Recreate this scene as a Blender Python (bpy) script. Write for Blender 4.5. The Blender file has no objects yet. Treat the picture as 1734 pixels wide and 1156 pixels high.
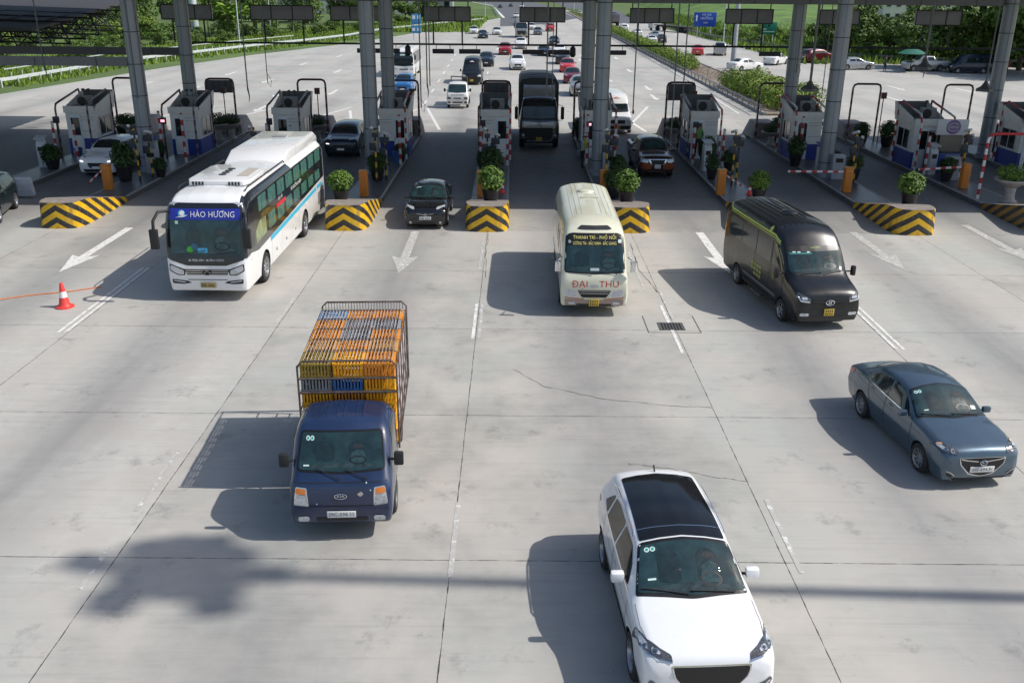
import bpy, bmesh, math, random
from math import sin, cos, pi, radians, atan2, hypot, floor
from mathutils import Vector, Matrix, Euler
from mathutils.bvhtree import BVHTree
from mathutils.geometry import delaunay_2d_cdt
random.seed(7)
SC = bpy.context.scene
COL = SC.collection
# ---------------------------------------------------------------- camera
cam_d = bpy.data.cameras.new("camera"); cam = bpy.data.objects.new("camera", cam_d); COL.objects.link(cam)
SC.camera = cam
FPX, PITCH, ROLL, CAMH = 1568.69, .3664, .00815, 9.205
cam_d.sensor_width = 36; cam_d.lens = 36 * FPX / 1734
cam_d.clip_start = .2; cam_d.clip_end = 3000
_f = Vector((0, cos(PITCH), -sin(PITCH))); _r = Vector((1, 0, 0)); _u = _r.cross(_f)
_r2 = cos(ROLL) * _r + sin(ROLL) * _u; _u2 = -sin(ROLL) * _r + cos(ROLL) * _u
_m = Matrix((_r2, _u2, -_f)).transposed().to_4x4(); _m.translation = Vector((0, 0, CAMH))
cam.matrix_world = _m
SC.render.resolution_x = 1024; SC.render.resolution_y = 682
# ---------------------------------------------------------------- sky, sun, exposure
SUN_EL, SUN_AZ = radians(46), radians(92)      # azimuth from +Y towards +X
w = bpy.data.worlds.new("World"); SC.world = w; w.use_nodes = True
nt = w.node_tree; bg = nt.nodes['Background']
sky = nt.nodes.new('ShaderNodeTexSky'); sky.sky_type = 'NISHITA'; sky.sun_disc = False
sky.sun_elevation = SUN_EL; sky.sun_rotation = SUN_AZ; sky.air_density = 1.1; sky.dust_density = 1.6; sky.ozone_density = 1.0
nt.links.new(sky.outputs[0], bg.inputs[0]); bg.inputs[1].default_value = .125
sd = bpy.data.lights.new("sun", 'SUN'); sd.energy = 4.3; sd.angle = radians(.5); sd.color = (1, .955, .89)
sun = bpy.data.objects.new("sun", sd); COL.objects.link(sun)
_s = Vector((sin(SUN_AZ) * cos(SUN_EL), cos(SUN_AZ) * cos(SUN_EL), sin(SUN_EL)))
sun.rotation_euler = _s.to_track_quat('Z', 'Y').to_euler(); sun.location = (30, 0, 60)
SC.view_settings.view_transform = 'Standard'; SC.view_settings.look = 'None'
SC.view_settings.exposure = 0.0; SC.view_settings.gamma = 1
SC.cycles.max_bounces = 6; SC.cycles.diffuse_bounces = 3; SC.cycles.glossy_bounces = 3

# ---------------------------------------------------------------- materials
MC = {}
def mat(name, col, rough=.5, metal=0., noise=0., nscale=3., coat=0., spec=.5, bump=0., bscale=60., stretch=None, emit=0, trans=0):
    if name in MC: return MC[name]
    m = bpy.data.materials.new(name); m.use_nodes = True; MC[name] = m
    n = m.node_tree; p = n.nodes['Principled BSDF']
    c = (*col[:3], 1)
    p.inputs['Base Color'].default_value = c; p.inputs['Roughness'].default_value = rough
    p.inputs['Metallic'].default_value = metal; p.inputs['Coat Weight'].default_value = coat
    p.inputs['Coat Roughness'].default_value = .04
    p.inputs['Specular IOR Level'].default_value = spec
    if emit:
        p.inputs['Emission Color'].default_value = c; p.inputs['Emission Strength'].default_value = emit
    if noise or bump:
        tc = n.nodes.new('ShaderNodeTexCoord'); mp = n.nodes.new('ShaderNodeMapping')
        n.links.new(tc.outputs['Object'], mp.inputs[0])
        if stretch: mp.inputs['Scale'].default_value = stretch
    if noise:
        t = n.nodes.new('ShaderNodeTexNoise'); t.inputs['Scale'].default_value = nscale; t.inputs['Detail'].default_value = 6
        t.inputs['Roughness'].default_value = .65
        n.links.new(mp.outputs[0], t.inputs['Vector'])
        r = n.nodes.new('ShaderNodeMapRange'); r.inputs[1].default_value = .3; r.inputs[2].default_value = .7
        r.inputs[3].default_value = 1 - noise; r.inputs[4].default_value = 1 + noise
        n.links.new(t.outputs[0], r.inputs[0])
        v = n.nodes.new('ShaderNodeVectorMath'); v.operation = 'SCALE'; v.inputs[0].default_value = c[:3]
        n.links.new(r.outputs[0], v.inputs['Scale']); n.links.new(v.outputs[0], p.inputs['Base Color'])
        if rough > .1:
            r2 = n.nodes.new('ShaderNodeMapRange'); r2.inputs[3].default_value = max(.03, rough - .12); r2.inputs[4].default_value = min(1, rough + .12)
            n.links.new(t.outputs[0], r2.inputs[0]); n.links.new(r2.outputs[0], p.inputs['Roughness'])
    if bump:
        t = n.nodes.new('ShaderNodeTexNoise'); t.inputs['Scale'].default_value = bscale; t.inputs['Detail'].default_value = 4
        n.links.new(mp.outputs[0], t.inputs['Vector'])
        b = n.nodes.new('ShaderNodeBump'); b.inputs['Strength'].default_value = bump; b.inputs['Distance'].default_value = .01
        n.links.new(t.outputs[0], b.inputs['Height']); n.links.new(b.outputs[0], p.inputs['Normal'])
    return m
def paint(name, col, metal=0., rough=.32, dirt=.06):
    return mat(name, col, rough, metal, noise=dirt, nscale=1.7, coat=.8)
class G:                                        # tiny node-graph helper
    def __init__(s, m): s.n = m.node_tree; s.p = s.n.nodes['Principled BSDF']
    def new(s, t): return s.n.nodes.new('ShaderNode' + t)
    def ln(s, a, b): s.n.links.new(a, b)
    def put(s, sock, v):
        if hasattr(v, 'is_output') or hasattr(v, 'links'): s.ln(v, sock)
        else: sock.default_value = v
    def math(s, op, a, b=0., c=None, clamp=False):
        x = s.new('Math'); x.operation = op; x.use_clamp = clamp; s.put(x.inputs[0], a); s.put(x.inputs[1], b)
        if c is not None: s.put(x.inputs[2], c)
        return x.outputs[0]
    def noise(s, vec, scale, detail=4, rough=.6, dist=0.):
        x = s.new('TexNoise'); x.inputs['Scale'].default_value = scale; x.inputs['Detail'].default_value = detail
        x.inputs['Roughness'].default_value = rough; x.inputs['Distortion'].default_value = dist; s.ln(vec, x.inputs['Vector']); return x.outputs[0]
    def mapr(s, v, a, b, c=0., d=1.):
        x = s.new('MapRange'); s.put(x.inputs[0], v)
        for i, q in enumerate((a, b, c, d)): x.inputs[i + 1].default_value = q
        return x.outputs[0]
    def mix(s, f, a, b):
        x = s.new('Mix'); x.data_type = 'RGBA'; s.put(x.inputs[0], f)
        for i, q in ((6, a), (7, b)):
            if isinstance(q, tuple): x.inputs[i].default_value = (*q[:3], 1)
            else: s.ln(q, x.inputs[i])
        return x.outputs[2]
    def xyz(s, out='Object'):
        t = s.new('TexCoord'); q = s.new('SeparateXYZ'); s.ln(t.outputs[out], q.inputs[0]); return t.outputs[out], q.outputs
    def scaled(s, vec, sc):
        x = s.new('Mapping'); x.inputs['Scale'].default_value = sc; s.ln(vec, x.inputs[0]); return x.outputs[0]

# ---------------------------------------------------------------- object helpers
def tag(o, label=None, cat=None, group=None, kind=None):
    if label: o['label'] = label
    if cat: o['category'] = cat
    if group: o['group'] = group
    if kind: o['kind'] = kind
    return o
def empty(name, loc=(0, 0, 0), rz=0, label=None, cat=None, group=None):
    o = bpy.data.objects.new(name, None); COL.objects.link(o); o.location = loc; o.rotation_euler = (0, 0, rz)
    o.empty_display_size = .2
    return tag(o, label, cat, group)
def copy_tree(o, parent=None):
    c = o.copy(); COL.objects.link(c)
    if parent: c.parent = parent
    for ch in KIDS.get(o.name, []):
        copy_tree(bpy.data.objects[ch], c)
    return c
KIDS = {}
def kid(o, parent):
    o.parent = parent; KIDS.setdefault(parent.name, []).append(o.name)
class MB:
    """collects shapes into one mesh"""
    def __init__(s, shift=(0, 0, 0)): s.v = []; s.f = []; s.m = []; s.uv = {}; s.sh = Vector(shift)
    def add(s, vs, fs, m=0):
        b = len(s.v); s.v += [tuple(Vector(q) + s.sh) for q in vs]; s.f += [tuple(b + i for i in f) for f in fs]; s.m += [m] * len(fs)
    def box(s, c, d, m=0, rz=0, rx=0, ry=0):
        x, y, z = d[0] / 2, d[1] / 2, d[2] / 2
        vs = [Vector((a, b, e)) for a in (-x, x) for b in (-y, y) for e in (-z, z)]
        if rz or rx or ry:
            R = Euler((rx, ry, rz)).to_matrix(); vs = [R @ q for q in vs]
        c = Vector(c)
        s.add([q + c for q in vs], [(0, 1, 3, 2), (4, 6, 7, 5), (0, 4, 5, 1), (2, 3, 7, 6), (0, 2, 6, 4), (1, 5, 7, 3)], m)
    def tube(s, pts, r, n=8, m=0, closed=False, rend=None):
        pts = [Vector(p) for p in pts]; k = len(pts); rings = []; prev = None
        for i, p in enumerate(pts):
            a = pts[(i - 1) % k] if (closed or i) else p; b = pts[(i + 1) % k] if (closed or i < k - 1) else p
            t = (b - a).normalized() if (b - a).length > 1e-9 else Vector((0, 0, 1))
            if prev is None:
                q = Vector((0, 0, 1)) if abs(t.z) < .9 else Vector((1, 0, 0)); u = t.cross(q).normalized()
            else:
                u = (prev - t * prev.dot(t)); u = u.normalized() if u.length > 1e-6 else t.orthogonal().normalized()
            prev = u; w_ = t.cross(u)
            rr = r if rend is None else r + (rend - r) * i / max(1, k - 1)
            rings.append([p + rr * (cos(2 * pi * j / n) * u + sin(2 * pi * j / n) * w_) for j in range(n)])
        vs = [q for R in rings for q in R]; fs = []
        for i in range(k if closed else k - 1):
            a = i * n; b = ((i + 1) % k) * n
            for j in range(n): fs.append((a + j, a + (j + 1) % n, b + (j + 1) % n, b + j))
        if not closed: fs += [tuple(range(n))[::-1], tuple((k - 1) * n + j for j in range(n))]
        s.add(vs, fs, m)
    def lathe(s, prof, c=(0, 0, 0), n=20, m=0, axis='z', mats=None, caps=True):
        c = Vector(c); vs = []
        for r, z in prof:
            for j in range(n):
                a = 2 * pi * j / n
                q = (r * cos(a), r * sin(a), z) if axis == 'z' else ((z, r * cos(a), r * sin(a)) if axis == 'x' else (r * cos(a), z, r * sin(a)))
                vs.append(c + Vector(q))
        for i in range(len(prof) - 1):
            fs = [(i * n + j, i * n + (j + 1) % n, (i + 1) * n + (j + 1) % n, (i + 1) * n + j) for j in range(n)]
            if i == 0: b = len(s.v); s.v += [tuple(q + s.sh) for q in vs]
            s.f += [tuple(b + k for k in f) for f in fs]; s.m += [mats[i] if mats else m] * n
        if caps and prof[0][0] > 1e-4: s.f.append(tuple(b + j for j in range(n))[::-1]); s.m.append(mats[0] if mats else m)
        if caps and prof[-1][0] > 1e-4: s.f.append(tuple(b + (len(prof) - 1) * n + j for j in range(n))); s.m.append(mats[-1] if mats else m)
    def prism(s, poly, d, m=0, axis='z', lo=0.):
        """polygon in the plane across axis, from lo to lo+d"""
        def P(a, b, t): return {'z': (a, b, t), 'y': (a, t, b), 'x': (t, a, b)}[axis]
        k = len(poly); vs = [P(a, b, lo) for a, b in poly] + [P(a, b, lo + d) for a, b in poly]
        s.add(vs, [tuple(range(k))[::-1], tuple(range(k, 2 * k))] + [(i, (i + 1) % k, k + (i + 1) % k, k + i) for i in range(k)], m)
    def build(s, name, mats, parent=None, smooth=35, bevel=0, fix=True):
        me = bpy.data.meshes.new(name); me.from_pydata([tuple(q) for q in s.v], [], s.f)
        if not isinstance(mats, (list, tuple)): mats = [mats]
        for q in mats: me.materials.append(q)
        me.polygons.foreach_set('material_index', s.m)
        if fix or bevel:
            bm = bmesh.new(); bm.from_mesh(me)
            if fix: bmesh.ops.recalc_face_normals(bm, faces=bm.faces)
            if bevel:
                es = [e for e in bm.edges if len(e.link_faces) == 2 and e.calc_face_angle(0) > .5]
                bmesh.ops.bevel(bm, geom=es, offset=bevel, segments=2, affect='EDGES', profile=.6, clamp_overlap=True)
            bm.to_mesh(me); bm.free()
        if smooth:
            me.shade_smooth(); me.set_sharp_from_angle(angle=radians(smooth))
        me.update()
        o = bpy.data.objects.new(name, me); COL.objects.link(o)
        if parent: kid(o, parent)
        return o
def arc(c, r, a0, a1, n=6): return [(c[0] + r * cos(radians(a0 + (a1 - a0) * i / n)), c[1] + r * sin(radians(a0 + (a1 - a0) * i / n))) for i in range(n + 1)]
def rrect(cx, cy, w_, h, r=.03, n=4):
    x0, x1, y0, y1 = cx - w_ / 2, cx + w_ / 2, cy - h / 2, cy + h / 2; r = min(r, w_ / 2.01, h / 2.01)
    return arc((x1 - r, y0 + r), r, -90, 0, n) + arc((x1 - r, y1 - r), r, 0, 90, n) + arc((x0 + r, y1 - r), r, 90, 180, n) + arc((x0 + r, y0 + r), r, 180, 270, n)
def rpoly(pts, r=.04, n=3):
    """round the corners of a polygon"""
    out = []; k = len(pts)
    for i in range(k):
        p = Vector(pts[i]); a = Vector(pts[i - 1]) - p; b = Vector(pts[(i + 1) % k]) - p
        q = min(r, a.length * .45, b.length * .45); A = p + a.normalized() * q; B = p + b.normalized() * q
        for j in range(n + 1):
            t = j / n; out.append(tuple((1 - t) ** 2 * A + 2 * t * (1 - t) * p + t * t * B))
    return out
def textmesh(txt, size, align='CENTER', bold=0., shear=0., sx=1.):
    c = bpy.data.curves.new('t', 'FONT'); c.body = txt; c.size = size; c.align_x = align; c.align_y = 'CENTER'; c.offset = bold; c.shear = shear; c.resolution_u = 3
    c.space_character = 1.05
    c.fill_mode = 'NONE'
    o = bpy.data.objects.new('t', c); COL.objects.link(o)
    dg = bpy.context.evaluated_depsgraph_get(); me = o.evaluated_get(dg).to_mesh()
    P = [(q.co.x, q.co.y) for q in me.vertices]; E = [tuple(e.vertices) for e in me.edges]
    o.evaluated_get(dg).to_mesh_clear(); bpy.data.objects.remove(o); bpy.data.curves.remove(c)
    lo = [k for k in range(len(P)) if k == 0 or ((k - 1, k) not in SE(E))]
    loops = [P[a:b] for a, b in zip(lo, lo[1:] + [len(P)])]
    v2, _, f2, _, _, _ = delaunay_2d_cdt([Vector(p) for p in P], E, [], 0, 1e-6)
    def wind(x, y):
        n = 0
        for L in loops:
            for (x1, y1), (x2, y2) in zip(L, L[1:] + L[:1]):
                if (y1 > y) != (y2 > y) and x < (x2 - x1) * (y - y1) / (y2 - y1) + x1: n += 1 if y2 > y1 else -1
        return n
    fs = [tuple(f) for f in f2 if wind(sum(v2[k].x for k in f) / len(f), sum(v2[k].y for k in f) / len(f)) != 0]
    return [(q.x * sx, q.y) for q in v2], fs
def SE(E):
    k = id(E)
    if SEC.get('k') is not E: SEC['k'] = E; SEC['s'] = {tuple(sorted(e)) for e in E}
    return SEC['s']
SEC = {}
# ---------------------------------------------------------------- vehicles: lofted bodies with panels laid on their surface
def pchip(xs, ys, x):
    n = len(xs)
    if x <= xs[0]: return ys[0]
    if x >= xs[-1]: return ys[-1]
    h = [xs[i + 1] - xs[i] for i in range(n - 1)]; d = [(ys[i + 1] - ys[i]) / h[i] for i in range(n - 1)]
    def sl(i):
        if i == 0: return d[0]
        if i == n - 1: return d[-1]
        if d[i - 1] * d[i] <= 0: return 0
        w1 = 2 * h[i] + h[i - 1]; w2 = h[i] + 2 * h[i - 1]; return (w1 + w2) / (w1 / d[i - 1] + w2 / d[i])
    i = max(j for j in range(n - 1) if xs[j] <= x); t = (x - xs[i]) / h[i]; m0, m1 = sl(i), sl(i + 1)
    return ys[i] * (2 * t ** 3 - 3 * t * t + 1) + h[i] * m0 * (t ** 3 - 2 * t * t + t) + ys[i + 1] * (-2 * t ** 3 + 3 * t * t) + h[i] * m1 * (t ** 3 - t * t)
def loft(S, step=.07, rads=(.07, .18, .09, .12), fill=0):
    """S rows: y, zb,hb, zm,hm, zs,hs, zr,hr, zt -> verts, faces (closed)"""
    xs = [r[0] for r in S]; cols = [[r[k] for r in S] for k in range(1, 10)]; st = []
    for i in range(len(S) - 1):
        k = max(1, int(max((S[i + 1][0] - S[i][0]) / step, max(abs(S[i + 1][j] - S[i][j]) for j in range(1, 10)) / step) + .5))
        st += [xs[i] + (xs[i + 1] - xs[i]) * j / k for j in range(k)]
    st.append(xs[-1]); V = []; F = []; n = 0
    for y in st:
        zb, hb, zm, hm, zs, hs, zr, hr, zt = [pchip(xs, c, y) for c in cols]
        P = [Vector((0, zb)), Vector((hb, zb)), Vector((hm, zm)), Vector((hs, zs)), Vector((hr, zr)), Vector((hr * .5, zt - (zt - zr) * .25)), Vector((0, zt))]
        half = [P[0], (P[0] + P[1]) / 2]
        for k in (1, 2, 3, 4):
            p = P[k]; a = P[k - 1] - p; b = P[k + 1] - p; q = min(rads[k - 1], a.length * .42, b.length * .42)
            A = p + a.normalized() * q if a.length > 1e-6 else p.copy(); B = p + b.normalized() * q if b.length > 1e-6 else p.copy()
            for j in range(4):
                t = j / 3; half.append((1 - t) ** 2 * A + 2 * t * (1 - t) * p + t * t * B)
        half += [P[5], P[6]]
        if fill:
            h2 = []
            for k, q in enumerate(half):
                h2.append(q)
                if k in (5, 9, 13, 17, 18) and k + 1 < len(half): h2 += [q + (half[k + 1] - q) * t / (fill + 1) for t in range(1, fill + 1)]
            half = h2
        ring = half + [Vector((-q.x, q.y)) for q in half[-2:0:-1]]; n = len(ring)
        V += [(q.x, y, q.y) for q in ring]
    m = len(st)
    for i in range(m - 1):
        a, b = i * n, (i + 1) * n
        F += [(a + j, a + (j + 1) % n, b + (j + 1) % n, b + j) for j in range(n)]
    F += [tuple(range(n))[::-1], tuple((m - 1) * n + j for j in range(n))]
    return V, F
def in_poly(x, y, P):
    r = False; k = len(P)
    for i in range(k):
        (x1, y1), (x2, y2) = P[i], P[i - 1]
        if (y1 > y) != (y2 > y) and x < (x2 - x1) * (y - y1) / (y2 - y1) + x1: r = not r
    return r
def upright(S, dz, hs):
    """keep the sides of a tall body upright: shoulder just under the roof edge"""
    return [r if r[7] < 1.62 else (*r[:5], r[7] - dz, min(hs, r[4] - .01), *r[7:]) for r in S]
VIEWS = {'front': (lambda a, b: (a, -4, b), (0, 1, 0)), 'top': (lambda a, b: (a, b, 9), (0, 0, -1)), 'right': (lambda a, b: (5, a, b), (-1, 0, 0)),
         'left': (lambda a, b: (-5, a, b), (1, 0, 0)), 'rear': (lambda a, b: (a, 30, b), (0, -1, 0))}
RIM = mat('alloy_rim', (.42, .43, .45), .3, .8, noise=.1, nscale=9)
RIMD = mat('steel_rim', (.2, .2, .2), .5, .4, noise=.2, nscale=9)
TYRE = mat('tyre_rubber', (.022, .022, .024), .85, noise=.25, nscale=8)
BLACKP = mat('black_plastic', (.018, .019, .021), .55, noise=.15, nscale=12)
CHROME = mat('chrome', (.75, .76, .78), .12, 1.)
GLASS = mat('tinted_glass', (.012, .02, .022), .05, noise=.35, nscale=2.2, spec=.8)
GLASS2 = mat('windscreen_glass', (.016, .04, .044), .06, noise=.55, nscale=2.6, spec=.8)
SEAL = mat('window_seal', (.008, .008, .009), .4)
LAMP = mat('headlamp_glass', (.55, .57, .6), .08, .25, noise=.35, nscale=22, coat=1)
LAMPD = mat('dark_headlamp', (.10, .105, .115), .08, .4, noise=.7, nscale=28, coat=1)
REDL = mat('tail_lamp', (.35, .012, .015), .15, coat=1)
AMBER = mat('amber_lamp', (.7, .2, .03), .2, coat=1)
PLATEW = mat('white_plate', (.72, .73, .72), .4, noise=.05, nscale=20)
PLATEY = mat('yellow_plate', (.62, .42, .05), .4, noise=.06, nscale=20)
INK = mat('plate_ink', (.02, .02, .02), .5)
STICK = mat('white_sticker', (.6, .75, .72), .4)
UNDER = mat('underbody', (.012, .012, .012), .8)
class Veh:
    def __init__(s, name, label, cat, S, pm, wheels=(), group=None, rads=(.07, .18, .09, .12), body='body', step=.07, rim=RIM, spokes=5, hw=None, root=None, y0=None, fill=0, zones=None, mats=None):
        s.L = S[-1][0]; s.sh = (0, -s.L / 2 if y0 is None else y0, 0); s.pm = pm; s.W = max(r[4] for r in S)
        s.root = root or empty(name, (0, 0, 0), 0, label, cat, group)
        V, F = loft(S, step, rads, fill)
        s.bvh = BVHTree.FromPolygons(V, F)
        mb = MB(s.sh); mb.add(V, F)
        o = mb.build(body, [pm, UNDER] + (mats or []), s.root, smooth=42)
        s.body = o
        if wheels:
            cut = MB(s.sh)
            for y, r, *_ in wheels:
                for sg in (-1, 1):
                    cut.lathe([(r * 1.16, sg * (s.W + .3)), (r * 1.16, sg * (s.W - .34))], (0, y, r), 24, axis='x')
            c = cut.build('cutter', UNDER, smooth=0)
            md = o.modifiers.new('b', 'BOOLEAN'); md.operation = 'DIFFERENCE'; md.object = c; md.solver = 'EXACT'
            try: md.material_mode = 'TRANSFER'
            except Exception: pass
            dg = bpy.context.evaluated_depsgraph_get(); me = bpy.data.meshes.new_from_object(o.evaluated_get(dg)); o.modifiers.clear()
            if len(me.polygons) > 50:
                o.data = me
                for p in me.polygons:
                    for y, r, *_ in wheels:
                        q = p.center; d = hypot(q.y - y - s.sh[1], q.z - r)
                        if d < r * 1.16 + .004 and abs(q.x) > s.W - .5 and (d > r * 1.10 or abs(q.x) < s.W - .3) and (abs(p.normal.x) < .5 or abs(q.x) < s.W - .3): p.material_index = 1
                me.set_sharp_from_angle(angle=radians(35))
            bpy.data.objects.remove(c)
            if zones:
                for p in o.data.polygons:
                    if p.material_index == 0: p.material_index = zones(p.center.x, p.center.y - s.sh[1], p.center.z)
            for y, r, *e in wheels: s.wheel(y, r, e[0] if e else .2, rim, spokes)
    def wheel(s, y, r, wd=.2, rim=RIM, spokes=5, dual=False):
        for sg in (-1, 1):
            x = sg * (s.W - .012); t = MB(s.sh)
            t.lathe([(r * .6, x - sg * wd), (r * .93, x - sg * wd), (r, x - sg * wd * .85), (r, x - sg * wd * .18), (r * .95, x - sg * .012), (r * .82, x), (r * .64, x - sg * .01), (r * .62, x - sg * .04)], (0, y, r), 28, axis='x', caps=False)
            w_ = t.build('wheel', TYRE, s.root, smooth=40)
            q = MB(s.sh); xi = x - sg * .045
            q.lathe([(r * .66, x - sg * .004), (r * .63, x - sg * .008), (r * .58, x - sg * .07)], (0, y, r), 24, axis='x', caps=False)
            q.lathe([(0.001, xi - sg * .035), (r * .6, xi - sg * .035)], (0, y, r), 24, m=1, axis='x', caps=False)
            q.lathe([(.001, xi + sg * .02), (r * .13, xi + sg * .015), (r * .16, xi - sg * .02)], (0, y, r), 12, axis='x', caps=False)
            for k in range(spokes):
                a = 2 * pi * k / spokes + .3; ca, sa = cos(a), sin(a); pw = r * (.085 if spokes > 6 else .12)
                A = (xi, y + ca * r * .1 - sa * pw, r + sa * r * .1 + ca * pw); B = (xi, y + ca * r * .1 + sa * pw, r + sa * r * .1 - ca * pw)
                C = (xi + sg * .012, y + ca * r * .6 + sa * pw * .7, r + sa * r * .6 - ca * pw * .7); D = (xi + sg * .012, y + ca * r * .6 - sa * pw * .7, r + sa * r * .6 + ca * pw * .7)
                vs = [A, B, C, D] + [(p[0] - sg * .03, p[1], p[2]) for p in (A, B, C, D)]
                q.add(vs, [(0, 1, 2, 3), (4, 7, 6, 5), (0, 4, 5, 1), (1, 5, 6, 2), (2, 6, 7, 3), (3, 7, 4, 0)])
            q.build('rim', [rim, UNDER], w_, smooth=30)
    def hit(s, view, a, b):
        f, d = VIEWS[view]; o = Vector(f(a, b)); d = Vector(d)
        h, n, i, t = s.bvh.ray_cast(o, d)
        if h is None:
            # just off the silhouette: walk to the nearest surface point seen from that side
            h, n, i, t = s.bvh.find_nearest(o + d * ((s.W if view in ('left', 'right') else 0) + 4) if view not in ('rear', 'top') else o + d * 26)
            if n is None: return None
        if n.dot(d) > 0: n = -n
        return h, n
    def panel(s, mb, view, poly, off=.005, res=.06, m=0):
        B = []
        k = len(poly)
        for i in range(k):
            p, q = Vector(poly[i]), Vector(poly[(i + 1) % k]); c = max(1, int((q - p).length / res + .5))
            B += [p + (q - p) * j / c for j in range(c)]
        if len(B) < 3: return
        n = len(B); P = list(B); x0, x1 = min(q.x for q in B), max(q.x for q in B); y0, y1 = min(q.y for q in B), max(q.y for q in B)
        y = y0 + res * .5
        while y < y1:
            x = x0 + res * .5
            while x < x1:
                if in_poly(x, y, poly) and min((Vector((x, y)) - q).length for q in B) > res * .4: P.append(Vector((x, y)))
                x += res
            y += res
        v2, e2, f2, _, _, _ = delaunay_2d_cdt(P, [(i, (i + 1) % n) for i in range(n)], [], 1, 1e-6)
        vs = []; nm = []
        for q in v2:
            h = s.hit(view, q.x, q.y); vs.append(h[0] + h[1] * off); nm.append(h[1])
        fs = []
        for f in f2:
            c = (vs[f[1]] - vs[f[0]]).cross(vs[f[2]] - vs[f[0]])
            fs.append(tuple(f) if c.dot(nm[f[0]]) > 0 else tuple(f)[::-1])
        mb.add(vs, fs, m)
    def p(s, name, view, poly, m, off=.005, mir=False, parent=None, res=.06, label=None, merge=False):
        """a panel part laid on the bodywork; side views with mir give both sides"""
        out = []
        if view == 'side': jobs = [('left', poly), ('right', poly)]
        elif mir: jobs = [(view, poly), (view, [(-a, b) for a, b in poly][::-1])]
        else: jobs = [(view, poly)]
        mb = MB(s.sh)
        for i, (v, q) in enumerate(jobs):
            if not merge: mb = MB(s.sh)
            s.panel(mb, v, q, off, res)
            if not merge or i == len(jobs) - 1:
                o = mb.build(name, m, parent or s.root, smooth=60, fix=False)
                if label: o['label'] = label
                out.append(o)
        return out
    def line(s, name, view, pts, w_, m, off=.006, mir=False, parent=None):
        mb = MB(s.sh); jobs = [('left', pts), ('right', pts)] if view == 'side' else ([(view, pts), (view, [(-a, b) for a, b in pts])] if mir else [(view, pts)])
        for v, q in jobs:
            for a, b in zip(q, q[1:]):
                a, b = Vector(a), Vector(b); d = (b - a).normalized(); n_ = Vector((-d.y, d.x)) * w_ / 2; e = d * w_ * .3
                s.panel(mb, v, [tuple(a - n_ - e), tuple(b - n_ + e), tuple(b + n_ + e), tuple(a + n_ - e)], off, .12)
        return mb.build(name, m, parent or s.body, smooth=60, fix=False)
    def text(s, txt, view, pos, size, m, off=.012, bold=.0, rot=0, sx=1., parent=None, name='lettering', shear=0):
        vs, fs = textmesh(txt, size, bold=bold, sx=sx, shear=shear); mb = MB(s.sh); V = []; fl = view in ('left',)
        if view == 'left': fl = True
        N = Vector((0, 0, 0)); cr, sr = cos(rot), sin(rot)
        for x, y in vs:
            x, y = x * cr - y * sr, x * sr + y * cr
            if fl: x = -x
            a, b = pos[0] + x, pos[1] + y
            h = s.hit(view, a, b); V.append(h[0] + h[1] * off); N += h[1]
        F = []
        for f in fs:
            n_ = Vector((0, 0, 0))
            for i in range(1, len(f) - 1): n_ += (V[f[i]] - V[f[0]]).cross(V[f[i + 1]] - V[f[0]])
            F.append(f if n_.dot(N) > 0 else f[::-1])
        mb.add(V, F); return mb.build(name, m, parent or s.root, smooth=0, fix=False)
    def plate(s, txt, z, m=None, w_=.5, h=.12, x=0, view='front', y=None, size=.1, marks=True, two=False):
        m = m or PLATEW; hh = s.hit(view, x, z); yy = hh[0].y - .03 if view == 'front' else hh[0].y + .03
        mb = MB(s.sh); mb.box((x, yy, z), (w_, .02, h)); pl = mb.build('licence_plate', m, s.root, bevel=.004)
        mb = MB(s.sh); sg = 1 if view == 'front' else -1
        if txt:
            for i, t in enumerate(txt.split('\n')):
                k = len(txt.split('\n')); zz = z + (h / 2 - h * (i + .5) / k)
                vs, fs = textmesh(t, size, bold=.002)
                mb.add([(x + a * sg, yy - .0135 * sg, zz + b) for a, b in vs], fs)
        elif marks:
            for r in range(2 if two else 1):
                zz = z + (h * .23 * (1 - 2 * r) if two else 0); n = 4 if two else 8
                for k in range(n):
                    if (not two) and k == 3: continue
                    ww = w_ * .84 / n; mb.box((x - w_ * .42 + ww * (k + .5), yy - .0115 * sg, zz), (ww * .45, .004, h * (.3 if two else .55)))
        if mb.v: mb.build('lettering', INK, pl, smooth=0)
        return pl
    def lampset(s, view, spots, r=.05, q=1.):
        """round reflectors inside a headlamp"""
        for a, b in spots:
            for sg in (-1, 1):
                mb = MB(s.sh); s.panel(mb, view, arc((a * q * sg, b), r, 0, 340, 14), .018, .3); s.panel(mb, view, arc((a * q * sg, b), r * .55, 0, 340, 10), .022, .3, m=1); mb.build('lamp_reflector', [CHROME, LAMPD], s.root, smooth=0, fix=False)
    def mirror(s, y, z, w_=.2, h=.14, d=.09, m=None, arm=.12, inset=.02, arm_h=0):
        for sg in (-1, 1):
            hh = s.hit('right' if sg > 0 else 'left', y, z); x0 = hh[0].x
            mb = MB(s.sh); mb.box((x0 + sg * (arm + w_ / 2), y, z + arm_h + .02), (w_, d, h))
            o = mb.build('wing_mirror', m or s.pm, s.root, bevel=min(d, h) * .32)
            mb = MB(s.sh); mb.tube([(x0 - sg * .03, y + .02, z), (x0 + sg * (arm + .03), y, z + arm_h * .9)], .022, 6); mb.build('bracket', BLACKP, o)
    def wiper(s, view, pts, parent=None):
        mb = MB(s.sh); P = []
        for a, b in pts:
            h = s.hit(view, a, b); P.append(h[0] + h[1] * .03)
        mb.tube(P, .009, 5); q = (P[-1] - P[0]).normalized(); mb.tube([P[-1] - q * .05, P[-1] + Vector((.0, 0, 0))], .014, 5)
        return mb.build('wiper', BLACKP, parent or s.root)
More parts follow.
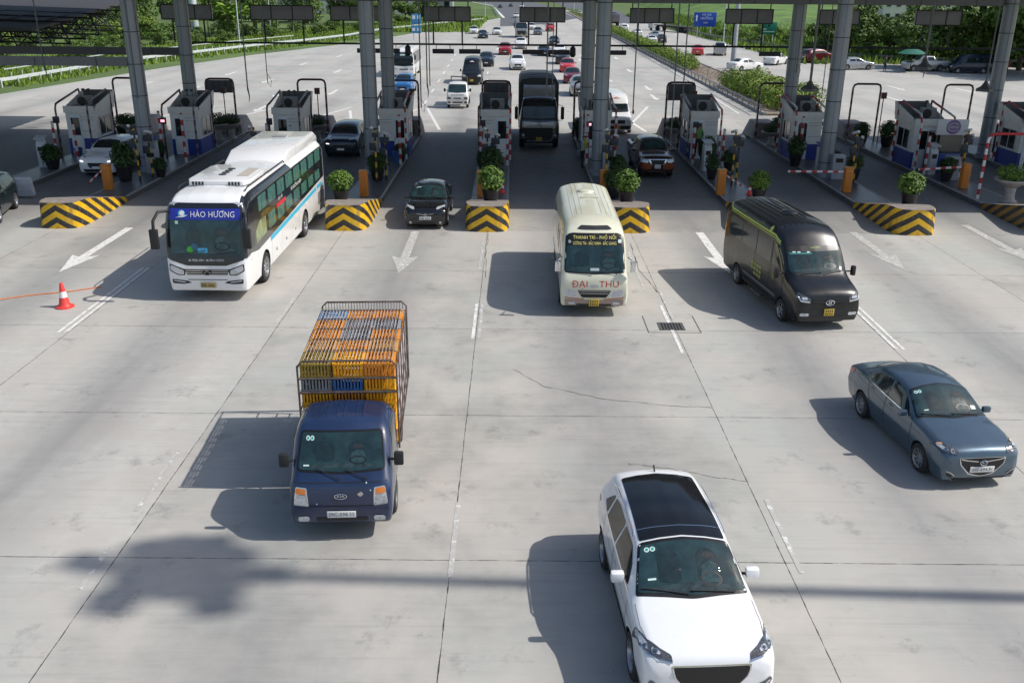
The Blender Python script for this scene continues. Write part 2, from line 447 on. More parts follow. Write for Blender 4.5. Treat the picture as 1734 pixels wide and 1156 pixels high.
    def cabin(s, view, cx, cz, w_, h, sx=1):
        """what shows through a windscreen: driver, seats, dashboard, wheel"""
        D = mat('dim_seat', (.012, .026, .028), .12, noise=.4, nscale=9, spec=.8); H = mat('dim_skin', (.034, .034, .032), .12, noise=.3, nscale=20, spec=.8); T = mat('dim_shirt', (.026, .055, .058), .12, noise=.5, nscale=14, spec=.8); B = mat('dim_dash', (.026, .045, .046), .1, noise=.6, nscale=10, spec=.8)
        q = lambda pts: [(cx + a * w_, cz + b * h) for a, b in pts]; o = .0095
        s.p('dashboard', view, q(rpoly([(-.46, -.46), (.46, -.46), (.44, -.33), (.1, -.28), (-.44, -.34)], .08)), B, o)
        for a in (-.22, .22): s.p('seat_back', view, q(rpoly([(a - .13, -.28), (a + .13, -.28), (a + .12, .22), (a + .06, .36), (a - .06, .36), (a - .12, .22)], .08)), D, o + .0006)
        s.p('driver_shirt', view, q(rpoly([(.12 * sx, -.3), (.36 * sx, -.3), (.33 * sx, .02), (.24 * sx, .1), (.15 * sx, .0)][::int(sx)], .05)), T, o + .0012)
        s.p('driver_head', view, q(arc((.24, .2), .075, 0, 340, 12)) if sx > 0 else q(arc((-.24, .2), .075, 0, 340, 12)), H, o + .0018)
        mb = MB(s.sh); n = 22
        for k in range(16):
            a0, a1 = 2 * pi * k / 16, 2 * pi * (k + 1) / 16
            s.panel(mb, view, q([(.24 * sx + .12 * cos(a0), -.24 + .13 * sin(a0)), (.24 * sx + .12 * cos(a1), -.24 + .13 * sin(a1)), (.24 * sx + .10 * cos(a1), -.24 + .105 * sin(a1)), (.24 * sx + .10 * cos(a0), -.24 + .105 * sin(a0))]), o + .0024, .3)
        mb.build('steering_wheel', SEAL, s.root, smooth=0, fix=False)
    def place(s, x, y, rz=0): s.root.location = (x, y, 0); s.root.rotation_euler = (0, 0, rz); return s
def front_at(v, fx, fy, rz=0):
    """put the vehicle so that the middle of its nose is at (fx, fy); rz turns it"""
    d = Vector((0, v.L / 2)) ; x = fx - sin(rz) * v.L / 2; y = fy + cos(rz) * v.L / 2; v.place(x, y, rz)
def ring(mb, cx, y, z, rx, rz_, t, n=24, m=0):
    mb.tube([(cx + rx * cos(2 * pi * k / n), y, z + rz_ * sin(2 * pi * k / n)) for k in range(n)], t, 6, m, closed=True)
# ---------------------------------------------------------------- ground, roads, markings
IX = [-23.95, -18.2, -12.5, -6.75, -1.05, 4.67, 10.4, 16.15, 21.9, 27.6]      # island centre lines
PLX = 5.74
def sheet(name, poly, z, m, label=None, kind='structure', cat=None):
    mb = MB(); mb.add([(a, b, z) for a, b in poly], [tuple(range(len(poly)))])
    o = mb.build(name, m, smooth=0, fix=False)
    if o.data.polygons[0].normal.z < 0: o.data.flip_normals()
    return tag(o, label, cat, kind=kind)
gm = mat('grass_ground', (.07, .13, .028), .9); g = G(gm); vec, xyz = g.xyz()
n1 = g.noise(vec, .05, 5); n2 = g.noise(vec, 1.3, 6)
c1 = g.mix(g.mapr(n1, .35, .65), (.045, .095, .02), (.12, .20, .035)); c2 = g.mix(g.mapr(n2, .4, .75), c1, (.10, .11, .04)); g.ln(c2, g.p.inputs['Base Color'])
sheet('ground', [(-900, -60), (900, -60), (900, 2500), (-900, 2500)], -.03, gm, 'grass land around the toll plaza')
# concrete
cm = mat('plaza_concrete', (.42, .41, .38), .8); g = G(cm); vec, q = g.xyz(); X, Y = q[0], q[1]
def joint(coord, off, wob, wid):
    a = g.math('ADD', coord, off); a = g.math('ADD', a, wob); f = g.math('DIVIDE', a, PLX); fr = g.math('FRACT', f); d = g.math('SUBTRACT', fr, .5); d = g.math('ABSOLUTE', d); d = g.math('SUBTRACT', .5, d); d = g.math('MULTIPLY', d, PLX)
    return d, g.math('FLOOR', f)
nw = g.noise(vec, .9, 6, .7); wob = g.math('MULTIPLY', g.math('SUBTRACT', nw, .5), .035)
dx, ix = joint(X, 1.02 + PLX * 20, wob, .02); dy, iy = joint(Y, -13.5 + PLX * 20, wob, .02)
nj = g.noise(vec, 3.2, 4)
wj = g.mapr(nj, .35, .75, .003, .016)
jx = g.math('LESS_THAN', dx, wj); jy = g.math('LESS_THAN', dy, wj); jo = g.math('MAXIMUM', jx, jy)
cell = g.new('TexWhiteNoise'); cell.noise_dimensions = '2D'; cc = g.new('CombineXYZ'); g.ln(ix, cc.inputs[0]); g.ln(iy, cc.inputs[1]); g.ln(cc.outputs[0], cell.inputs['Vector'])
big = g.noise(g.scaled(vec, (1, .35, 1)), .32, 5, .65); mid = g.noise(vec, 2.6, 7, .72); fine = g.noise(vec, 38, 4, .7); brush = g.noise(g.scaled(vec, (.35, 5, 1)), 1.6, 6, .7)
val = g.math('ADD', g.math('MULTIPLY', big, .30), g.math('MULTIPLY', mid, .20)); val = g.math('ADD', val, g.math('MULTIPLY', fine, .10)); val = g.math('ADD', val, g.math('MULTIPLY', brush, .22)); val = g.math('ADD', val, g.math('MULTIPLY', cell.outputs[0], .17))
base = g.mix(g.mapr(val, .34, .68), (.31, .30, .275), (.53, .515, .475))
base = g.mix(g.mapr(g.noise(vec, .45, 5), .42, .62), base, (.455, .428, .39)); base = g.mix(g.math('MULTIPLY', g.mapr(g.noise(g.scaled(vec, (1, .6, 1)), .28, 4), .50, .66), .6), base, (.40, .42, .39))
streak = g.noise(g.scaled(vec, (.22, 7, 1)), 1.1, 5, .65); base = g.mix(g.math('MULTIPLY', g.mapr(streak, .55, .75), .35), base, (.25, .245, .235))
oil = g.noise(vec, .85, 7, .78); base = g.mix(g.math('MULTIPLY', g.mapr(oil, .57, .70), .6), base, (.17, .165, .16))
# tyre-worn lane centres: oil and rubber staining
lx = g.math('SUBTRACT', g.math('ABSOLUTE', g.math('SUBTRACT', g.math('FRACT', g.math('DIVIDE', g.math('ADD', X, 1.05 + PLX * 20), PLX)), .5)), 0)
stn = g.mapr(lx, .0, .30, 1, 0); stn = g.math('MULTIPLY', stn, g.mapr(g.noise(g.scaled(vec, (1, .12, 1)), .7, 5), .3, .7, .34, .82)); stn = g.math('MULTIPLY', stn, g.mapr(Y, 9, 24, .6, 1))
stn = g.math('MULTIPLY', stn, g.mapr(Y, 66, 90, 1, .25))
base = g.mix(stn, base, (.17, .172, .178))
canopy_shade = g.math('MULTIPLY', g.mapr(Y, 36, 44, 0, 1), g.mapr(Y, 60, 66, 1, 0)); canopy_shade = g.math('MULTIPLY', canopy_shade, .8); base = g.mix(canopy_shade, base, (.10, .105, .115))  # canopy shade painted in as a dark, bluish band across the concrete
specks = g.new('TexVoronoi'); specks.inputs['Scale'].default_value = 2.2; g.ln(vec, specks.inputs['Vector']); sp = g.math('LESS_THAN', specks.outputs['Distance'], g.mapr(g.noise(vec, 11, 2), .45, .8, 0, .045)); base = g.mix(sp, base, (.05, .05, .05))
fadej = g.mapr(Y, 30, 60, 1, .3); base = g.mix(g.math('MULTIPLY', jo, fadej), base, (.05, .05, .048)); g.ln(base, g.p.inputs['Base Color'])
g.ln(g.mapr(mid, .3, .7, .55, .9), g.p.inputs['Roughness'])
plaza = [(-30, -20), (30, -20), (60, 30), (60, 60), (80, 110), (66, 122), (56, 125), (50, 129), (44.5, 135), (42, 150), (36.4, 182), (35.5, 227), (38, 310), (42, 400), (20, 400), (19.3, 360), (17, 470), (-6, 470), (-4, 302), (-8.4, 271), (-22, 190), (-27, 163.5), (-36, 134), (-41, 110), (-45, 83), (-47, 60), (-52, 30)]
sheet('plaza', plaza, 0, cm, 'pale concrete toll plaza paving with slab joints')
am = mat('asphalt', (.10, .105, .115), .85, noise=.18, nscale=.8)
sheet('asphalt_road', [(-3.5, 236), (3, 240), (10.5, 262), (19, 300), (18.6, 330), (17.5, 470), (10, 620), (-45, 900), (-80, 900), (-25, 600), (-9, 470), (-4.6, 320)], .006, am, 'dark asphalt approach road')
sheet('asphalt_road', [(24.2, 260), (35.8, 260), (42, 400), (46, 620), (30, 900), (16, 900), (24, 600), (23, 400)], .006, am, 'dark asphalt carriageway beyond the median')
# paint on the ground
pm_ = mat('road_paint', (.74, .73, .70), .7); g = G(pm_); vec, q = g.xyz(); n = g.noise(vec, 5, 7, .75); g.ln(g.mix(g.mapr(n, .50, .62), (.74, .73, .70), (.42, .41, .38)), g.p.inputs['Base Color'])
wm_ = mat('worn_road_paint', (.7, .7, .68), .7); g = G(wm_); vec, q = g.xyz(); n = g.noise(vec, 6, 7, .8); g.ln(g.mix(g.mapr(n, .40, .47), (.74, .73, .71), (.43, .42, .395)), g.p.inputs['Base Color'])
def arrow(x, y0, y1, m, i, w_=.16, hw=.5, tip=1.9):
    """lane arrow whose tip points at the viewer side (y1)"""
    P = [(x - w_, y0), (x - w_, y1 + tip), (x - hw, y1 + tip + .25), (x, y1), (x + hw, y1 + tip + .25), (x + w_, y1 + tip), (x + w_, y0)]
    return sheet('arrow_marking', P, .006, m, None, 'structure')
for x, y0, y1, m in ((-15.42, 36.4, 30.2, pm_), (-3.9, 36.2, 30.4, wm_), (7.5, 36.4, 30.7, pm_), (13.75, 36.6, 31.2, wm_), (18.9, 38, 32.2, wm_), (1.85, 36.4, 30.6, wm_)): arrow(x, y0, y1, m, 0)
def dash(x, y0, y1, w_=.1, m=pm_, dx_=0, z=.006): return sheet('lane_marking', [(x - w_ / 2, y0), (x + w_ / 2, y0), (x + w_ / 2 + dx_, y1), (x - w_ / 2 + dx_, y1)], z, m, None)
for x, y0, y1, m in ((-12.78, 24.4, 30.8, pm_), (-12.58, 24.4, 30.8, pm_), (-6.85, 25.3, 27.6, wm_), (-1.1, 24.2, 27.2, pm_), (-.93, 24.2, 27.2, wm_), (-1.0, 13.0, 15.4, wm_), (4.6, 23.2, 27.2, pm_), (4.78, 25.9, 28.6, wm_), (4.92, 13.2, 15.6, wm_), (10.52, 23.6, 27.2, pm_), (10.72, 23.6, 27.2, pm_), (-7.0, 15.0, 17.4, wm_), (-7.0, 12.6, 13.8, wm_), (-1.15, 31, 35, wm_), (4.3, 28.8, 33.6, wm_)):
    dash(x, y0, y1, .09, m)
for k in range(10):
    for j in range(7): dash(-7.45 + -.03 * (j * 5), 78 + j * 9.5 + k * 0, 78 + j * 9.5 + 3.2, .16) if k == 0 else None
for j in range(7): dash(-2.45 - .02 * j * 9, 80 + j * 9, 80 + j * 9 + 3, .16)
for j, (x, y) in enumerate([(-12, 92), (-16.5, 86), (-21, 84), (-25, 96), (-20, 108), (-14.5, 118), (-26, 118), (-31, 104), (-30, 88), (-10.5, 76), (-20, 74), (-36, 92), (-24, 132), (-17, 140), (10, 100), (13, 92), (10.5, 118), (13.5, 112), (9.5, 136), (12.5, 84), (15.5, 78), (8.8, 128), (11, 150), (14, 132), (.8, 128), (-2.6, 150), (3.5, 152), (12.5, 165), (31, 98), (38, 94), (44, 92), (34, 84)]):
    arrow(x, y + 3.2, y - 1.2, pm_, 0, .14, .42, 1.4)
for x, y0, y1, d in ((-9.0, 64, 76, 3.4), (-6.0, 64, 76, -1.9), (-14.6, 64, 76, 3.1), (-20.4, 64, 76, 3.1), (-11.9, 64, 74, -1.8), (8.2, 64, 80, -1.6), (9.5, 66, 78, 3.0), (14.4, 66, 76, 2.6), (-26, 64, 76, 3.2), (-23.3, 66, 76, -1.5)): dash(x - d / 2, y0, y1, .22, pm_, d)
for x, y in ((17.6, 74), (18.2, 88), (18.4, 104), (18.6, 122)): dash(x, y, y + 13, .16, pm_, .3)
for x0, y0, x1, y1 in ((-3.3, 300, -10.5, 470), (-10.5, 470, -40, 700)): dash(x0, y0, y1, .8, pm_, x1 - x0, .016)
# drain grate, concrete patch, rope
mb = MB(); mb.box((4.62, 25.3, .008), (.74, .62, .012)); gr = mb.build('drain_grate', mat('grate_frame', (.09, .09, .09), .7)); tag(gr, 'square iron drain grate set in the paving beside the cream minibus', 'drain grate')
mb = MB()
for k in range(7): mb.box((4.36 + k * .087, 25.3, .017), (.04, .54, .008))
mb.build('grate_bars', mat('grate_bar', (.02, .02, .02), .6, .3), gr)
mb = MB()
for a, b in (((3.9, 26.2), (3.9, 24.8)), ((3.9, 24.8), (5.4, 24.8)), ((5.4, 24.8), (5.4, 26.2))):
    mb.box(((a[0] + b[0]) / 2, (a[1] + b[1]) / 2, .004), (abs(a[0] - b[0]) + .03, abs(a[1] - b[1]) + .03, .004))
tag(mb.build('paving_patch', mat('patch_joint', (.12, .12, .115), .8)), kind='structure')
mb = MB(); random.seed(3); mb.tube([(-17.4 + t * 4.1, 26.5 + t * 2.0 + .05 * sin(t * 14), .02) for t in [k / 30 for k in range(31)]], .022, 6)
tag(mb.build('rope', mat('orange_rope', (.6, .2, .08), .7, noise=.3, nscale=20)), 'thin orange rope lying on the concrete by the traffic cone', 'rope')
CR = mat('crack', (.06, .06, .056), .9)
def crack(pts, w_=.018):
    mb = MB(); random.seed(int(pts[0][0] * 10) + 50); P = []
    for a, b in zip(pts, pts[1:]):
        for k in range(8): t = k / 8; P.append((a[0] + (b[0] - a[0]) * t + random.uniform(-.03, .03), a[1] + (b[1] - a[1]) * t + random.uniform(-.03, .03)))
    P.append(pts[-1])
    for a, b in zip(P, P[1:]):
        d = Vector((b[0] - a[0], b[1] - a[1])).normalized(); n_ = Vector((-d.y, d.x)) * w_ * random.uniform(.15, .6); mb.add([(a[0] - n_.x, a[1] - n_.y, .005), (b[0] - n_.x, b[1] - n_.y, .005), (b[0] + n_.x, b[1] + n_.y, .005), (a[0] + n_.x, a[1] + n_.y, .005)], [(0, 1, 2, 3)])
    tag(mb.build('paving_crack', CR, smooth=0), kind='structure')
crack([(.05, 22.0), (.8, 20.9), (2.2, 20.2), (3.4, 19.9), (4.72, 19.75)]); crack([(2.4, 17.0), (3.2, 16.8), (4.1, 16.45), (4.75, 16.3)], .014); crack([(4.7, 28.5), (4.4, 31), (4.5, 34.5)], .03); crack([(-.9, 30), (-1.0, 33), (-.95, 36)], .02)
# traffic cone
e = empty('traffic_cone', (-13.58, 26.6, 0), 0, 'red traffic cone with a white band standing on the left of the plaza', 'traffic cone')
mb = MB(); mb.lathe([(.27, 0), (.27, .035), (.2, .05), (.155, .12), (.12, .32)], n=24); mb.lathe([(.089, .50), (.05, .75), (.045, .76), (.001, .76)], n=24); mb.build('cone_body', mat('cone_red', (.72, .06, .05), .45, noise=.1), e)
mb = MB(); mb.lathe([(.1205, .32), (.089, .50)], n=24); mb.build('reflective_band', mat('cone_white', (.8, .8, .8), .4), e)
# ---------------------------------------------------------------- islands
TILE = mat('island_tile', (.10, .105, .12), .34, noise=.4, nscale=1.9, spec=.35); KERB = mat('island_kerb', (.33, .33, .33), .6, noise=.25, nscale=4); GRAN = mat('kerb_side', (.10, .10, .105), .6, noise=.3, nscale=5)
def stripes_mat(name, yel):
    m = mat(name, yel, .45); g = G(m); t = g.new('UVMap'); q = g.new('SeparateXYZ'); g.ln(t.outputs[0], q.inputs[0])
    s = g.math('ADD', q.outputs[1], g.math('MULTIPLY', q.outputs[0], .62)); s = g.math('FRACT', g.math('DIVIDE', s, .47)); s = g.math('GREATER_THAN', s, .5)
    o = g.new('TexCoord').outputs['Object']; n = g.noise(o, 9, 6, .75); n2 = g.noise(o, 2.2, 4)
    y2 = g.mix(g.mapr(n2, .3, .7), yel, tuple(c * .75 for c in yel)); blk = g.mix(g.mapr(n, .45, .7), (.018, .018, .02), (.06, .058, .05))
    c = g.mix(s, y2, blk); c = g.mix(g.mapr(n, .60, .66), c, (.28, .26, .23)); c = g.mix(g.math('MULTIPLY', g.mapr(g.noise(g.scaled(o, (1, 1, .25)), 3, 5, .7), .5, .7), .6), c, (.07, .065, .055)); g.ln(c, g.p.inputs['Base Color']); return m
SY = stripes_mat('hazard_stripes', (.86, .50, .01)); SYD = stripes_mat('dark_hazard_stripes', (.36, .20, .03)); CAP = mat('nose_cap_concrete', (.24, .21, .19), .8, noise=.3, nscale=4)  # the second stripe set has a darker, browner yellow
def nose(x, label, m):
    """island nose: rounded front leaning out, sides running down to the kerb"""
    e = empty('island_nose', (x, 36.2, 0), 0, label, 'island nose', 'striped noses of the toll islands')
    pl = [(.86, 4.9), (.86, 4.0), (.86, 3.0), (.86, 2.0), (.86, 1.2), (.84, .7), (.76, .32), (.6, .1), (.35, .02), (0, 0)]
    pl = pl + [(-a, b) for a, b in pl[-2::-1]]; hs = lambda y: max(.26, 1.02 if y < 1.0 else 1.02 - (y - 1.0) * .2)
    u = [0.]
    for a, b in zip(pl, pl[1:]): u.append(u[-1] + hypot(a[0] - b[0], a[1] - b[1]))
    mid = u[len(u) // 2]; me = bpy.data.meshes.new('hazard_face'); vs = []; fs = []; uv = []
    for (a, b), uu in zip(pl, u):
        h = hs(b); lean = .1 * h
        vs += [(a * (1 + (.05 if b < 4 else 0)), b - (.06 if b < 1 else 0), 0), (a, b + (.04 if b < 1 else 0), h)]; uv += [(abs(uu - mid), 0), (abs(uu - mid), h)]
    k = len(pl); fs = [(2 * i, 2 * i + 1, 2 * i + 3, 2 * i + 2) for i in range(k - 1)]
    me.from_pydata(vs, [], fs); me.materials.append(m); l = me.uv_layers.new(name='UVMap')
    for p in me.polygons:
        for li in p.loop_indices: l.data[li].uv = uv[me.loops[li].vertex_index]
    bm = bmesh.new(); bm.from_mesh(me); bmesh.ops.recalc_face_normals(bm, faces=bm.faces); bm.to_mesh(me); bm.free()
    if sum(p.normal.y for p in me.polygons if p.center.y < .3) > 0: me.flip_normals()
    me.shade_smooth(); me.set_sharp_from_angle(angle=radians(40)); o = bpy.data.objects.new('hazard_face', me); COL.objects.link(o); kid(o, e)
    mb = MB(); top = [(a * .985, b + .05, hs(b) - .012) for a, b in pl]; bot = [(a * .985, b + .05, 0) for a, b in pl]
    # cap as strips across
    L_ = [(a, b) for a, b in pl[:10]]
    for (a0, b0), (a1, b1) in zip(L_, L_[1:]): mb.add([(a0, b0 + .02, hs(b0) - .004), (-a0, b0 + .02, hs(b0) - .004), (-a1, b1 + .02, hs(b1) - .004), (a1, b1 + .02, hs(b1) - .004)], [(0, 1, 2, 3)])
    mb.box((0, 4.87, .13), (1.7, .03, .25)); mb.build('concrete_cap', CAP, e, smooth=0)
    return e
pos = ['first', 'second', 'third', 'fourth', 'fifth', 'sixth', 'seventh', 'eighth', 'ninth', 'tenth']
NL = {1: 'black and yellow chevron island nose left of the white coach', 2: 'chevron island nose hidden behind the white coach', 3: 'black and yellow chevron island nose between the coach and the black saloon', 4: 'chevron island nose between the black saloon and the cream minibus', 5: 'chevron island nose partly hidden by the cream minibus',
      6: 'chevron island nose hidden behind the black van', 7: 'chevron island nose right of the black van, dark striped side in shade', 8: 'dark striped island nose cut by the right edge', 0: 'chevron island nose beyond the left edge', 9: 'chevron island nose beyond the right edge'}
for i, x in enumerate(IX):
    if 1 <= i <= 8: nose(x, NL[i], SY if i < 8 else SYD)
    e = empty('toll_island', (x, 51, 0), 0, f'raised tiled toll island, {pos[i]} counting from the left', 'toll island', 'raised islands between the toll lanes')
    mb = MB(); mb.box((0, 0, .11), (1.66, 20.0, .22)); mb.build('island_side', GRAN, e, smooth=0)
    mb = MB(); mb.box((0, 0, .235), (1.5, 19.84, .03)); mb.build('tiled_top', TILE, e, smooth=0)
    mb = MB()
    for sg in (-1, 1): mb.box((sg * .80, 0, .237), (.09, 20.02, .045))
    mb.build('kerb_edge', KERB, e, smooth=0)
    # concrete buffer at the far end
    mb = MB(); mb.add([(-.8, 60.2, .2), (.8, 60.2, .2), (.8, 63.4, 0), (-.8, 63.4, 0), (-.7, 60.3, 1.15), (.7, 60.3, 1.15), (.62, 62.3, 1.15), (-.62, 62.3, 1.15)], [(0, 1, 5, 4), (1, 2, 6, 5), (2, 3, 7, 6), (3, 0, 4, 7), (4, 5, 6, 7)])
    for k in range(len(mb.v)): mb.v[k] = (mb.v[k][0] + x, mb.v[k][1], mb.v[k][2])
    tag(mb.build('concrete_buffer', mat('buffer_concrete', (.25, .23, .23), .8, noise=.3, nscale=3), bevel=.05), f'sloped concrete crash buffer at the far end of the {pos[i]} toll island from the left', 'crash buffer', 'crash buffers behind the booths')
# ---------------------------------------------------------------- canopy on round columns
CLAD = mat('column_cladding', (.27, .30, .34), .38, .35, noise=.12, nscale=.8); CDK = mat('panel_joint', (.03, .033, .04), .6); BEAM = mat('beam_grey', (.16, .165, .175), .5, .2, noise=.12, nscale=1.2); STEEL = mat('truss_steel', (.035, .038, .042), .6, .2, noise=.2, nscale=4)
def column(x, y, label, z1=11.6):
    e = empty('canopy_column', (x, y, .22), 0, label, 'column', 'round columns carrying the canopy')
    mb = MB(); mb.lathe([(.37, 0), (.37, z1 - .22)], n=36); mb.lathe([(.44, 0), (.44, .25), (.38, .3)], n=36); mb.build('shaft', CLAD, e)
    mb = MB()
    for k in range(7): mb.lathe([(.374, .75 + 1.5 * k), (.376, .755 + 1.5 * k), (.376, .785 + 1.5 * k), (.374, .79 + 1.5 * k)], n=36)
    for a in (-95, -25, 45, 150): mb.box((.372 * cos(radians(a)), .372 * sin(radians(a)), (z1 - .2) / 2), (.012, .012, z1 - .3), rz=radians(a))
    mb.build('panel_joints', CDK, e); return e
CN = ['the left orange barrier box', 'the coach and the black saloon', 'the standing attendant', 'the eighth booth from the left']
FC = [(-18.55, 47.2), (-7.15, 47.2), (4.32, 47.2), (15.85, 47.2), (27.4, 47.2)]; BC = [(-18.2, 53.6), (-6.95, 52.8), (4.05, 53.2), (15.75, 54.4), (26.9, 53.4)]
FL = ['front round canopy column, leftmost in view', 'front round canopy column just right of the white coach', 'front round canopy column beside the white and grey minivan', 'front round canopy column behind the horizontal red and white barrier arm', 'front round canopy column beyond the right edge']
BL = ['darker rear canopy column behind the leftmost front one', 'darker rear canopy column beside the bright blue crossover', 'darker rear canopy column next to the one at the minivan', 'darker rear canopy column behind the booth with red flowers', 'dark rear canopy column at the right edge by the bonsai planter']
for (x, y), l in zip(FC, FL): column(x, y, l)
for (x, y), l in zip(BC, BL): column(x, y, l)
RF = mat('canopy_metal', (.30, .31, .33), .5, .3, noise=.1)
e = empty('canopy', (0, 51, 11.5), 0, 'grey steel canopy roof spanning the toll lanes on round columns', 'canopy')
mb = MB(); mb.box((2, .2, .5), (90, 22.6, .9)); mb.build('roof_deck', RF, e)
mb = MB(); mb.box((6, 2.6, -2.82), (48.6, .35, .62)); mb.build('main_girder', BEAM, e, smooth=0)
for x in range(-17, 31, 3): mb = MB(); mb.box((x, 2.42, -2.82), (.03, .01, .6)); mb.build('girder_joint', CDK, e, smooth=0)
for k, (x, y) in enumerate(BC[:5]): mb = MB(); mb.box((x, 1.6 + .0 * y, -1.2), (.2, .2, 2.6)); mb.build('hanger_post', STEEL, e)
# left wing girders and dark space frame
for y, z, m, x1 in ((47.2, 5.59, BEAM, -18.9), (53.6, 5.67, mat('shade_painted_beam', (.09, .088, .09), .6, noise=.15, nscale=1), -18.5)):  # rear girder: darker copy of the beam grey, shade put into its colour
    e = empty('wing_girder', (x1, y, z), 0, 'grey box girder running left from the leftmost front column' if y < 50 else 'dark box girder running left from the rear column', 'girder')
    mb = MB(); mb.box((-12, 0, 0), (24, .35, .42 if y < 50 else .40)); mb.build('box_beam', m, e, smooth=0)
    for k in range(8): mb = MB(); mb.box((-1.5 - 3 * k, -.18, 0), (.04, .012, .40)); mb.build('plate_joint', CDK, e, smooth=0)
e = empty('space_frame', (-41.5, 60, 5.15), 0, 'dark lattice roof framework at the upper left behind the girders', 'roof truss')
mb = MB(); random.seed(5); NX, NY = 14, 6
def nd(i, j, t): return Vector((-14 + i * 2.1 + (1.05 if t else 0), -5 + j * 2.1 + (1.05 if t else 0), (1.9 if t else .5) + .16 * j + (14 - i) * .05))
for i in range(NX):
    for j in range(NY):
        a = nd(i, j, 0); b = nd(i, j, 1)
        mb.tube([a, nd(i + 1, j, 0)], .05, 5); mb.tube([a, nd(i, j + 1, 0)], .05, 5); mb.tube([b, nd(i + 1, j, 1)], .05, 5); mb.tube([b, nd(i, j + 1, 1)], .05, 5)
        for p, q_ in ((0, 0), (1, 0), (0, 1), (1, 1)): mb.tube([b, nd(i + p, j + q_, 0)], .04, 4)
mb.build('lattice', STEEL, e, smooth=0)
mb = MB(); mb.add([(-15.5, -6.5, 2.35), (15, -6.5, 1.5), (15, 9, 2.9), (-15.5, 9, 3.9), (-15.5, -6.5, 2.5), (15, -6.5, 1.65), (15, 9, 3.05), (-15.5, 9, 4.05)], [(0, 3, 2, 1), (4, 5, 6, 7), (0, 1, 5, 4), (2, 3, 7, 6), (0, 4, 7, 3), (1, 2, 6, 5)]); mb.build('roof_sheet', mat('dark_roof_sheet', (.05, .05, .055), .7), e, smooth=0)
mb = MB()
for k in range(7): mb.box((-13 + k * 3.2, -6.0, 1.55 + .0 * k), (2.2, .1, .5))
mb.build('hanging_boards', STEEL, e, smooth=0)
# lane sign boxes hung from the girder and the slim service pipe
SGN = mat('sign_box_back', (.27, .27, .28), .6, .2, noise=.15, nscale=2)
for i, (x, w_) in enumerate(((-18.9, 2.9), (-13.4, 3.6), (-8.9, 3.4), (-3.9, 2.7), (1.6, 2.6), (7.9, 2.5), (13.5, 2.7), (18.7, 2.3), (24.4, 2.6))):
    e = empty('lane_sign', (x, 56.6, 7.65), 0, f'grey back of a hanging lane sign box, {pos[i]} counting from the left', 'sign box', 'lane sign boxes hanging under the canopy')
    mb = MB(); mb.box((0, 0, 0), (w_, .25, .78)); mb.build('cabinet', SGN, e, bevel=.02)
    mb = MB()
    for k in (-.5, -.17, .17, .5): mb.box((k * w_, -.14, 0), (.05, .03, .8))
    mb.box((0, -.14, .39), (w_, .04, .05)); mb.box((0, -.14, -.39), (w_, .04, .05)); mb.build('frame', STEEL, e, smooth=0)
    for sx in (-.45, .45): mb = MB(); mb.tube([(sx * w_, 0, .4), (sx * w_, -.2, 3.5)], .035, 6); mb.build('hanger', STEEL, e)
    for sx in (-.3, .32): mb = MB(); mb.tube([(sx * w_, 0, -.4), (sx * w_, .02, -1.65)], .05, 6); mb.build('drop_rod', STEEL, e)
mb = MB(); mb.tube([(-19, 56.6, 5.98), (30, 56.6, 5.98)], .055, 8)
tag(mb.build('service_pipe', STEEL), 'thin dark horizontal pipe below the lane sign boxes', 'pipe')
SBI = [-8.55, -7.3, -4.15, -2.6, 1.1, 2.6, 5.9, 14.9]
for x in SBI: 
    e = empty('signal_board', (x, 56.5, 5.72), 0, f'small dark signal board under the slim pipe, {pos[SBI.index(x)]} from the left', 'signal board', 'signal boards on the service pipe')
    mb = MB(); mb.box((0, 0, -.12), (1.25, .12, .26)); mb.build('board', mat('signal_dark', (.04, .035, .05), .5), e, bevel=.01); mb = MB(); mb.tube([(-.4, 0, .0), (-.4, 0, .28)], .02, 5); mb.tube([(.4, 0, 0), (.4, 0, .28)], .02, 5); mb.build('bracket', STEEL, e)
for i, x in enumerate((-6.2, 3.4)):
    mb = MB(); mb.lathe([(.05, 0), (.16, -.1), (.18, -.5), (.1, -.62), (.001, -.62)], (x, 56.4, 5.95), 14); tag(mb.build('floodlamp', STEEL), ['dark bell lamp hanging right of the coach column', 'dark bell lamp hanging left of the minivan column'][i], 'lamp')
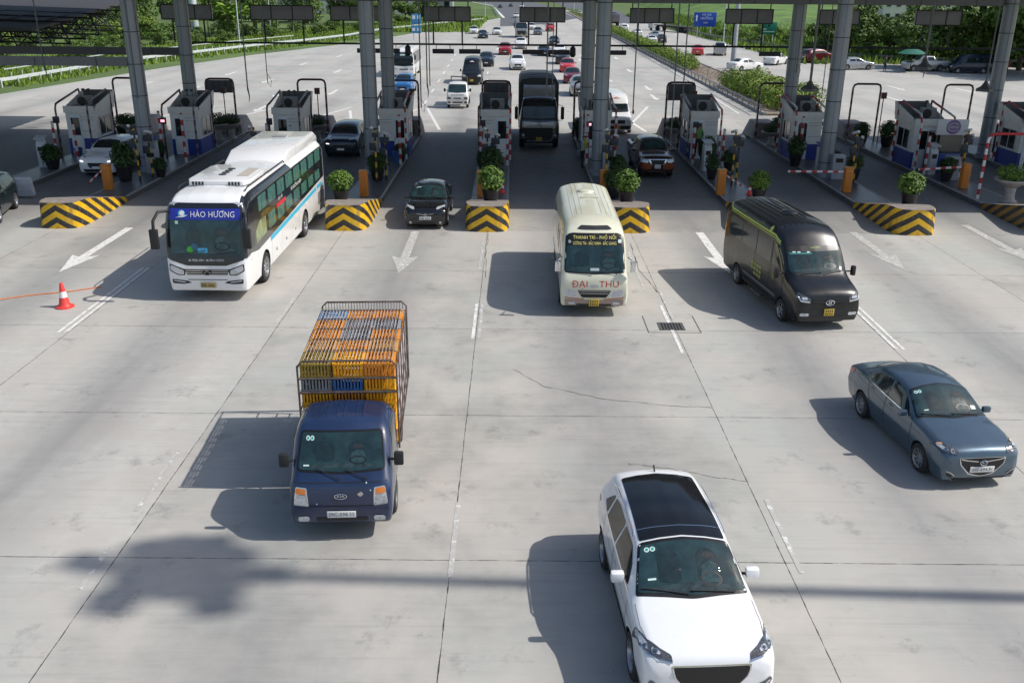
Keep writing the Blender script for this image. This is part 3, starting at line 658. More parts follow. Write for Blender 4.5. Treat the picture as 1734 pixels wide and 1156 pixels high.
# chains and rods hanging near the front edge
CAB = mat('hanging_cable', (.10, .105, .11), .5, .4)
for i, (x, z, r, y) in enumerate(((-12.0, 4.7, .03, 43), (-11.2, 5.0, .02, 43.5), (-26.6, 5.3, .05, 43), (-21.5, 5.6, .03, 44), (-17.0, 4.3, .03, 43), (-4.2, 4.0, .03, 43), (-3.95, 4.9, .03, 43.5), (-3.8, 4.95, .025, 43.2), (1.45, 4.6, .035, 42.6), (1.7, 4.9, .02, 42.6), (5.4, 3.9, .03, 43), (7.2, 2.2, .03, 43), (7.7, 3.6, .03, 43.5), (12.9, 5.6, .03, 44), (13.6, 4.9, .06, 44), (18.7, 5.9, .05, 44), (21.9, 4.9, .03, 44.5), (14.2, 4.5, .02, 44))):
    mb = MB(); mb.tube([(x, y, 11.5), (x, y, z)], r, 6)
    if i % 3 == 0: mb.tube([(x, y, z + .1), (x + .05, y, z - .25), (x + .02, y, z - .5)], .04, 6, rend=.012)
    if i % 4 == 1: mb.tube([(x, y, z + .4), (x + .18, y, z + .1), (x + .12, y, z - .2), (x, y, z)], .012, 5)
    if i in (14, 15, 16): mb.lathe([(.06, .35), (.2, .12), (.42, 0), (.42, -.12), (.001, -.12)], (x, y, z), 4)
    tag(mb.build('hanging_rod' if r > .04 else 'hanging_cable', CAB), ['long cable over the coach roof','short looped cable over the coach roof','thick rod at the far upper left','cable left of the leftmost column','cable between the two left columns','cable left of the white light truck','second cable left of the white light truck','third cable left of the white light truck','cable over the tall black truck','looped cable over the tall black truck','cable just right of the minivan column','long cable above the dark pickup','cable above the seventh booth','rod left of the red flower booth','thick rod with a cone lamp by the eighth booth','rod with a cone lamp over the shaded verge','rod with a cone lamp at the right edge','thin cable near the eighth booth'][i], 'cable', 'rods and cables hanging from the canopy')
# ---------------------------------------------------------------- booths, planters, barriers, hoops
WALL = mat('booth_panel', (.78, .77, .74), .5, noise=.06, nscale=2); DOOR = mat('booth_door', (.72, .78, .82), .4); BLUEB = mat('booth_blue', (.02, .05, .28), .4, noise=.1); WELL = mat('roof_well', (.13, .135, .14), .7, noise=.2, nscale=3); FAN = mat('fan_black', (.012, .012, .013), .5)
def redwhite(name='red_white_pipe', red=(.42, .025, .03), wht=(.62, .62, .62), per=.56, axis=2):
    m = mat(name, red, .4); g = G(m); v_, q = g.xyz(); s = g.math('FRACT', g.math('DIVIDE', q[axis], per)); s = g.math('GREATER_THAN', s, .5); g.ln(g.mix(s, wht, red), g.p.inputs['Base Color']); return m
RW = redwhite(); RWX = redwhite('red_white_arm', per=.5, axis=0); MRW = redwhite('maroon_pipe', (.075, .02, .025), (.22, .17, .17), .5); MRX = redwhite('maroon_pipe_top', (.07, .02, .025), (.22, .17, .17), .5, 0); YB = redwhite('yellow_black_pole', (.55, .33, .02), (.02, .02, .02), .5)
BD = ['behind the left white crossover', 'right of the leftmost column', 'half hidden behind the white coach roof', 'behind the column right of the coach', 'left of the tall black truck', 'behind the column by the attendant', 'with a worker in a green vest at its door window', 'with red flowers on its roof', 'with a round emblem on its front', 'cut by the right edge']
def booth(i):
    x = IX[i] + (.0, .0, 0, .1, .05, -.1, .1, .1, 0, 0)[i]; y = 52.1 if i < 8 else 49.6
    e = empty('toll_booth', (x, y, .25), 0, 'grey and blue toll booth ' + BD[i], 'toll booth', 'toll booths on the islands'); W_ = .78; D = 2.6
    mb = MB(); mb.box((0, D / 2, 1.65), (W_ * 2, D, 1.6)); mb.build('wall', WALL, e, smooth=0)
    mb = MB(); mb.box((0, D / 2, .425), (W_ * 2 + .02, D + .02, .85)); mb.build('blue_base', BLUEB, e, smooth=0)
    mb = MB(); mb.box((0, -.03, 2.42), (W_ * 2 + .1, .12, .36))
    for sg in (-1, 1): mb.add([(sg * (W_ + .05), -.09, 2.24), (sg * (W_ + .05), D + .1, 2.24), (sg * (W_ + .12), D + .25, 3.2), (sg * (W_ + .05), .35, 2.6), (sg * (W_ - .0), -.09, 2.24), (sg * W_, D + .1, 2.24), (sg * (W_ + .05), D + .2, 3.2), (sg * W_, .35, 2.6)], [(0, 1, 2, 3), (4, 7, 6, 5), (0, 3, 7, 4), (3, 2, 6, 7), (1, 5, 6, 2), (0, 4, 5, 1)])
    mb.build('fascia', WALL, e, smooth=0)
    mb = MB(); mb.add([(-W_, .05, 2.5), (W_, .05, 2.5), (W_, D + .1, 2.5), (-W_, D + .1, 2.5), (-W_ - .05, D + .25, 3.2), (W_ + .05, D + .25, 3.2)], [(0, 1, 2, 3), (3, 2, 5, 4)]); mb.box((0, D + .22, 2.85), (W_ * 2 + .1, .06, .7)); mb.build('roof_well', WELL, e, smooth=0)
    ac = empty('cooling_unit', (0, 0, 0)); bpy.data.objects.remove(ac)
    mb = MB(); mb.box((.08, .75, 2.80), (.78, .34, .58)); ac = mb.build('cooling_unit', mat('ac_grey', (.22, .225, .23), .5), e, bevel=.02)
    mb = MB(); mb.lathe([(.24, -.0), (.24, -.02), (.001, -.02)], (-.02, .575, 2.80), 20, axis='y'); ring(mb, -.02, .55, 2.80, .16, .16, .008); mb.build('fan', FAN, ac)
    dx = .36 if i in (4, 3) else (-.28 if i < 6 or i == 7 else -.32)
    mb = MB(); mb.box((dx, -.02, 1.06), (.66, .05, 2.1)); d = mb.build('door', DOOR, e, bevel=.01)
    mb = MB(); mb.box((dx, -.05, 1.5), (.46, .02, .95)); mb.build('door_window', GLASS, d, smooth=0)
    mb = MB(); mb.box((dx, -.055, .55), (.44, .015, .6)); mb.build('door_panel', WALL, d, smooth=0)
    mb = MB(); mb.box((dx + (.26 if dx < 0 else -.26), -.07, 1.0), (.03, .05, .14)); mb.build('handle', CHROME, d)
    sx = -dx * 1.35
    for z in (1.25, 1.85, 2.0): mb = MB(); mb.box((sx, -.005, z), (.7, .014, .012)); mb.build('panel_seam', CDK, e, smooth=0)
    for sg in (-1, 1):
        mb = MB(); mb.box((sg * (W_ + .005), D * .5, 1.45), (.03, 1.5, .95)); w_ = mb.build('service_window', GLASS, e, smooth=0)
        mb = MB()
        for yy in (-.77, -.02, .77): mb.box((sg * (W_ + .015), D * .5 + yy, 1.45), (.045, .05, 1.02))
        for zz in (.95, 1.95): mb.box((sg * (W_ + .015), D * .5, zz), (.045, 1.56, .05))
        mb.build('window_frame', mat('frame_white', (.6, .6, .6), .4), w_, smooth=0)
    if i in (0, 1, 2, 8): mb = MB(); [mb.tube([(a, .9, 2.5), (a, .9, 3.4)], .02, 5) or mb.box((a, .86, 3.4), (.1, .2, .1)) for a in (.0, .3)]; mb.build('antenna', STEEL, e)
    if i == 8:
        mb = MB(); mb.box((.62, -1.2, 2.35), (1.6, .1, .78)); s = mb.build('sign_panel', mat('sign_white', (.58, .58, .6), .4), e, bevel=.01)
        mb = MB(); mb.lathe([(.36, -1.26), (.36, -1.275), (.001, -1.275)], (.66, 0, 2.36), 28, axis='y'); o = mb.build('round_emblem', mat('emblem_violet', (.17, .10, .26), .4), s)
        mb = MB()
        mb.tube([(.66 + .3 * cos(a), -1.285, 2.36 + .2 * sin(a)) for a in [radians(t) for t in range(40, 330, 15)]], .02, 5); mb.tube([(.42, -1.285, 2.40), (.92, -1.285, 2.40)], .018, 5); mb.tube([(.42, -1.285, 2.32), (.92, -1.285, 2.32)], .018, 5); mb.build('emblem_lines', mat('sign_white', (.58, .58, .6), .4), o)
        mb = MB(); mb.box((.62, -.62, .5), (1.5, 1.0, 1.0)); mb.build('front_counter', BLUEB, e, bevel=.01); mb = MB(); mb.box((.62, -.62, 1.5), (1.4, .9, 1.0)); mb.build('front_glazing', GLASS, e, smooth=0)
    if i == 7:
        m2 = mat('flower_red', (.4, .03, .04), .6); mb = MB(); random.seed(9)
        for k in range(80): mb.box((.5 + random.gauss(0, .16), 1.2 + random.gauss(0, .3), 2.75 + random.gauss(0, .08)), (.07, .06, .04), rz=random.random() * 3, rx=random.random())
        mb.build('flower_box', m2, e, smooth=0)
    return e
for i in range(10): booth(i)
# guard pipes by each booth, hoops behind
HL = set((1, 4, 6))
for i, x in enumerate(IX):
    yb = 51.3 if i < 8 else 48.8
    for sg in (-1, 1):
        X0 = sg * .86; mb = MB(); P = [(X0, 0, 0), (X0, 0, 2.55), (X0, .15, 2.8), (X0 * .9, .4, 2.9), (X0 * .9, 2.9, 3.3), (X0, 3.15, 3.15), (X0, 3.2, 0)]
        mb.tube(P, .055, 8); o = mb.build('guard_pipe', RW if i > 2 and sg > 0 or i > 6 else MRW); o.location = (x, yb - .1, .25)
        tag(o, f'bent striped guard pipe on the {"left" if sg < 0 else "right"} of the {pos[i]} booth from the left', 'guard pipe', 'striped guard pipes around the booths')
        mb = MB(); mb.tube([(0, 0, 0), (0, 0, 2.0 + .6 * (i % 2))], .07, 10); o = mb.build('striped_post', RW); o.location = (x + sg * .72, yb - 1.0 - .7 * (sg > 0), .25)
        tag(o, f'red and white post in front of the {pos[i]} booth from the left, {"left" if sg < 0 else "right"} one', 'post', 'red and white posts before the booths')
    mb = MB(); w2 = .86; H = 3.45 + (.0 if i % 2 else .0)
    mb.tube([(-w2, 0, 0), (-w2, 0, H - .25), (-w2 + .07, 0, H - .07), (-w2 + .25, 0, H), (w2 - .25, 0, H), (w2 - .07, 0, H - .07), (w2, 0, H - .25), (w2, 0, 0)], .065, 8)
    e = empty('height_hoop', (x - .05, 59.2, .25), 0, f'dark striped pipe hoop behind the {pos[i]} booth from the left' + (' holding a grey sign panel' if i in HL else ''), 'hoop', 'striped pipe hoops behind the booths'); mb.build('pipe_hoop', MRW, e)
    if i in HL:
        hh = 1.0 if i > 1 else .75; mb = MB(); mb.box((0, 0, H - .08 - hh / 2), (w2 * 1.82, .14, hh)); s = mb.build('sign_panel', mat('led_back', (.085, .09, .10), .55, noise=.1), e, bevel=.015)
        mb = MB()
        for k in range(1, 4): mb.box((-w2 * .91 + w2 * 1.82 * k / 4, -.08, H - .08 - hh / 2), (.02, .02, hh * .96))
        mb.build('panel_seam', CDK, s, smooth=0)
# foliage ---------------------------------------------------------------
def leafmat(name, c, c2):
    m = mat(name, c, .55); g = G(m); o = g.new('ObjectInfo'); t = g.new('TexCoord'); n = g.noise(t.outputs['Object'], 1.4, 3); n2 = g.noise(t.outputs['Object'], 18, 2)
    k = g.math('ADD', g.math('MULTIPLY', n, .55), g.math('MULTIPLY', n2, .45)); g.ln(g.mix(g.mapr(k, .38, .62), c, c2), g.p.inputs['Base Color']); g.p.inputs['Subsurface Weight'].default_value = 0
    g.p.inputs['Specular IOR Level'].default_value = .35; return m
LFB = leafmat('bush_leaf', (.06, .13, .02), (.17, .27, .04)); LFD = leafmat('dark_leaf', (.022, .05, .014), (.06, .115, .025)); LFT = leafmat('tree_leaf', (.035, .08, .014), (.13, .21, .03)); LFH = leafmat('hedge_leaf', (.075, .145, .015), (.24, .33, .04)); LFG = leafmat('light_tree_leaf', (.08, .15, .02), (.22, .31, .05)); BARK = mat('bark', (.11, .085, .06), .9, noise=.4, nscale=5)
def leaves(mb, n, shape, size, up=.35, long=1.7):
    for _ in range(n):
        p, o = shape(); d = (Vector(o) + Vector((random.gauss(0, .5), random.gauss(0, .5), random.gauss(up, .5)))).normalized(); s = d.orthogonal().normalized(); s = Matrix.Rotation(random.random() * 6.28, 3, d) @ s; t = d.cross(s); z = size * random.uniform(.6, 1.3); p = Vector(p)
        a = p - s * z * long * .5; b = p + s * z * long * .5
        mb.add([a, p + t * z * .45 + d * z * .12, b, p - t * z * .45 + d * z * .12], [(0, 1, 2, 3)])
def blob(cx, cy, cz, rx, ry, rz, shell=.55):
    def f():
        while True:
            v_ = Vector((random.uniform(-1, 1), random.uniform(-1, 1), random.uniform(-1, 1)))
            if shell < v_.length < 1: break
        return (cx + v_.x * rx, cy + v_.y * ry, cz + v_.z * rz), v_.normalized()
    return f
def add_mesh_leaves(name, n, shapes, size, m, parent=None, seed=1, long=1.7, up=.35, core=None):
    random.seed(seed); mb = MB(); k = sum(w_ for _, w_ in shapes)
    for s, w_ in shapes: leaves(mb, int(n * w_ / k), s, size, up, long)
    return mb.build(name, m, parent, smooth=0, fix=False)
POT = mat('black_pot', (.022, .02, .023), .35, noise=.2); POTS = mat('stone_planter', (.36, .34, .32), .6, noise=.2, nscale=6); SOIL = mat('soil', (.03, .02, .015), .9)
def pot_plant(label, leafm, rx=.55, rz=.46, seed=1, n=950, up=.6):
    e = empty('potted_bush', (0, 0, 0), 0, label, 'potted plant', 'potted bushes on the toll islands')
    mb = MB(); mb.lathe([(.22, 0), (.24, .03), (.30, .25), (.335, .46), (.36, .5), (.36, .54), (.31, .54), (.3, .48), (.001, .48)], n=24); mb.build('pot', POT, e)
    mb = MB(); random.seed(seed)
    for k in range(7): a = random.random() * 6.28; mb.tube([(0, 0, .45), (.15 * cos(a), .15 * sin(a), .7), (.35 * cos(a), .35 * sin(a), .95)], .014, 5, rend=.006)
    mb.build('stems', BARK, e)
    add_mesh_leaves('foliage', n, [(blob(0, 0, .9, rx, rx, rz, .45), 1), (blob(.12, .05, 1.1, rx * .5, rx * .5, rz * .6, .2), .25), (blob(-.2, -.1, 1.0, rx * .55, rx * .5, rz * .5, .2), .25)], .078, leafm, e, seed, 2.7, up + .25)
    return e
def bowl_plant(label, leafm, seed=1, flat=.62):
    e = empty('bowl_planter', (0, 0, 0), 0, label, 'planter', 'stone bowl planters on the toll islands')
    mb = MB(); mb.lathe([(.34, 0), (.34, .06), (.24, .12), (.2, .3), (.22, .62), (.36, .72), (.62, .86), (.68, .93), (.66, .98), (.6, .96), (.001, .92)], n=28); mb.build('bowl', POTS, e)
    add_mesh_leaves('foliage', 900, [(blob(0, 0, 1.22, .66, .66, .36, .5), 1), (blob(0, 0, 1.05, .6, .6, .2, .2), .3)], .07, leafm, e, seed, 2.0)
    return e
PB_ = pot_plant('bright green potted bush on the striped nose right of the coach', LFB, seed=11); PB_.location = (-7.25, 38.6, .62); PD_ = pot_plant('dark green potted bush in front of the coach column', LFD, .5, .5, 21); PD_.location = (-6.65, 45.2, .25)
def put(p, x, y, z, label, s=1., rz=None):
    c = copy_tree(p); c.location = (x, y, z); c.scale = (s * random.uniform(.88, 1.1), s * random.uniform(.88, 1.1), s * random.uniform(.85, 1.2)); c.rotation_euler = (0, 0, rz if rz is not None else random.random() * 6); c['label'] = label; return c
put(PB_, -.95, 38.5, .62, 'bright green potted bush on the nose behind the black saloon', 1.12); put(PB_, 4.75, 38.4, .62, 'bright green potted bush on the nose behind the cream minibus'); put(PB_, 10.9, 40.8, .4, 'bright green potted bush behind the black van', .98); put(PB_, 16.75, 38.8, .62, 'bright green potted bush on the nose right of the black van', 1.02)
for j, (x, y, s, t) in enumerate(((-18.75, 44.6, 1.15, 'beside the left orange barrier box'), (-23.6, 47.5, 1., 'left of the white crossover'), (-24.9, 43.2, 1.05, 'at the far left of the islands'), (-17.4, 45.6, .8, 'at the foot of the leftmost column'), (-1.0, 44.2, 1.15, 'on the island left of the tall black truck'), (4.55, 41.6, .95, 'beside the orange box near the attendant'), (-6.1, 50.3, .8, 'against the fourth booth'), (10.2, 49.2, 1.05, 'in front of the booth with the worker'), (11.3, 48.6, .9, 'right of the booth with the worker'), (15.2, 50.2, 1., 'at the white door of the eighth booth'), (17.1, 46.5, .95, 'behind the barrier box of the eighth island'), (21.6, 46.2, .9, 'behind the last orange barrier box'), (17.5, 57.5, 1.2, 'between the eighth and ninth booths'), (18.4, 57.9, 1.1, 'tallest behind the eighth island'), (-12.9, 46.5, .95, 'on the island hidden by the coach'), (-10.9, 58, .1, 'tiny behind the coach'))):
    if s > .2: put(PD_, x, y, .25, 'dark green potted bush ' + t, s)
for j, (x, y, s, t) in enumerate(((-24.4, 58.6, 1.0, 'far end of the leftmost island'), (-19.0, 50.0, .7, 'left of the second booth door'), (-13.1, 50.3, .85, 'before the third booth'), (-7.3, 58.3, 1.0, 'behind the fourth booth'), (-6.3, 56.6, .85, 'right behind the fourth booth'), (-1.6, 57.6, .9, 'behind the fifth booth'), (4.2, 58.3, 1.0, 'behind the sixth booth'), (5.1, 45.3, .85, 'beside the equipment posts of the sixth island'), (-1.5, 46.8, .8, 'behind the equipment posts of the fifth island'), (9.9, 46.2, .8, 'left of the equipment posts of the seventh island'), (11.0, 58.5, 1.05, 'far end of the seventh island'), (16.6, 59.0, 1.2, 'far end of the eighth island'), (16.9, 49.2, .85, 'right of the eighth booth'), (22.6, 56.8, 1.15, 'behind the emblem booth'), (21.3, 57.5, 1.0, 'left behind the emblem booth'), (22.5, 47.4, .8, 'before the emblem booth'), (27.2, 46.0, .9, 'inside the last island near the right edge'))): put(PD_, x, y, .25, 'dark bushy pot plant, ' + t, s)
PW_ = bowl_plant('dark clipped plant in a stone bowl behind the first booth', LFD, 31); PW_.location = (-23.4, 57.2, .25)
for x, y, t in ((-18.0, 57.3, 'behind the second booth, between hoop and column'), (-12.0, 57.4, 'behind the third booth'), (9.9, 57.3, 'behind the booth with the worker'), (15.7, 57.2, 'under the grey sign panel hoop on the right'), (-17.4, 57.9, 'second one behind the second booth')): put(PW_, x, y, .25, 'dark clipped plant in a stone bowl ' + t, .95)
pg = bowl_plant('bright green plant in a pale stone bowl inside the red and white pipe frame', LFB, 41); pg.location = (22.35, 41.4, .25); pg.scale = (1.08,) * 3
# bonsai
e = empty('bonsai_planter', (28.7, 55.5, .25), 0, 'clipped cloud shaped bonsai in a blue pot at the right edge column', 'planter'); mb = MB(); mb.lathe([(.3, 1.1), (.42, 1.4), (.45, 1.6), (.38, 1.6), (.001, 1.55)], n=20); mb.lathe([(.4, 0), (.42, 1.08), (.001, 1.08)], n=20); mb.build('pot', mat('blue_pot', (.02, .025, .06), .3), e); mb = MB(); mb.tube([(0, 0, 1.5), (.1, 0, 1.9), (-.05, 0, 2.2)], .05, 6); mb.build('trunk', BARK, e); add_mesh_leaves('foliage', 700, [(blob(0, 0, 2.25, .8, .6, .34, .3), 1)], .07, LFD, e, 5)
# barrier boxes with arms
ORG = mat('orange_cabinet', (.62, .22, .03), .4, noise=.12, nscale=4)
BXL = {1: 'orange barrier box beside the white crossover, its striped arm pointing down', 2: 'orange barrier box hidden behind the coach', 3: 'orange barrier box behind the potted bush right of the coach', 4: 'orange barrier box on the island left of the tall black truck', 5: 'orange barrier box below the attendant', 6: 'orange barrier box with a folded striped arm, above the black van', 7: 'orange barrier box with its striped arm across the lane to the left', 8: 'rightmost orange barrier box with its striped arm across the lane'}
for i, bx, by in ((1, -18.75, 42.6), (2, -12.2, 42.6), (3, -6.75, 41.6), (4, -1.45, 41.8), (5, 4.15, 42.2), (6, 9.6, 42.6), (7, 15.7, 43.4), (8, 21.75, 44.6)):
    e = empty('barrier_box', (bx, by, .25), 0, BXL[i], 'barrier', 'orange barrier boxes at the lane exits')
    mb = MB(); mb.box((0, 0, .55), (.36, .36, 1.1)); mb.box((0, 0, 1.13), (.4, .4, .06)); c = mb.build('cabinet', ORG, e, bevel=.02)
    mb = MB(); mb.box((-.01, -.185, .55), (.26, .012, .85)); mb.build('cabinet_door', mat('orange_door', (.56, .19, .03), .45), c, smooth=0)
    if i in (7, 8): mb = MB(); mb.box((-1.35 if i == 7 else -1.05, -.05, .95), (3.0 if i == 7 else 2.5, .05, .1), ry=0 if i == 7 else radians(-4)); mb.box((-.0, -.1, .95), (.3, .1, .2)); mb.build('barrier_arm', RWX, e, bevel=.01)
    elif i in (1, 6): sg = -1 if i == 1 else 1; mb = MB(); mb.tube([(sg * .1, -.12, .95), (sg * (.75 if i == 1 else .95), -.35, .35 if i == 1 else .42)], .04, 6); mb.build('barrier_arm', redwhite('short_arm', per=.22, axis=0), e)
# sensor and camera posts
for i, x in enumerate(IX[1:9]):
    for k, (dx_, h) in enumerate(((.15, 2.6), (.52, 2.25))):
        e = empty('camera_post', (x + dx_ - .35 * (i in (3, 4)), 44.6 + .7 * k + (1.0 if i > 6 else 0), .25), 0, f'yellow and black equipment post on the {pos[i + 1]} island from the left, ' + ('nearer' if k == 0 else 'farther') + ' one', 'post', 'yellow and black equipment posts')
        mb = MB(); mb.tube([(0, 0, 0), (0, 0, h)], .05, 8); mb.build('pole', YB, e)
        mb = MB(); mb.box((0, -.08, h - .3), (.42, .12, .3) if k else (.26, .16, .2)); mb.box((-.12, -.1, h - .85), (.3, .14, .34)); mb.build('control_box', mat('box_dark', (.03, .035, .05), .5), e, bevel=.015)
        mb = MB(); mb.box((.1 if k else -.14, -.2, h + .02), (.13, .42, .12), rx=radians(-18), rz=radians(-25 if k else 20)); mb.build('camera', mat('camera_white', (.6, .61, .62), .35), e, bevel=.03)
    if i % 2 == 0 or i == 7:
        e = empty('kiosk', (x + .1, 46.6 + (1.2 if i == 3 else 0), .25), 0, f'small grey equipment kiosk on the {pos[i + 1]} island from the left', 'kiosk', 'equipment kiosks on the islands'); mb = MB(); mb.box((0, 0, .6), (.6, .45, 1.2)); mb.build('kiosk_case', mat('kiosk_grey', (.34, .36, .40), .4, noise=.1), e, bevel=.02); mb = MB(); mb.box((0, -.24, .95), (.36, .02, .2)); mb.build('screen', SEAL, e, smooth=0)
    mb = MB(); mb.tube([(0, 0, 0), (0, 0, 3.0)], .03, 6); mb.box((0, -.03, 2.9), (.3, .16, .36)); o = mb.build('signal_post', mat('rusty_signal', (.12, .05, .04), .6)); o.location = (x + .55, 57.9, .25); tag(o, f'thin signal post behind the {pos[i + 1]} booth from the left', 'signal post', 'thin signal posts behind the booths')
# clutter on the islands: ticket machines, bins, small cones, chairs, lit signals
PK_ = mat('signal_pink', (.9, .35, .45), .4, emit=2.2); BIN = mat('bin_blue', (.03, .10, .28), .5, noise=.2); LTG = mat('machine_white', (.52, .55, .58), .4, noise=.1)
random.seed(21)
for i, x in enumerate(IX[:9]):
    n_ = pos[i]
    e = empty('ticket_machine', (x - .35, 48.3 + random.uniform(-.4, .4), .25), random.uniform(-.2, .2), f'pale ticket machine with a sloped hood on the {n_} island from the left', 'ticket machine', 'ticket machines on the islands')
    mb = MB(); mb.prism([(-.2, 0), (.2, 0), (.2, 1.35), (-.02, 1.45), (-.2, 1.15)], .4, axis='x', lo=-.2); mb.build('housing', LTG, e, bevel=.02); mb = MB(); mb.box((0, -.21, .95), (.26, .02, .22)); mb.build('screen', SEAL, e, smooth=0); mb = MB(); mb.box((.0, -.02, 1.52), (.5, .55, .05), rx=.2); mb.build('hood', BLUEB if i % 2 else LTG, e)
    if i % 3 != 1:
        e = empty('waste_bin', (x + .45, 50.2 + random.uniform(-.5, .5), .25), 0, f'small blue waste bin on the {n_} island from the left', 'bin', 'waste bins on the islands'); mb = MB(); mb.lathe([(.16, 0), (.21, .55), (.23, .56), (.23, .6), (.15, .64), (.001, .65)], n=16); mb.build('bin_body', BIN, e)
    e = empty('lane_signal', (x - .62, 50.6, .25), 0, f'slim lane signal with a lit pink lamp on the {n_} island from the left' if i in (1, 5) else f'slim unlit lane signal post on the {n_} island from the left', 'signal', 'lane signals before the booths')
    mb = MB(); mb.tube([(0, 0, 0), (0, 0, 1.9)], .035, 6); mb.build('post', STEEL, e); mb = MB(); mb.box((0, 0, 2.05), (.3, .16, .34)); mb.build('lamp_box', mat('box_dark', (.03, .035, .05), .5), e, bevel=.02); mb = MB(); mb.box((0, -.09, 2.05), (.2, .02, .12)); mb.build('lamp', PK_ if i in (1, 5) else STEEL, e, smooth=0)
    if i in (0, 3, 4, 7):
        e = empty('office_chair', (x + .3, 47.2 + .5 * (i == 4), .25), random.random() * 3, f'dark plastic chair standing on the {n_} island from the left', 'chair', 'chairs on the islands'); mb = MB(); mb.box((0, 0, .45), (.42, .42, .04)); mb.build('seat', BLACKP, e, bevel=.01); mb = MB(); mb.box((0, .2, .7), (.4, .04, .4)); mb.build('backrest', BLACKP, e, bevel=.01)
        for a in (-.18, .18):
            for b in (-.18, .18): mb = MB(); mb.tube([(a, b, 0), (a * .95, b * .95, .45)], .015, 5); mb.build('leg', STEEL, e)
    if i in (2, 4, 5, 6):
        e = empty('small_cone', (x + .55 * (1 if i != 5 else -1), 42.6, .25), 0, f'small red and white cone on the {n_} island from the left', 'traffic cone', 'small cones on the islands'); mb = MB(); mb.lathe([(.17, 0), (.17, .02), (.11, .04), (.075, .22)], n=16); mb.lathe([(.055, .33), (.03, .5), (.001, .5)], n=16); mb.build('cone_body', MC['cone_red'], e); mb = MB(); mb.lathe([(.0755, .22), (.055, .33)], n=16); mb.build('reflective_band', MC['cone_white'], e)
# red and white pipe frame right
mb = MB(); mb.tube([(0, 0, 0), (0, 0, 2.7), (.08, 0, 2.92), (.3, 0, 3.0), (3.2, 0, 3.0), (3.42, 0, 2.92), (3.5, 0, 2.7), (3.5, 0, 0)], .065, 10); o = mb.build('pipe_frame', redwhite('thick_red_white', (.45, .025, .03), (.72, .72, .72), .52)); o.location = (21.25, 42.0, .2)
m_ = o.data.materials[0]; g = G(m_)
tag(o, 'thick red and white pipe frame at the right edge in front of the last booths', 'pipe frame')
# hoarding in shade at left, white covers
for x, y, w_, t in ((-22.7, 41.6, 1.9, 'white covered panel lying along the second island kerb'), (-24.6, 41.0, .9, 'crumpled white sheet bundle at the left edge')):
    mb = MB(); mb.box((0, 0, .45), (w_, .25, .85), rx=.25); o = mb.build('white_panel', mat('tarp_white', (.5, .54, .6), .5, noise=.15, nscale=5), bevel=.05); o.location = (x, y, .1); tag(o, t, 'panel')
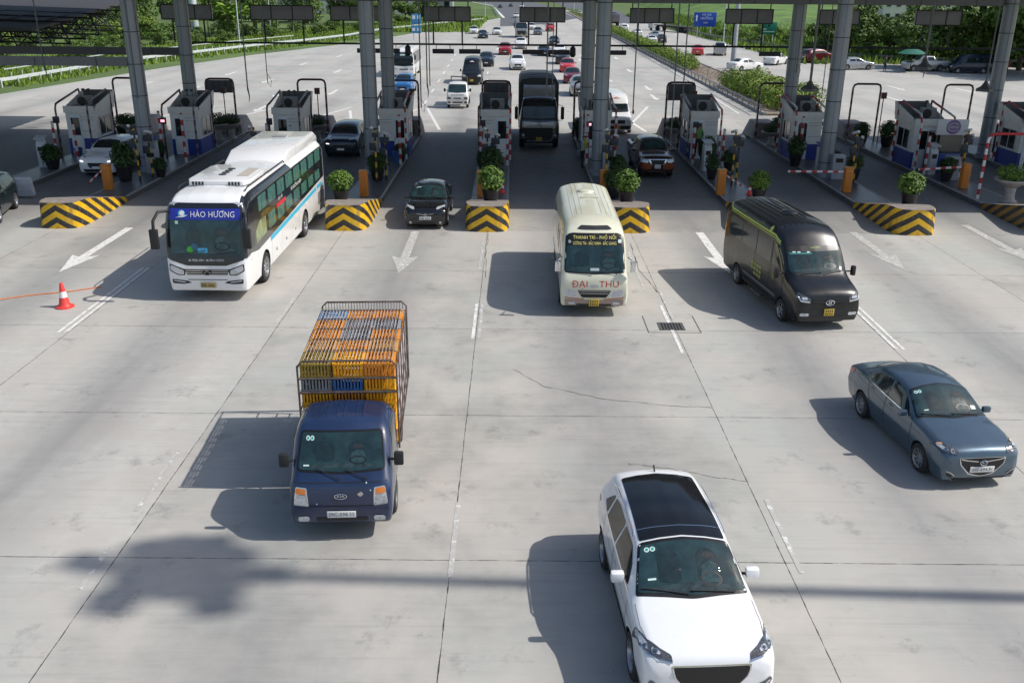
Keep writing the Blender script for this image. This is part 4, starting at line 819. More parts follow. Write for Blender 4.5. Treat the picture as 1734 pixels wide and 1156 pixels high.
# people --------------------------------------------------------------
SKIN = mat('skin', (.42, .25, .17), .55)
def person(label, loc, rz, shirt, trousers, vest=None, arm_f=.5, hat=None, lean=0.):
    e = empty('person', loc, rz, label, 'person')
    J = {'pel': (0, 0, .95), 'sp': (0, -.02 - lean * .3, 1.2), 'ch': (0, -.02 - lean * .7, 1.4), 'nk': (0, -.03 - lean, 1.52), 'hd': (0, -.05 - lean, 1.64), 'ht': (0, -.05 - lean, 1.74)}
    v_ = list(J.values()); rad = [.15, .13, .15, .055, .09, .06]; E_ = [(0, 1), (1, 2), (2, 3), (3, 4), (4, 5)]
    for sg in (-1, 1):
        b = len(v_); v_ += [(sg * .19, -.02 - lean * .7, 1.42), (sg * .25, -.02 - lean * .5, 1.14), (sg * .2, -.28 * arm_f * (1 if sg < 0 else .8) - lean, 1.0 + .12 * arm_f), (sg * .18, -.36 * arm_f - lean, 1.02 + .14 * arm_f)]; rad += [.065, .046, .034, .03]; E_ += [(2, b), (b, b + 1), (b + 1, b + 2), (b + 2, b + 3)]
        b = len(v_); v_ += [(sg * .1, 0, .86), (sg * .12, -.04 + .05 * sg, .48), (sg * .13, .02 + .06 * sg, .08), (sg * .15, -.13 + .06 * sg, .035)]; rad += [.1, .062, .04, .038]; E_ += [(0, b), (b, b + 1), (b + 1, b + 2), (b + 2, b + 3)]
        h = b - 1; base = Vector(v_[h])
        for f in range(5):
            bb = len(v_); o_ = (-.03 + .018 * f) if f < 4 else -.045 * sg; q = [base + Vector((o_, -.035, 0)), base + Vector((o_ * 1.1, -.065 - .008 * (1 if f in (1, 2) else 0), -.012)), base + Vector((o_ * 1.1, -.08, -.035))]; v_ += [tuple(t) for t in q]; rad += [.009, .008, .007]; E_ += [(h, bb), (bb, bb + 1), (bb + 1, bb + 2)]
    me = bpy.data.meshes.new('body'); me.from_pydata(v_, E_, []); o = bpy.data.objects.new('body', me); COL.objects.link(o); md = o.modifiers.new('s', 'SKIN')
    for k, r in enumerate(rad): me.skin_vertices[0].data[k].radius = (r, r * (.75 if k < 3 else 1))
    me.skin_vertices[0].data[0].use_root = True; s = o.modifiers.new('u', 'SUBSURF'); s.levels = s.render_levels = 2
    dg = bpy.context.evaluated_depsgraph_get(); m2 = bpy.data.meshes.new_from_object(o.evaluated_get(dg)); bpy.data.objects.remove(o); o = bpy.data.objects.new('body', m2); COL.objects.link(o); kid(o, e)
    m2.materials.clear()
    for m in (SKIN, shirt, trousers, vest or shirt, BLACKP): m2.materials.append(m)
    for p in m2.polygons:
        c = p.center; z = c.z
        p.material_index = 4 if z < .09 else 2 if z < .96 and not (abs(c.x) > .17 and c.y < -.1) else (3 if 1.0 < z < 1.5 and abs(c.x) < .2 and vest else 1) if z < 1.5 and not (c.y < -.16 - lean * .5 and abs(c.x) > .12) else 0
    m2.shade_smooth()
    mb = MB(); mb.lathe([(.001, .115), (.06, .105), (.093, .06), (.1, .0), (.092, -.03)], (0, -.035 - lean, 1.68), 16); mb.build('hair', mat('black_hair', (.01, .009, .008), .6), e)
    mb = MB(); mb.box((0, -.145 - lean, 1.655), (.022, .03, .04)); [mb.box((a, -.138 - lean, 1.675), (.022, .01, .01)) for a in (-.033, .033)]; mb.box((0, -.138 - lean, 1.61), (.04, .01, .01)); mb.build('face', mat('face_detail', (.16, .08, .06), .6), e)
    if hat: mb = MB(); mb.lathe([(.13, 0), (.105, .02), (.1, .09), (.05, .12), (.001, .125)], (0, -.04 - lean, 1.71), 18); mb.build('cap', hat, e)
    return e
person('attendant in a lime vest and pale cap at a kiosk by the round column', (3.62, 48.9, .25), radians(60), mat('pale_shirt', (.4, .45, .5), .7), mat('dark_trousers', (.015, .015, .02), .8), mat('lime_vest', (.35, .5, .03), .6), hat=mat('pale_cap', (.4, .5, .6), .6), lean=.1, arm_f=1.1)
person('worker in a green vest at the door window of the seventh booth', (10.2, 51.85, .42), 0, mat('dark_shirt', (.05, .06, .05), .7), mat('dark_trousers', (.015, .015, .02), .8), mat('green_vest', (.12, .3, .08), .6), arm_f=.3)
person('distant person in a red top beside the rear column at the right edge', (56.2, 110, 0), radians(20), mat('red_top', (.4, .03, .02), .7), mat('dark_trousers', (.015, .015, .02), .8), arm_f=.4)
person('person in dark clothes standing beside the silver saloon under the trees', (44.2, 115.0, 0), radians(90), mat('dark_shirt', (.05, .06, .05), .7), mat('dark_trousers', (.015, .015, .02), .8), arm_f=.3)
def stick(v, x, z, view='top', r=.055, n=2, ring_=True):
    """round permit stickers in the corner of a windscreen"""
    mb = MB(v.sh)
    for k in range(n):
        c = (x + k * r * 2.1, z); v.panel(mb, view, arc(c, r, 0, 342, 18), .011, .3)
        v.panel(mb, view, arc(c, r * .55, 0, 342, 18), .014, .3, m=1)
    return mb.build('permit_sticker', [STICK, mat('sticker_teal', (.03, .3, .27), .4)], v.root, smooth=0, fix=False)
# ---- white crossover with black glass roof (nearest)
PW = paint('white_paint', (.8, .81, .82), rough=.28, dirt=.02)
SUVS = [(0, .36, .66, .55, .74, .74, .70, .81, .56, .83), (.05, .26, .80, .52, .85, .84, .82, .92, .66, .945), (.13, .22, .83, .54, .895, .90, .87, .98, .73, 1.005),
        (.32, .21, .84, .56, .918, .955, .895, 1.02, .77, 1.05), (.65, .21, .84, .60, .925, .99, .90, 1.055, .78, 1.09), (.95, .21, .84, .62, .925, 1.02, .90, 1.08, .79, 1.12),
        (1.12, .21, .84, .63, .925, 1.04, .90, 1.12, .785, 1.16), (1.68, .21, .84, .64, .925, 1.07, .895, 1.44, .70, 1.50), (2.0, .21, .84, .65, .925, 1.08, .895, 1.54, .68, 1.61),
        (2.6, .21, .84, .66, .925, 1.10, .895, 1.585, .67, 1.66), (3.5, .21, .84, .70, .925, 1.14, .89, 1.56, .655, 1.635), (3.98, .22, .84, .74, .92, 1.16, .87, 1.51, .645, 1.58),
        (4.2, .24, .82, .76, .90, 1.14, .85, 1.44, .62, 1.50), (4.32, .28, .80, .78, .88, 1.08, .82, 1.26, .60, 1.31), (4.43, .34, .78, .76, .84, 1.0, .79, 1.06, .58, 1.09), (4.475, .44, .72, .74, .78, .93, .72, .98, .5, 1.0)]
v = Veh('crossover_car', 'white crossover with black glass roof in the near foreground', 'car', SUVS, PW, [(.90, .35, .23), (3.57, .35, .23)], spokes=5, rads=(.06, .05, .045, .09), step=.05)
v.p('windscreen', 'top', rpoly([(-.815, 1.19), (0, 1.08), (.815, 1.19), (.67, 1.93), (0, 1.97), (-.67, 1.93)], .07), SEAL, .004, merge=True)
ws = v.p('windscreen', 'top', rpoly([(-.775, 1.235), (0, 1.14), (.775, 1.235), (.64, 1.87), (0, 1.91), (-.64, 1.87)], .05), GLASS2, .008)[0]
v.p('glass_roof', 'top', rpoly([(-.64, 1.96), (0, 2.0), (.64, 1.96), (.59, 3.82), (0, 3.88), (-.59, 3.82)], .05), mat('black_roof_glass', (.008, .009, .011), .06, noise=.3, nscale=1.5), .006)
v.line('roof_seam', 'top', [(-.62, 2.22), (.62, 2.22)], .014, CHROME, .009, parent=v.root)
v.p('rear_window', 'rear', rpoly([(-.56, 1.12), (.56, 1.12), (.5, 1.42), (-.5, 1.42)], .06), GLASS)
v.p('side_window', 'side', rpoly([(1.5, 1.10), (2.52, 1.13), (2.52, 1.47), (2.0, 1.455), (1.72, 1.31)], .05), GLASS)
v.p('side_window', 'side', rpoly([(2.58, 1.115), (3.32, 1.15), (3.38, 1.44), (3.1, 1.48), (2.58, 1.475)], .05), GLASS)
v.p('side_window', 'side', rpoly([(3.4, 1.17), (3.72, 1.23), (3.52, 1.42), (3.44, 1.43)], .04), GLASS)
v.line('window_trim', 'side', [(1.42, 1.07), (2.55, 1.11), (3.4, 1.15), (3.78, 1.22)], .02, CHROME, .006)
v.line('door_gap', 'side', [(1.32, .98), (1.3, .45)], .014, UNDER); v.line('door_gap', 'side', [(2.55, 1.06), (2.55, .45)], .014, UNDER)
v.line('door_gap', 'side', [(3.45, 1.1), (3.4, .8), (3.2, .5)], .014, UNDER); v.line('crease_shade_line', 'side', [(.9, .82), (3.7, .92)], .012, mat('crease_shade_grey', (.35, .36, .37), .4), .004)  # crease shading painted on as a thin grey strip
v.line('sill', 'side', [(1.32, .27), (3.15, .27)], .13, BLACKP, .012, parent=v.root)
v.line('bonnet_gap', 'top', [(.835, 1.1), (.84, .7), (.79, .36)], .008, mat('shut_line', (.12, .12, .125), .5), mir=True)
v.p('door_handle', 'side', rrect(2.32, .93, .2, .03, .012), PW, .03); v.p('door_handle', 'side', rrect(3.22, .97, .2, .03, .012), PW, .03)
GR = mat('mesh_grille', (.012, .012, .013), .4, noise=.8, nscale=60)
v.p('grille', 'front', rpoly([(-.54, .89), (.54, .89), (.50, .72), (.36, .53), (-.36, .53), (-.50, .72)], .03), CHROME, .006)
v.p('grille', 'front', rpoly([(-.515, .865), (.515, .865), (.475, .72), (.34, .55), (-.34, .55), (-.475, .72)], .03), GR, .014)
v.p('headlight', 'top', rpoly([(.52, .045), (.68, .09), (.82, .19), (.895, .38), (.915, .80), (.885, .70), (.80, .42), (.66, .23), (.53, .12)], .02), LAMPD, .012, mir=True)
v.p('headlight_lens', 'top', rpoly([(.68, .13), (.78, .21), (.76, .27), (.66, .17)], .02), LAMP, .016, mir=True)
v.p('headlight_lens', 'top', rpoly([(.82, .25), (.885, .42), (.90, .68), (.86, .55), (.80, .34)], .02), LAMP, .016, mir=True)
v.p('fog_light', 'front', rpoly([(.60, .56), (.80, .68), (.84, .62), (.72, .44), (.60, .46)], .02), LAMPD, .008, mir=True)
v.line('daytime_light', 'front', [(.64, .49), (.79, .62)], .03, LAMP, .016, mir=True, parent=v.root)
v.p('lower_grille', 'front', rpoly([(-.5, .38), (.5, .38), (.46, .29), (-.46, .29)], .03), BLACKP, .006)
v.p('tail_light', 'side', rpoly([(4.0, 1.08), (4.36, 1.02), (4.38, .92), (4.1, .95)], .03), REDL, .008)
v.plate('', .55, w_=.47, h=.11, marks=False) if False else None
v.mirror(1.64, 1.15, .20, .16, .13, arm=.05)
v.wiper('top', [(.62, 1.19), (-.02, 1.20)], ws); v.wiper('top', [(-.05, 1.15), (-.70, 1.28)], ws)
for sg in (-1, 1):
    mb = MB(v.sh); mb.tube([v.hit('top', sg * .69, y)[0] + Vector((0, 0, z)) for y, z in ((2.15, 0), (2.25, .035), (2.9, .04), (3.5, .035), (3.75, 0))], .014, 6); mb.build('roof_rail', CHROME, v.root)
mb = MB(v.sh); mb.tube([(0, 3.95, 1.56), (0, 4.06, 1.66)], .014, 6); mb.build('antenna', BLACKP, v.root)
v.cabin('top', 0, 1.52, 1.3, .7); stick(v, -.56, 1.79, r=.04); v.p('inspection_sticker', 'top', rrect(-.55, 1.38, .12, .025, .005), STICK, .012)
v.lampset('top', [(.735, .20), (.845, .33)], .042); v.line('lamp_trim', 'top', [(.53, .05), (.69, .09), (.80, .18), (.865, .30)], .010, CHROME, .02, mir=True, parent=v.root); front_at(v, 2.67, 9.84, radians(3.6)); SUV_PROTO = v

# ---- blue grey saloon at the right
PB = paint('blue_grey_paint', (.075, .120, .165), metal=.55, rough=.3)
SED = [(0, .34, .58, .48, .64, .60, .61, .66, .46, .68), (.05, .22, .71, .46, .765, .70, .74, .775, .58, .80), (.14, .18, .75, .48, .815, .765, .79, .84, .65, .865),
       (.4, .17, .76, .52, .842, .83, .82, .90, .69, .93), (.8, .17, .76, .56, .8475, .895, .825, .965, .72, 1.0), (1.08, .17, .76, .58, .8475, .915, .82, .985, .71, 1.02),
       (1.22, .17, .76, .59, .8475, .925, .815, 1.02, .70, 1.05), (1.6, .17, .76, .6, .8475, .935, .81, 1.22, .66, 1.28), (1.97, .17, .76, .6, .8475, .94, .81, 1.36, .625, 1.44),
       (2.4, .17, .76, .6, .8475, .95, .81, 1.40, .61, 1.48), (3.0, .17, .76, .6, .8475, .965, .80, 1.37, .60, 1.455), (3.4, .17, .76, .62, .845, .98, .79, 1.24, .60, 1.32),
       (3.8, .18, .75, .64, .835, .99, .77, 1.055, .57, 1.10), (4.0, .19, .73, .64, .815, .975, .75, 1.02, .57, 1.05), (4.24, .25, .72, .62, .79, .93, .74, .98, .54, 1.01), (4.32, .4, .64, .6, .72, .85, .68, .90, .48, .93)]
def sedan_parts(v, k=1., q=1., hero=True, gl='wing', lamps=LAMP):
    """glass, lamps and trim of a saloon; k stretches the length, q the width"""
    S = lambda P: [(a * q, b * k) for a, b in P]; T = lambda P: [(a * k, b) for a, b in P]
    v.p('windscreen', 'top', S(rpoly([(-.755, 1.22), (0, 1.10), (.755, 1.22), (.635, 1.90), (0, 1.96), (-.635, 1.90)], .06)), SEAL, .004)
    ws = v.p('windscreen_glass', 'top', S(rpoly([(-.72, 1.26), (0, 1.16), (.72, 1.26), (.605, 1.85), (0, 1.91), (-.605, 1.85)], .05)), GLASS2 if hero else GLASS, .009)[0]
    v.p('rear_window', 'top', S(rpoly([(-.50, 3.18), (0, 3.14), (.50, 3.18), (.56, 3.72), (0, 3.8), (-.56, 3.72)], .06)), GLASS)
    v.p('side_window', 'side', T(rpoly([(1.48, .985), (2.36, 1.0), (2.38, 1.34), (2.0, 1.30), (1.72, 1.17)], .05)), GLASS)
    v.p('side_window', 'side', T(rpoly([(2.43, 1.0), (3.1, 1.02), (3.22, 1.14), (3.0, 1.25), (2.45, 1.31)], .05)), GLASS)
    v.line('window_trim', 'side', T([(1.36, .95), (2.4, .965), (3.15, .985), (3.4, 1.06)]), .022, CHROME, .007)
    if hero:
        v.line('door_gap', 'side', T([(1.28, .9), (1.25, .4)]), .012, UNDER); v.line('door_gap', 'side', T([(2.4, .95), (2.4, .35)]), .012, UNDER)
        v.line('door_gap', 'side', T([(3.2, .97), (3.16, .75), (2.95, .5)]), .012, UNDER)
        v.line('bonnet_gap', 'top', S([(.76, 1.15), (.75, .6), (.62, .2)]), .008, mat('shut_line', (.12, .12, .125), .5), mir=True)
        v.p('door_handle', 'side', T(rrect(2.2, .86, .17, .025, .01)), v.pm, .025); v.p('door_handle', 'side', T(rrect(3.05, .88, .17, .025, .01)), v.pm, .025)
        v.wiper('top', S([(.55, 1.20), (-.02, 1.22)]), ws); v.wiper('top', S([(-.06, 1.17), (-.64, 1.29)]), ws); v.cabin('top', 0, 1.52 * k, 1.25 * q, .66)
    v.p('tail_light', 'side', T(rpoly([(3.98, .93), (4.28, .9), (4.28, .8), (4.05, .82)], .02)), REDL, .008)
    v.mirror(1.5 * k, .98, .17, .125, .1, arm=.05)
    return ws
v = Veh('saloon_car', 'blue grey saloon at the right with a white plate', 'car', SED, PB, [(.83, .305, .2), (3.40, .305, .2)], spokes=10, rads=(.05, .045, .04, .09), step=.05)
ws = sedan_parts(v)
v.p('grille', 'front', rpoly([(-.48, .70), (.48, .70), (.45, .56), (.26, .35), (0, .29), (-.26, .35), (-.45, .56)], .03), CHROME, .005)
v.p('grille', 'front', rpoly([(-.455, .685), (.455, .685), (.425, .56), (.245, .37), (0, .315), (-.245, .37), (-.425, .56)], .03), GR, .014)
v.line('grille_bar', 'front', [(-.44, .675), (-.09, .625)], .018, CHROME, .02, mir=True)
v.p('headlight', 'top', rpoly([(.49, .035), (.62, .06), (.75, .13), (.805, .27), (.83, .52), (.78, .46), (.66, .26), (.50, .13)], .03), LAMPD, .01, mir=True)
v.p('headlight_lens', 'top', rpoly([(.66, .12), (.75, .19), (.79, .32), (.79, .40), (.72, .29)], .02), LAMP, .015, mir=True)
v.p('indicator', 'top', rpoly([(.70, .29), (.77, .36), (.77, .41), (.70, .35)], .01), mat('pale_amber', (.75, .45, .25), .2), .018, mir=True)
v.p('lower_grille', 'front', rpoly([(-.58, .27), (-.3, .255), (.3, .255), (.58, .27), (.5, .205), (-.5, .205)], .02), BLACKP, .006)
v.line('bumper_lip', 'front', [(-.60, .245), (-.4, .205), (.4, .205), (.60, .245)], .016, CHROME, .02)
v.p('fog_light', 'front', rpoly([(.55, .35), (.70, .42), (.68, .31), (.58, .29)], .02), BLACKP, .008, mir=True); v.line('fog_trim', 'front', [(.55, .34), (.61, .39), (.70, .425)], .014, CHROME, .012, mir=True)
v.lampset('top', [(.60, .10), (.70, .17)], .038); v.line('crease_highlight_line', 'side', [(.9, .80), (2.2, .78), (3.9, .88)], .012, mat('crease_highlight_blue', (.16, .2, .25), .35, .5), .004); v.plate('30E-694.91', .46, w_=.50, h=.12, size=.092)  # side crease highlight painted on as a lighter blue strip
mb = MB(v.sh); y0 = v.hit('front', 0, .56)[0].y - .045; ring(mb, 0, y0, .61, .068, .05, .008)
mb.tube([(-.055, y0, .63), (-.022, y0 - .004, .625), (0, y0 - .004, .6), (.022, y0 - .004, .625), (.055, y0, .63)], .008, 6); mb.build('badge', CHROME, v.root)
stick(v, -.54, 1.78, r=.038); v.p('inspection_sticker', 'top', rrect(.52, 1.38, .1, .08, .01), STICK, .013); v.p('inspection_sticker', 'top', rrect(-.5, 1.36, .1, .02, .01), STICK, .013)
front_at(v, 9.20, 16.06, radians(6.2)); SED_PROTO = v

# ---- black saloon leaving the lane
PK = paint('black_paint', (.006, .0065, .008), rough=.2, dirt=.1)
def sc(S, k, q, h=1.): return [(r[0] * k, r[1] * h, r[2] * q, r[3] * h, r[4] * q, r[5] * h, r[6] * q, r[7] * h, r[8] * q, r[9] * h) for r in S]
v = Veh('saloon_car', 'black saloon between two striped island noses', 'car', sc(SED, 1.05, 1.04), PK, [(.87, .31, .2), (3.53, .31, .2)], spokes=5)
sedan_parts(v, 1.05, 1.04)
v.p('grille', 'front', rpoly([(-.36, .66), (.36, .66), (.28, .57), (-.28, .57)], .02), GR, .006); v.line('grille_bar', 'front', [(-.34, .66), (-.08, .61), (.08, .61), (.34, .66)], .014, CHROME, .014)
mb = MB(v.sh); ring(mb, 0, v.hit('front', 0, .62)[0].y - .02, .62, .06, .042, .008); mb.build('badge', CHROME, v.root)
v.p('headlight', 'top', rpoly([(.44, .07), (.6, .14), (.78, .38), (.76, .56), (.66, .42), (.46, .24)], .04), LAMP, .01, mir=True)
v.p('lower_grille', 'front', rpoly([(-.42, .32), (.42, .32), (.38, .22), (-.38, .22)], .02), BLACKP, .006)
v.p('fog_light', 'front', arc((.6, .3), .055, 0, 330, 12), LAMP, .008, mir=True)
v.plate('', .48, w_=.47, h=.12); v.p('inspection_sticker', 'top', rrect(-.4, 1.86, .2, .03, .01), STICK, .013)
front_at(v, -3.52, 36.45, 0)

# ---- black van
PKV = paint('black_van_paint', (.006, .007, .009), rough=.3, dirt=.2); PKV.node_tree.nodes['Principled BSDF'].inputs['Coat Weight'].default_value = .3
VAN = [(0, .45, .60, .60, .72, .78, .68, .84, .5, .86), (.05, .30, .85, .6, .93, .95, .88, 1.02, .6, 1.05), (.25, .27, .93, .7, 1.0, 1.12, .93, 1.19, .68, 1.22),
       (.75, .26, .95, .8, 1.02, 1.28, .95, 1.36, .74, 1.41), (.95, .26, .95, .85, 1.02, 1.32, .96, 1.50, .78, 1.56), (1.5, .26, .95, .9, 1.02, 1.38, .965, 2.08, .78, 2.20), (1.85, .26, .95, .9, 1.02, 1.4, .97, 2.38, .77, 2.52),
       (2.3, .26, .95, .9, 1.02, 1.4, .97, 2.52, .77, 2.65), (3.0, .26, .95, .9, 1.02, 1.4, .97, 2.55, .78, 2.69), (5.8, .26, .95, .9, 1.02, 1.4, .97, 2.53, .78, 2.67), (6.08, .3, .95, .9, 1.01, 1.4, .96, 2.42, .78, 2.56), (6.19, .5, .85, .9, .95, 1.35, .92, 2.25, .74, 2.4)]
v = Veh('passenger_van', 'black high roof van with lime green stripe and lettering', 'van', upright([(*r[:8], r[8] + .07 * (r[7] > 1.9), r[9]) for r in VAN], .22, .95), PKV, [(1.02, .34, .22), (4.69, .34, .22)], spokes=5)
v.p('windscreen', 'front', rpoly([(-.88, 1.46), (0, 1.41), (.88, 1.46), (.84, 2.06), (.66, 2.14), (-.66, 2.14), (-.84, 2.06)], .06), SEAL, .004)
ws = v.p('windscreen_glass', 'front', rpoly([(-.85, 1.50), (0, 1.45), (.85, 1.50), (.81, 2.0), (-.81, 2.0)], .05), GLASS2, .009)[0]
v.p('sun_strip', 'front', rpoly([(-.76, 1.93), (-.1, 1.94), (-.1, 1.97), (-.76, 1.965)], .01), mat('teal_strip', (.05, .22, .22), .3), .013)
v.text('LIMOUSINE', 'front', (.03, 2.09), .055, mat('lime_lettering', (.45, .55, .12), .5), bold=.004)
for x0 in (-.62, -.48, -.2): v.p('sticker', 'front', rrect(x0, 1.985, .09, .03, .01), STICK, .014)
v.p('grille', 'front', rpoly([(-.52, 1.0), (.52, 1.0), (.50, .72), (-.50, .72)], .05), GR, .006)
for z in (.80, .88, .96): v.line('grille_bar', 'front', [(-.5, z + .02), (0, z - .01), (.5, z + .02)], .022, BLACKP, .02)
mb = MB(v.sh); y0 = v.hit('front', 0, .86)[0].y - .035; ring(mb, 0, y0, .87, .125, .07, .012)
mb.tube([(-.045, y0, .83), (-.02, y0, .91)], .012, 6); mb.tube([(.02, y0, .83), (.045, y0, .91)], .012, 6); mb.tube([(-.03, y0, .875), (.03, y0, .867)], .01, 6); mb.build('badge', CHROME, v.root)
v.p('headlight', 'front', rpoly([(.56, .98), (.90, 1.13), (.93, 1.02), (.86, .90), (.60, .86)], .03), LAMPD, .012, mir=True)
v.line('headlight_lens', 'front', [(.60, .885), (.85, .925), (.905, 1.03)], .035, LAMP, .02, mir=True, parent=v.root)
v.p('headlight_lens', 'front', rrect(.74, .99, .16, .06, .02), LAMP, .017, mir=True)
v.p('bumper_intake', 'front', rpoly([(-.55, .68), (.55, .68), (.5, .42), (-.5, .42)], .04), BLACKP, .006)
v.p('fog_light', 'front', rrect(.72, .52, .26, .09, .04), LAMP, .01, mir=True)
v.plate('', .58, PLATEY, w_=.3, h=.2, two=True)
v.mirror(1.15, 1.42, .13, .3, .14, m=BLACKP, arm=.16)
v.p('side_window', 'side', rpoly([(1.2, 1.50), (2.0, 1.50), (2.02, 2.12), (1.72, 2.1), (1.35, 1.8)], .05), GLASS)
for a, b in ((2.1, 3.25), (3.3, 4.5), (4.55, 5.75)): v.p('side_window', 'side', rpoly([(a, 1.5), (b, 1.5), (b, 2.14), (a, 2.14)], .06), GLASS)
LIME = mat('lime_lettering', (.45, .55, .12), .5)
v.line('lime_stripe', 'side', [(1.75, 2.20), (2.1, 2.33), (5.7, 2.33), (5.85, 2.45), (5.95, 2.45)], .05, LIME, .006, parent=v.root); v.line('lime_stripe', 'side', [(1.7, 2.14), (2.1, 2.26), (5.75, 2.26)], .022, LIME, .006, parent=v.root)
v.p('emblem', 'side', rpoly(arc((2.45, 2.42), .09, 0, 330, 8), .02), LIME, .008); v.p('emblem', 'side', arc((1.75, 1.15), .1, 0, 335, 14), mat('dark_lime', (.12, .17, .04), .5), .008)
for yy in (3.0, 4.6): v.line('stripe_motif', 'side', [(yy, 2.42), (yy + .12, 2.47), (yy + .3, 2.42)], .03, mat('dark_lime', (.12, .17, .04), .5), .006)
for sgn, vw in ((1, 'left'), (-1, 'right')):
    for r in range(3):
        mb = MB(v.sh)
        for c in range(4 - (r == 2)): v.panel(mb, vw, rrect(2.75 + c * .22, 1.13 - r * .15, .17, .1, .02), .008, .2)
        mb.build('side_lettering', mat('worn_lime', (.27, .32, .08), .5, noise=.5, nscale=25), v.root, fix=False)
v.line('side_rub_strip', 'side', [(1.5, .62), (4.15, .62)], .1, mat('grey_cladding', (.12, .125, .13), .5), .012, parent=v.root); v.line('sill', 'side', [(1.5, .38), (4.15, .38)], .12, BLACKP, .012)
v.line('door_gap', 'side', [(1.1, 1.4), (1.08, .6)], .014, UNDER); v.line('door_gap', 'side', [(2.06, 2.2), (2.06, .5)], .014, UNDER); v.line('door_gap', 'side', [(3.3, 2.2), (3.3, .5)], .014, UNDER)
v.p('tail_light', 'side', rpoly([(6.0, 1.2), (6.15, 1.2), (6.12, 1.75), (5.98, 1.75)], .03), REDL, .008)
for x in [-.62, -.44, -.26, -.08, .1, .28, .46, .62]:
    mb = MB(v.sh); mb.tube([v.hit('top', x, y)[0] + Vector((0, 0, .006)) for y in (2.15, 3, 4, 5, 5.9)], .014, 5); mb.build('roof_rib', PKV, v.root)
mb = MB(v.sh); mb.lathe([(.28, 0), (.27, .05), (.2, .1), (.08, .12), (.001, .12)], (0, 3.35, 2.66), 20); mb.build('roof_vent', PKV, v.root)
mb = MB(v.sh); mb.box((0, 2.9, .3), (2.12, .8, .05)); mb.build('side_step', mat('step_grey', (.15, .15, .16), .4, .5), v.root)
v.wiper('front', [(.1, 1.44), (.7, 1.49)], ws); v.wiper('front', [(-.55, 1.46), (.05, 1.48)], ws); v.cabin('front', 0, 1.74, 1.6, .5)
front_at(v, 9.03, 25.02, radians(7.5))

# ---- cream minibus
PC = paint('cream_paint', (.70, .69, .54), rough=.35, dirt=.05)
CB = [(0, .42, .90, .62, .955, 1.0, .93, 1.10, .80, 1.12), (.05, .34, .96, .64, 1.0, 1.12, .97, 1.22, .84, 1.26), (.15, .32, .97, .7, 1.01, 1.22, .975, 1.38, .86, 1.42), (.35, .32, .97, .8, 1.015, 1.3, .975, 1.78, .87, 1.83),
      (.55, .32, .97, .8, 1.0175, 1.4, .98, 2.12, .88, 2.18), (.75, .32, .97, .8, 1.0175, 1.45, .985, 2.36, .87, 2.44), (1.1, .32, .97, .8, 1.0175, 1.5, .99, 2.50, .85, 2.62), (1.7, .32, .97, .8, 1.0175, 1.5, .99, 2.56, .84, 2.71),
      (6.6, .32, .97, .8, 1.0175, 1.5, .99, 2.55, .84, 2.70), (6.95, .34, .96, .8, 1.0, 1.5, .97, 2.42, .78, 2.55), (7.08, .45, .9, .8, .94, 1.4, .92, 2.2, .7, 2.32)]
v = Veh('minibus', 'cream minibus with large red lettering on its front', 'minibus', upright(CB, .38, .955), PC, [(1.28, .37, .22), (5.36, .37, .22)], rim=RIMD, rads=(.07, .18, .1, .2))
v.p('windscreen', 'front', rpoly([(-.90, 1.33), (0, 1.29), (.90, 1.33), (.86, 2.30), (.7, 2.38), (-.7, 2.38), (-.86, 2.30)], .08), SEAL, .004)
ws = v.p('windscreen_glass', 'front', rpoly([(-.86, 1.37), (0, 1.33), (.86, 1.37), (.82, 2.05), (-.82, 2.05)], .05), GLASS2, .009)[0]
YEL = mat('yellow_lettering', (.75, .68, .22), .5)
v.text('THANH TRÌ - PHỐ NỐI', 'front', (0, 2.26), .125, YEL, bold=.009, sx=.96); v.text('LƯƠNG TÀI - BẮC NINH - BẮC GIANG', 'front', (0, 2.11), .115, YEL, bold=.007, sx=.62)
v.p('sticker', 'front', rrect(.74, 2.17, .1, .09, .02), STICK, .012); v.p('sticker', 'front', arc((-.74, 2.15), .045, 0, 330, 10), mat('dull_sticker', (.3, .33, .33), .5), .012)
v.p('ticket_paper', 'front', rrect(.0, 1.42, .26, .07, .01), mat('pale_paper', (.4, .47, .5), .5), .013)
RED = mat('red_lettering', (.62, .008, .02), .45)
v.text('ĐẠI', 'front', (-.43, 1.0), .27, RED, bold=.017, sx=1.05); v.text('THU', 'front', (.43, 1.01), .27, RED, bold=.017, sx=1.05)
mb = MB(v.sh); y0 = v.hit('front', 0, .96)[0].y - .02; mb.tube([(-.13, y0, .93), (-.05, y0, .985), (.0, y0, .96), (.05, y0, .985), (.14, y0, .95)], .014, 6); ring(mb, 0, y0, .955, .13, .04, .008); mb.build('badge', CHROME, v.root)
v.p('grille', 'front', rpoly([(-.50, .83), (.50, .83), (.36, .60), (-.36, .60)], .05), GR, .006)
for z in (.66, .73, .80): v.line('grille_bar', 'front', [(-.34 - (z - .6) * .5, z), (.34 + (z - .6) * .5, z)], .014, CHROME if z > .78 or .7 < z < .75 else BLACKP, .016)
v.p('headlight', 'front', rpoly([(.50, .80), (.86, .88), (.88, .74), (.8, .62), (.44, .60)], .03), CHROME, .007, mir=True); v.p('headlight_lens', 'front', rpoly([(.55, .78), (.83, .845), (.85, .74), (.78, .64), (.5, .62)], .03), LAMP, .014, mir=True)
v.line('orange_trim', 'front', [(.30, .555), (.60, .575), (.88, .61)], .025, mat('orange_trim', (.6, .17, .06), .4), .012, mir=True, parent=v.root)
v.p('bumper', 'front', rpoly([(-.88, .565), (-.3, .53), (.3, .53), (.88, .565), (.86, .35), (-.86, .35)], .05), mat('tan_bumper', (.36, .27, .23), .4), .009)
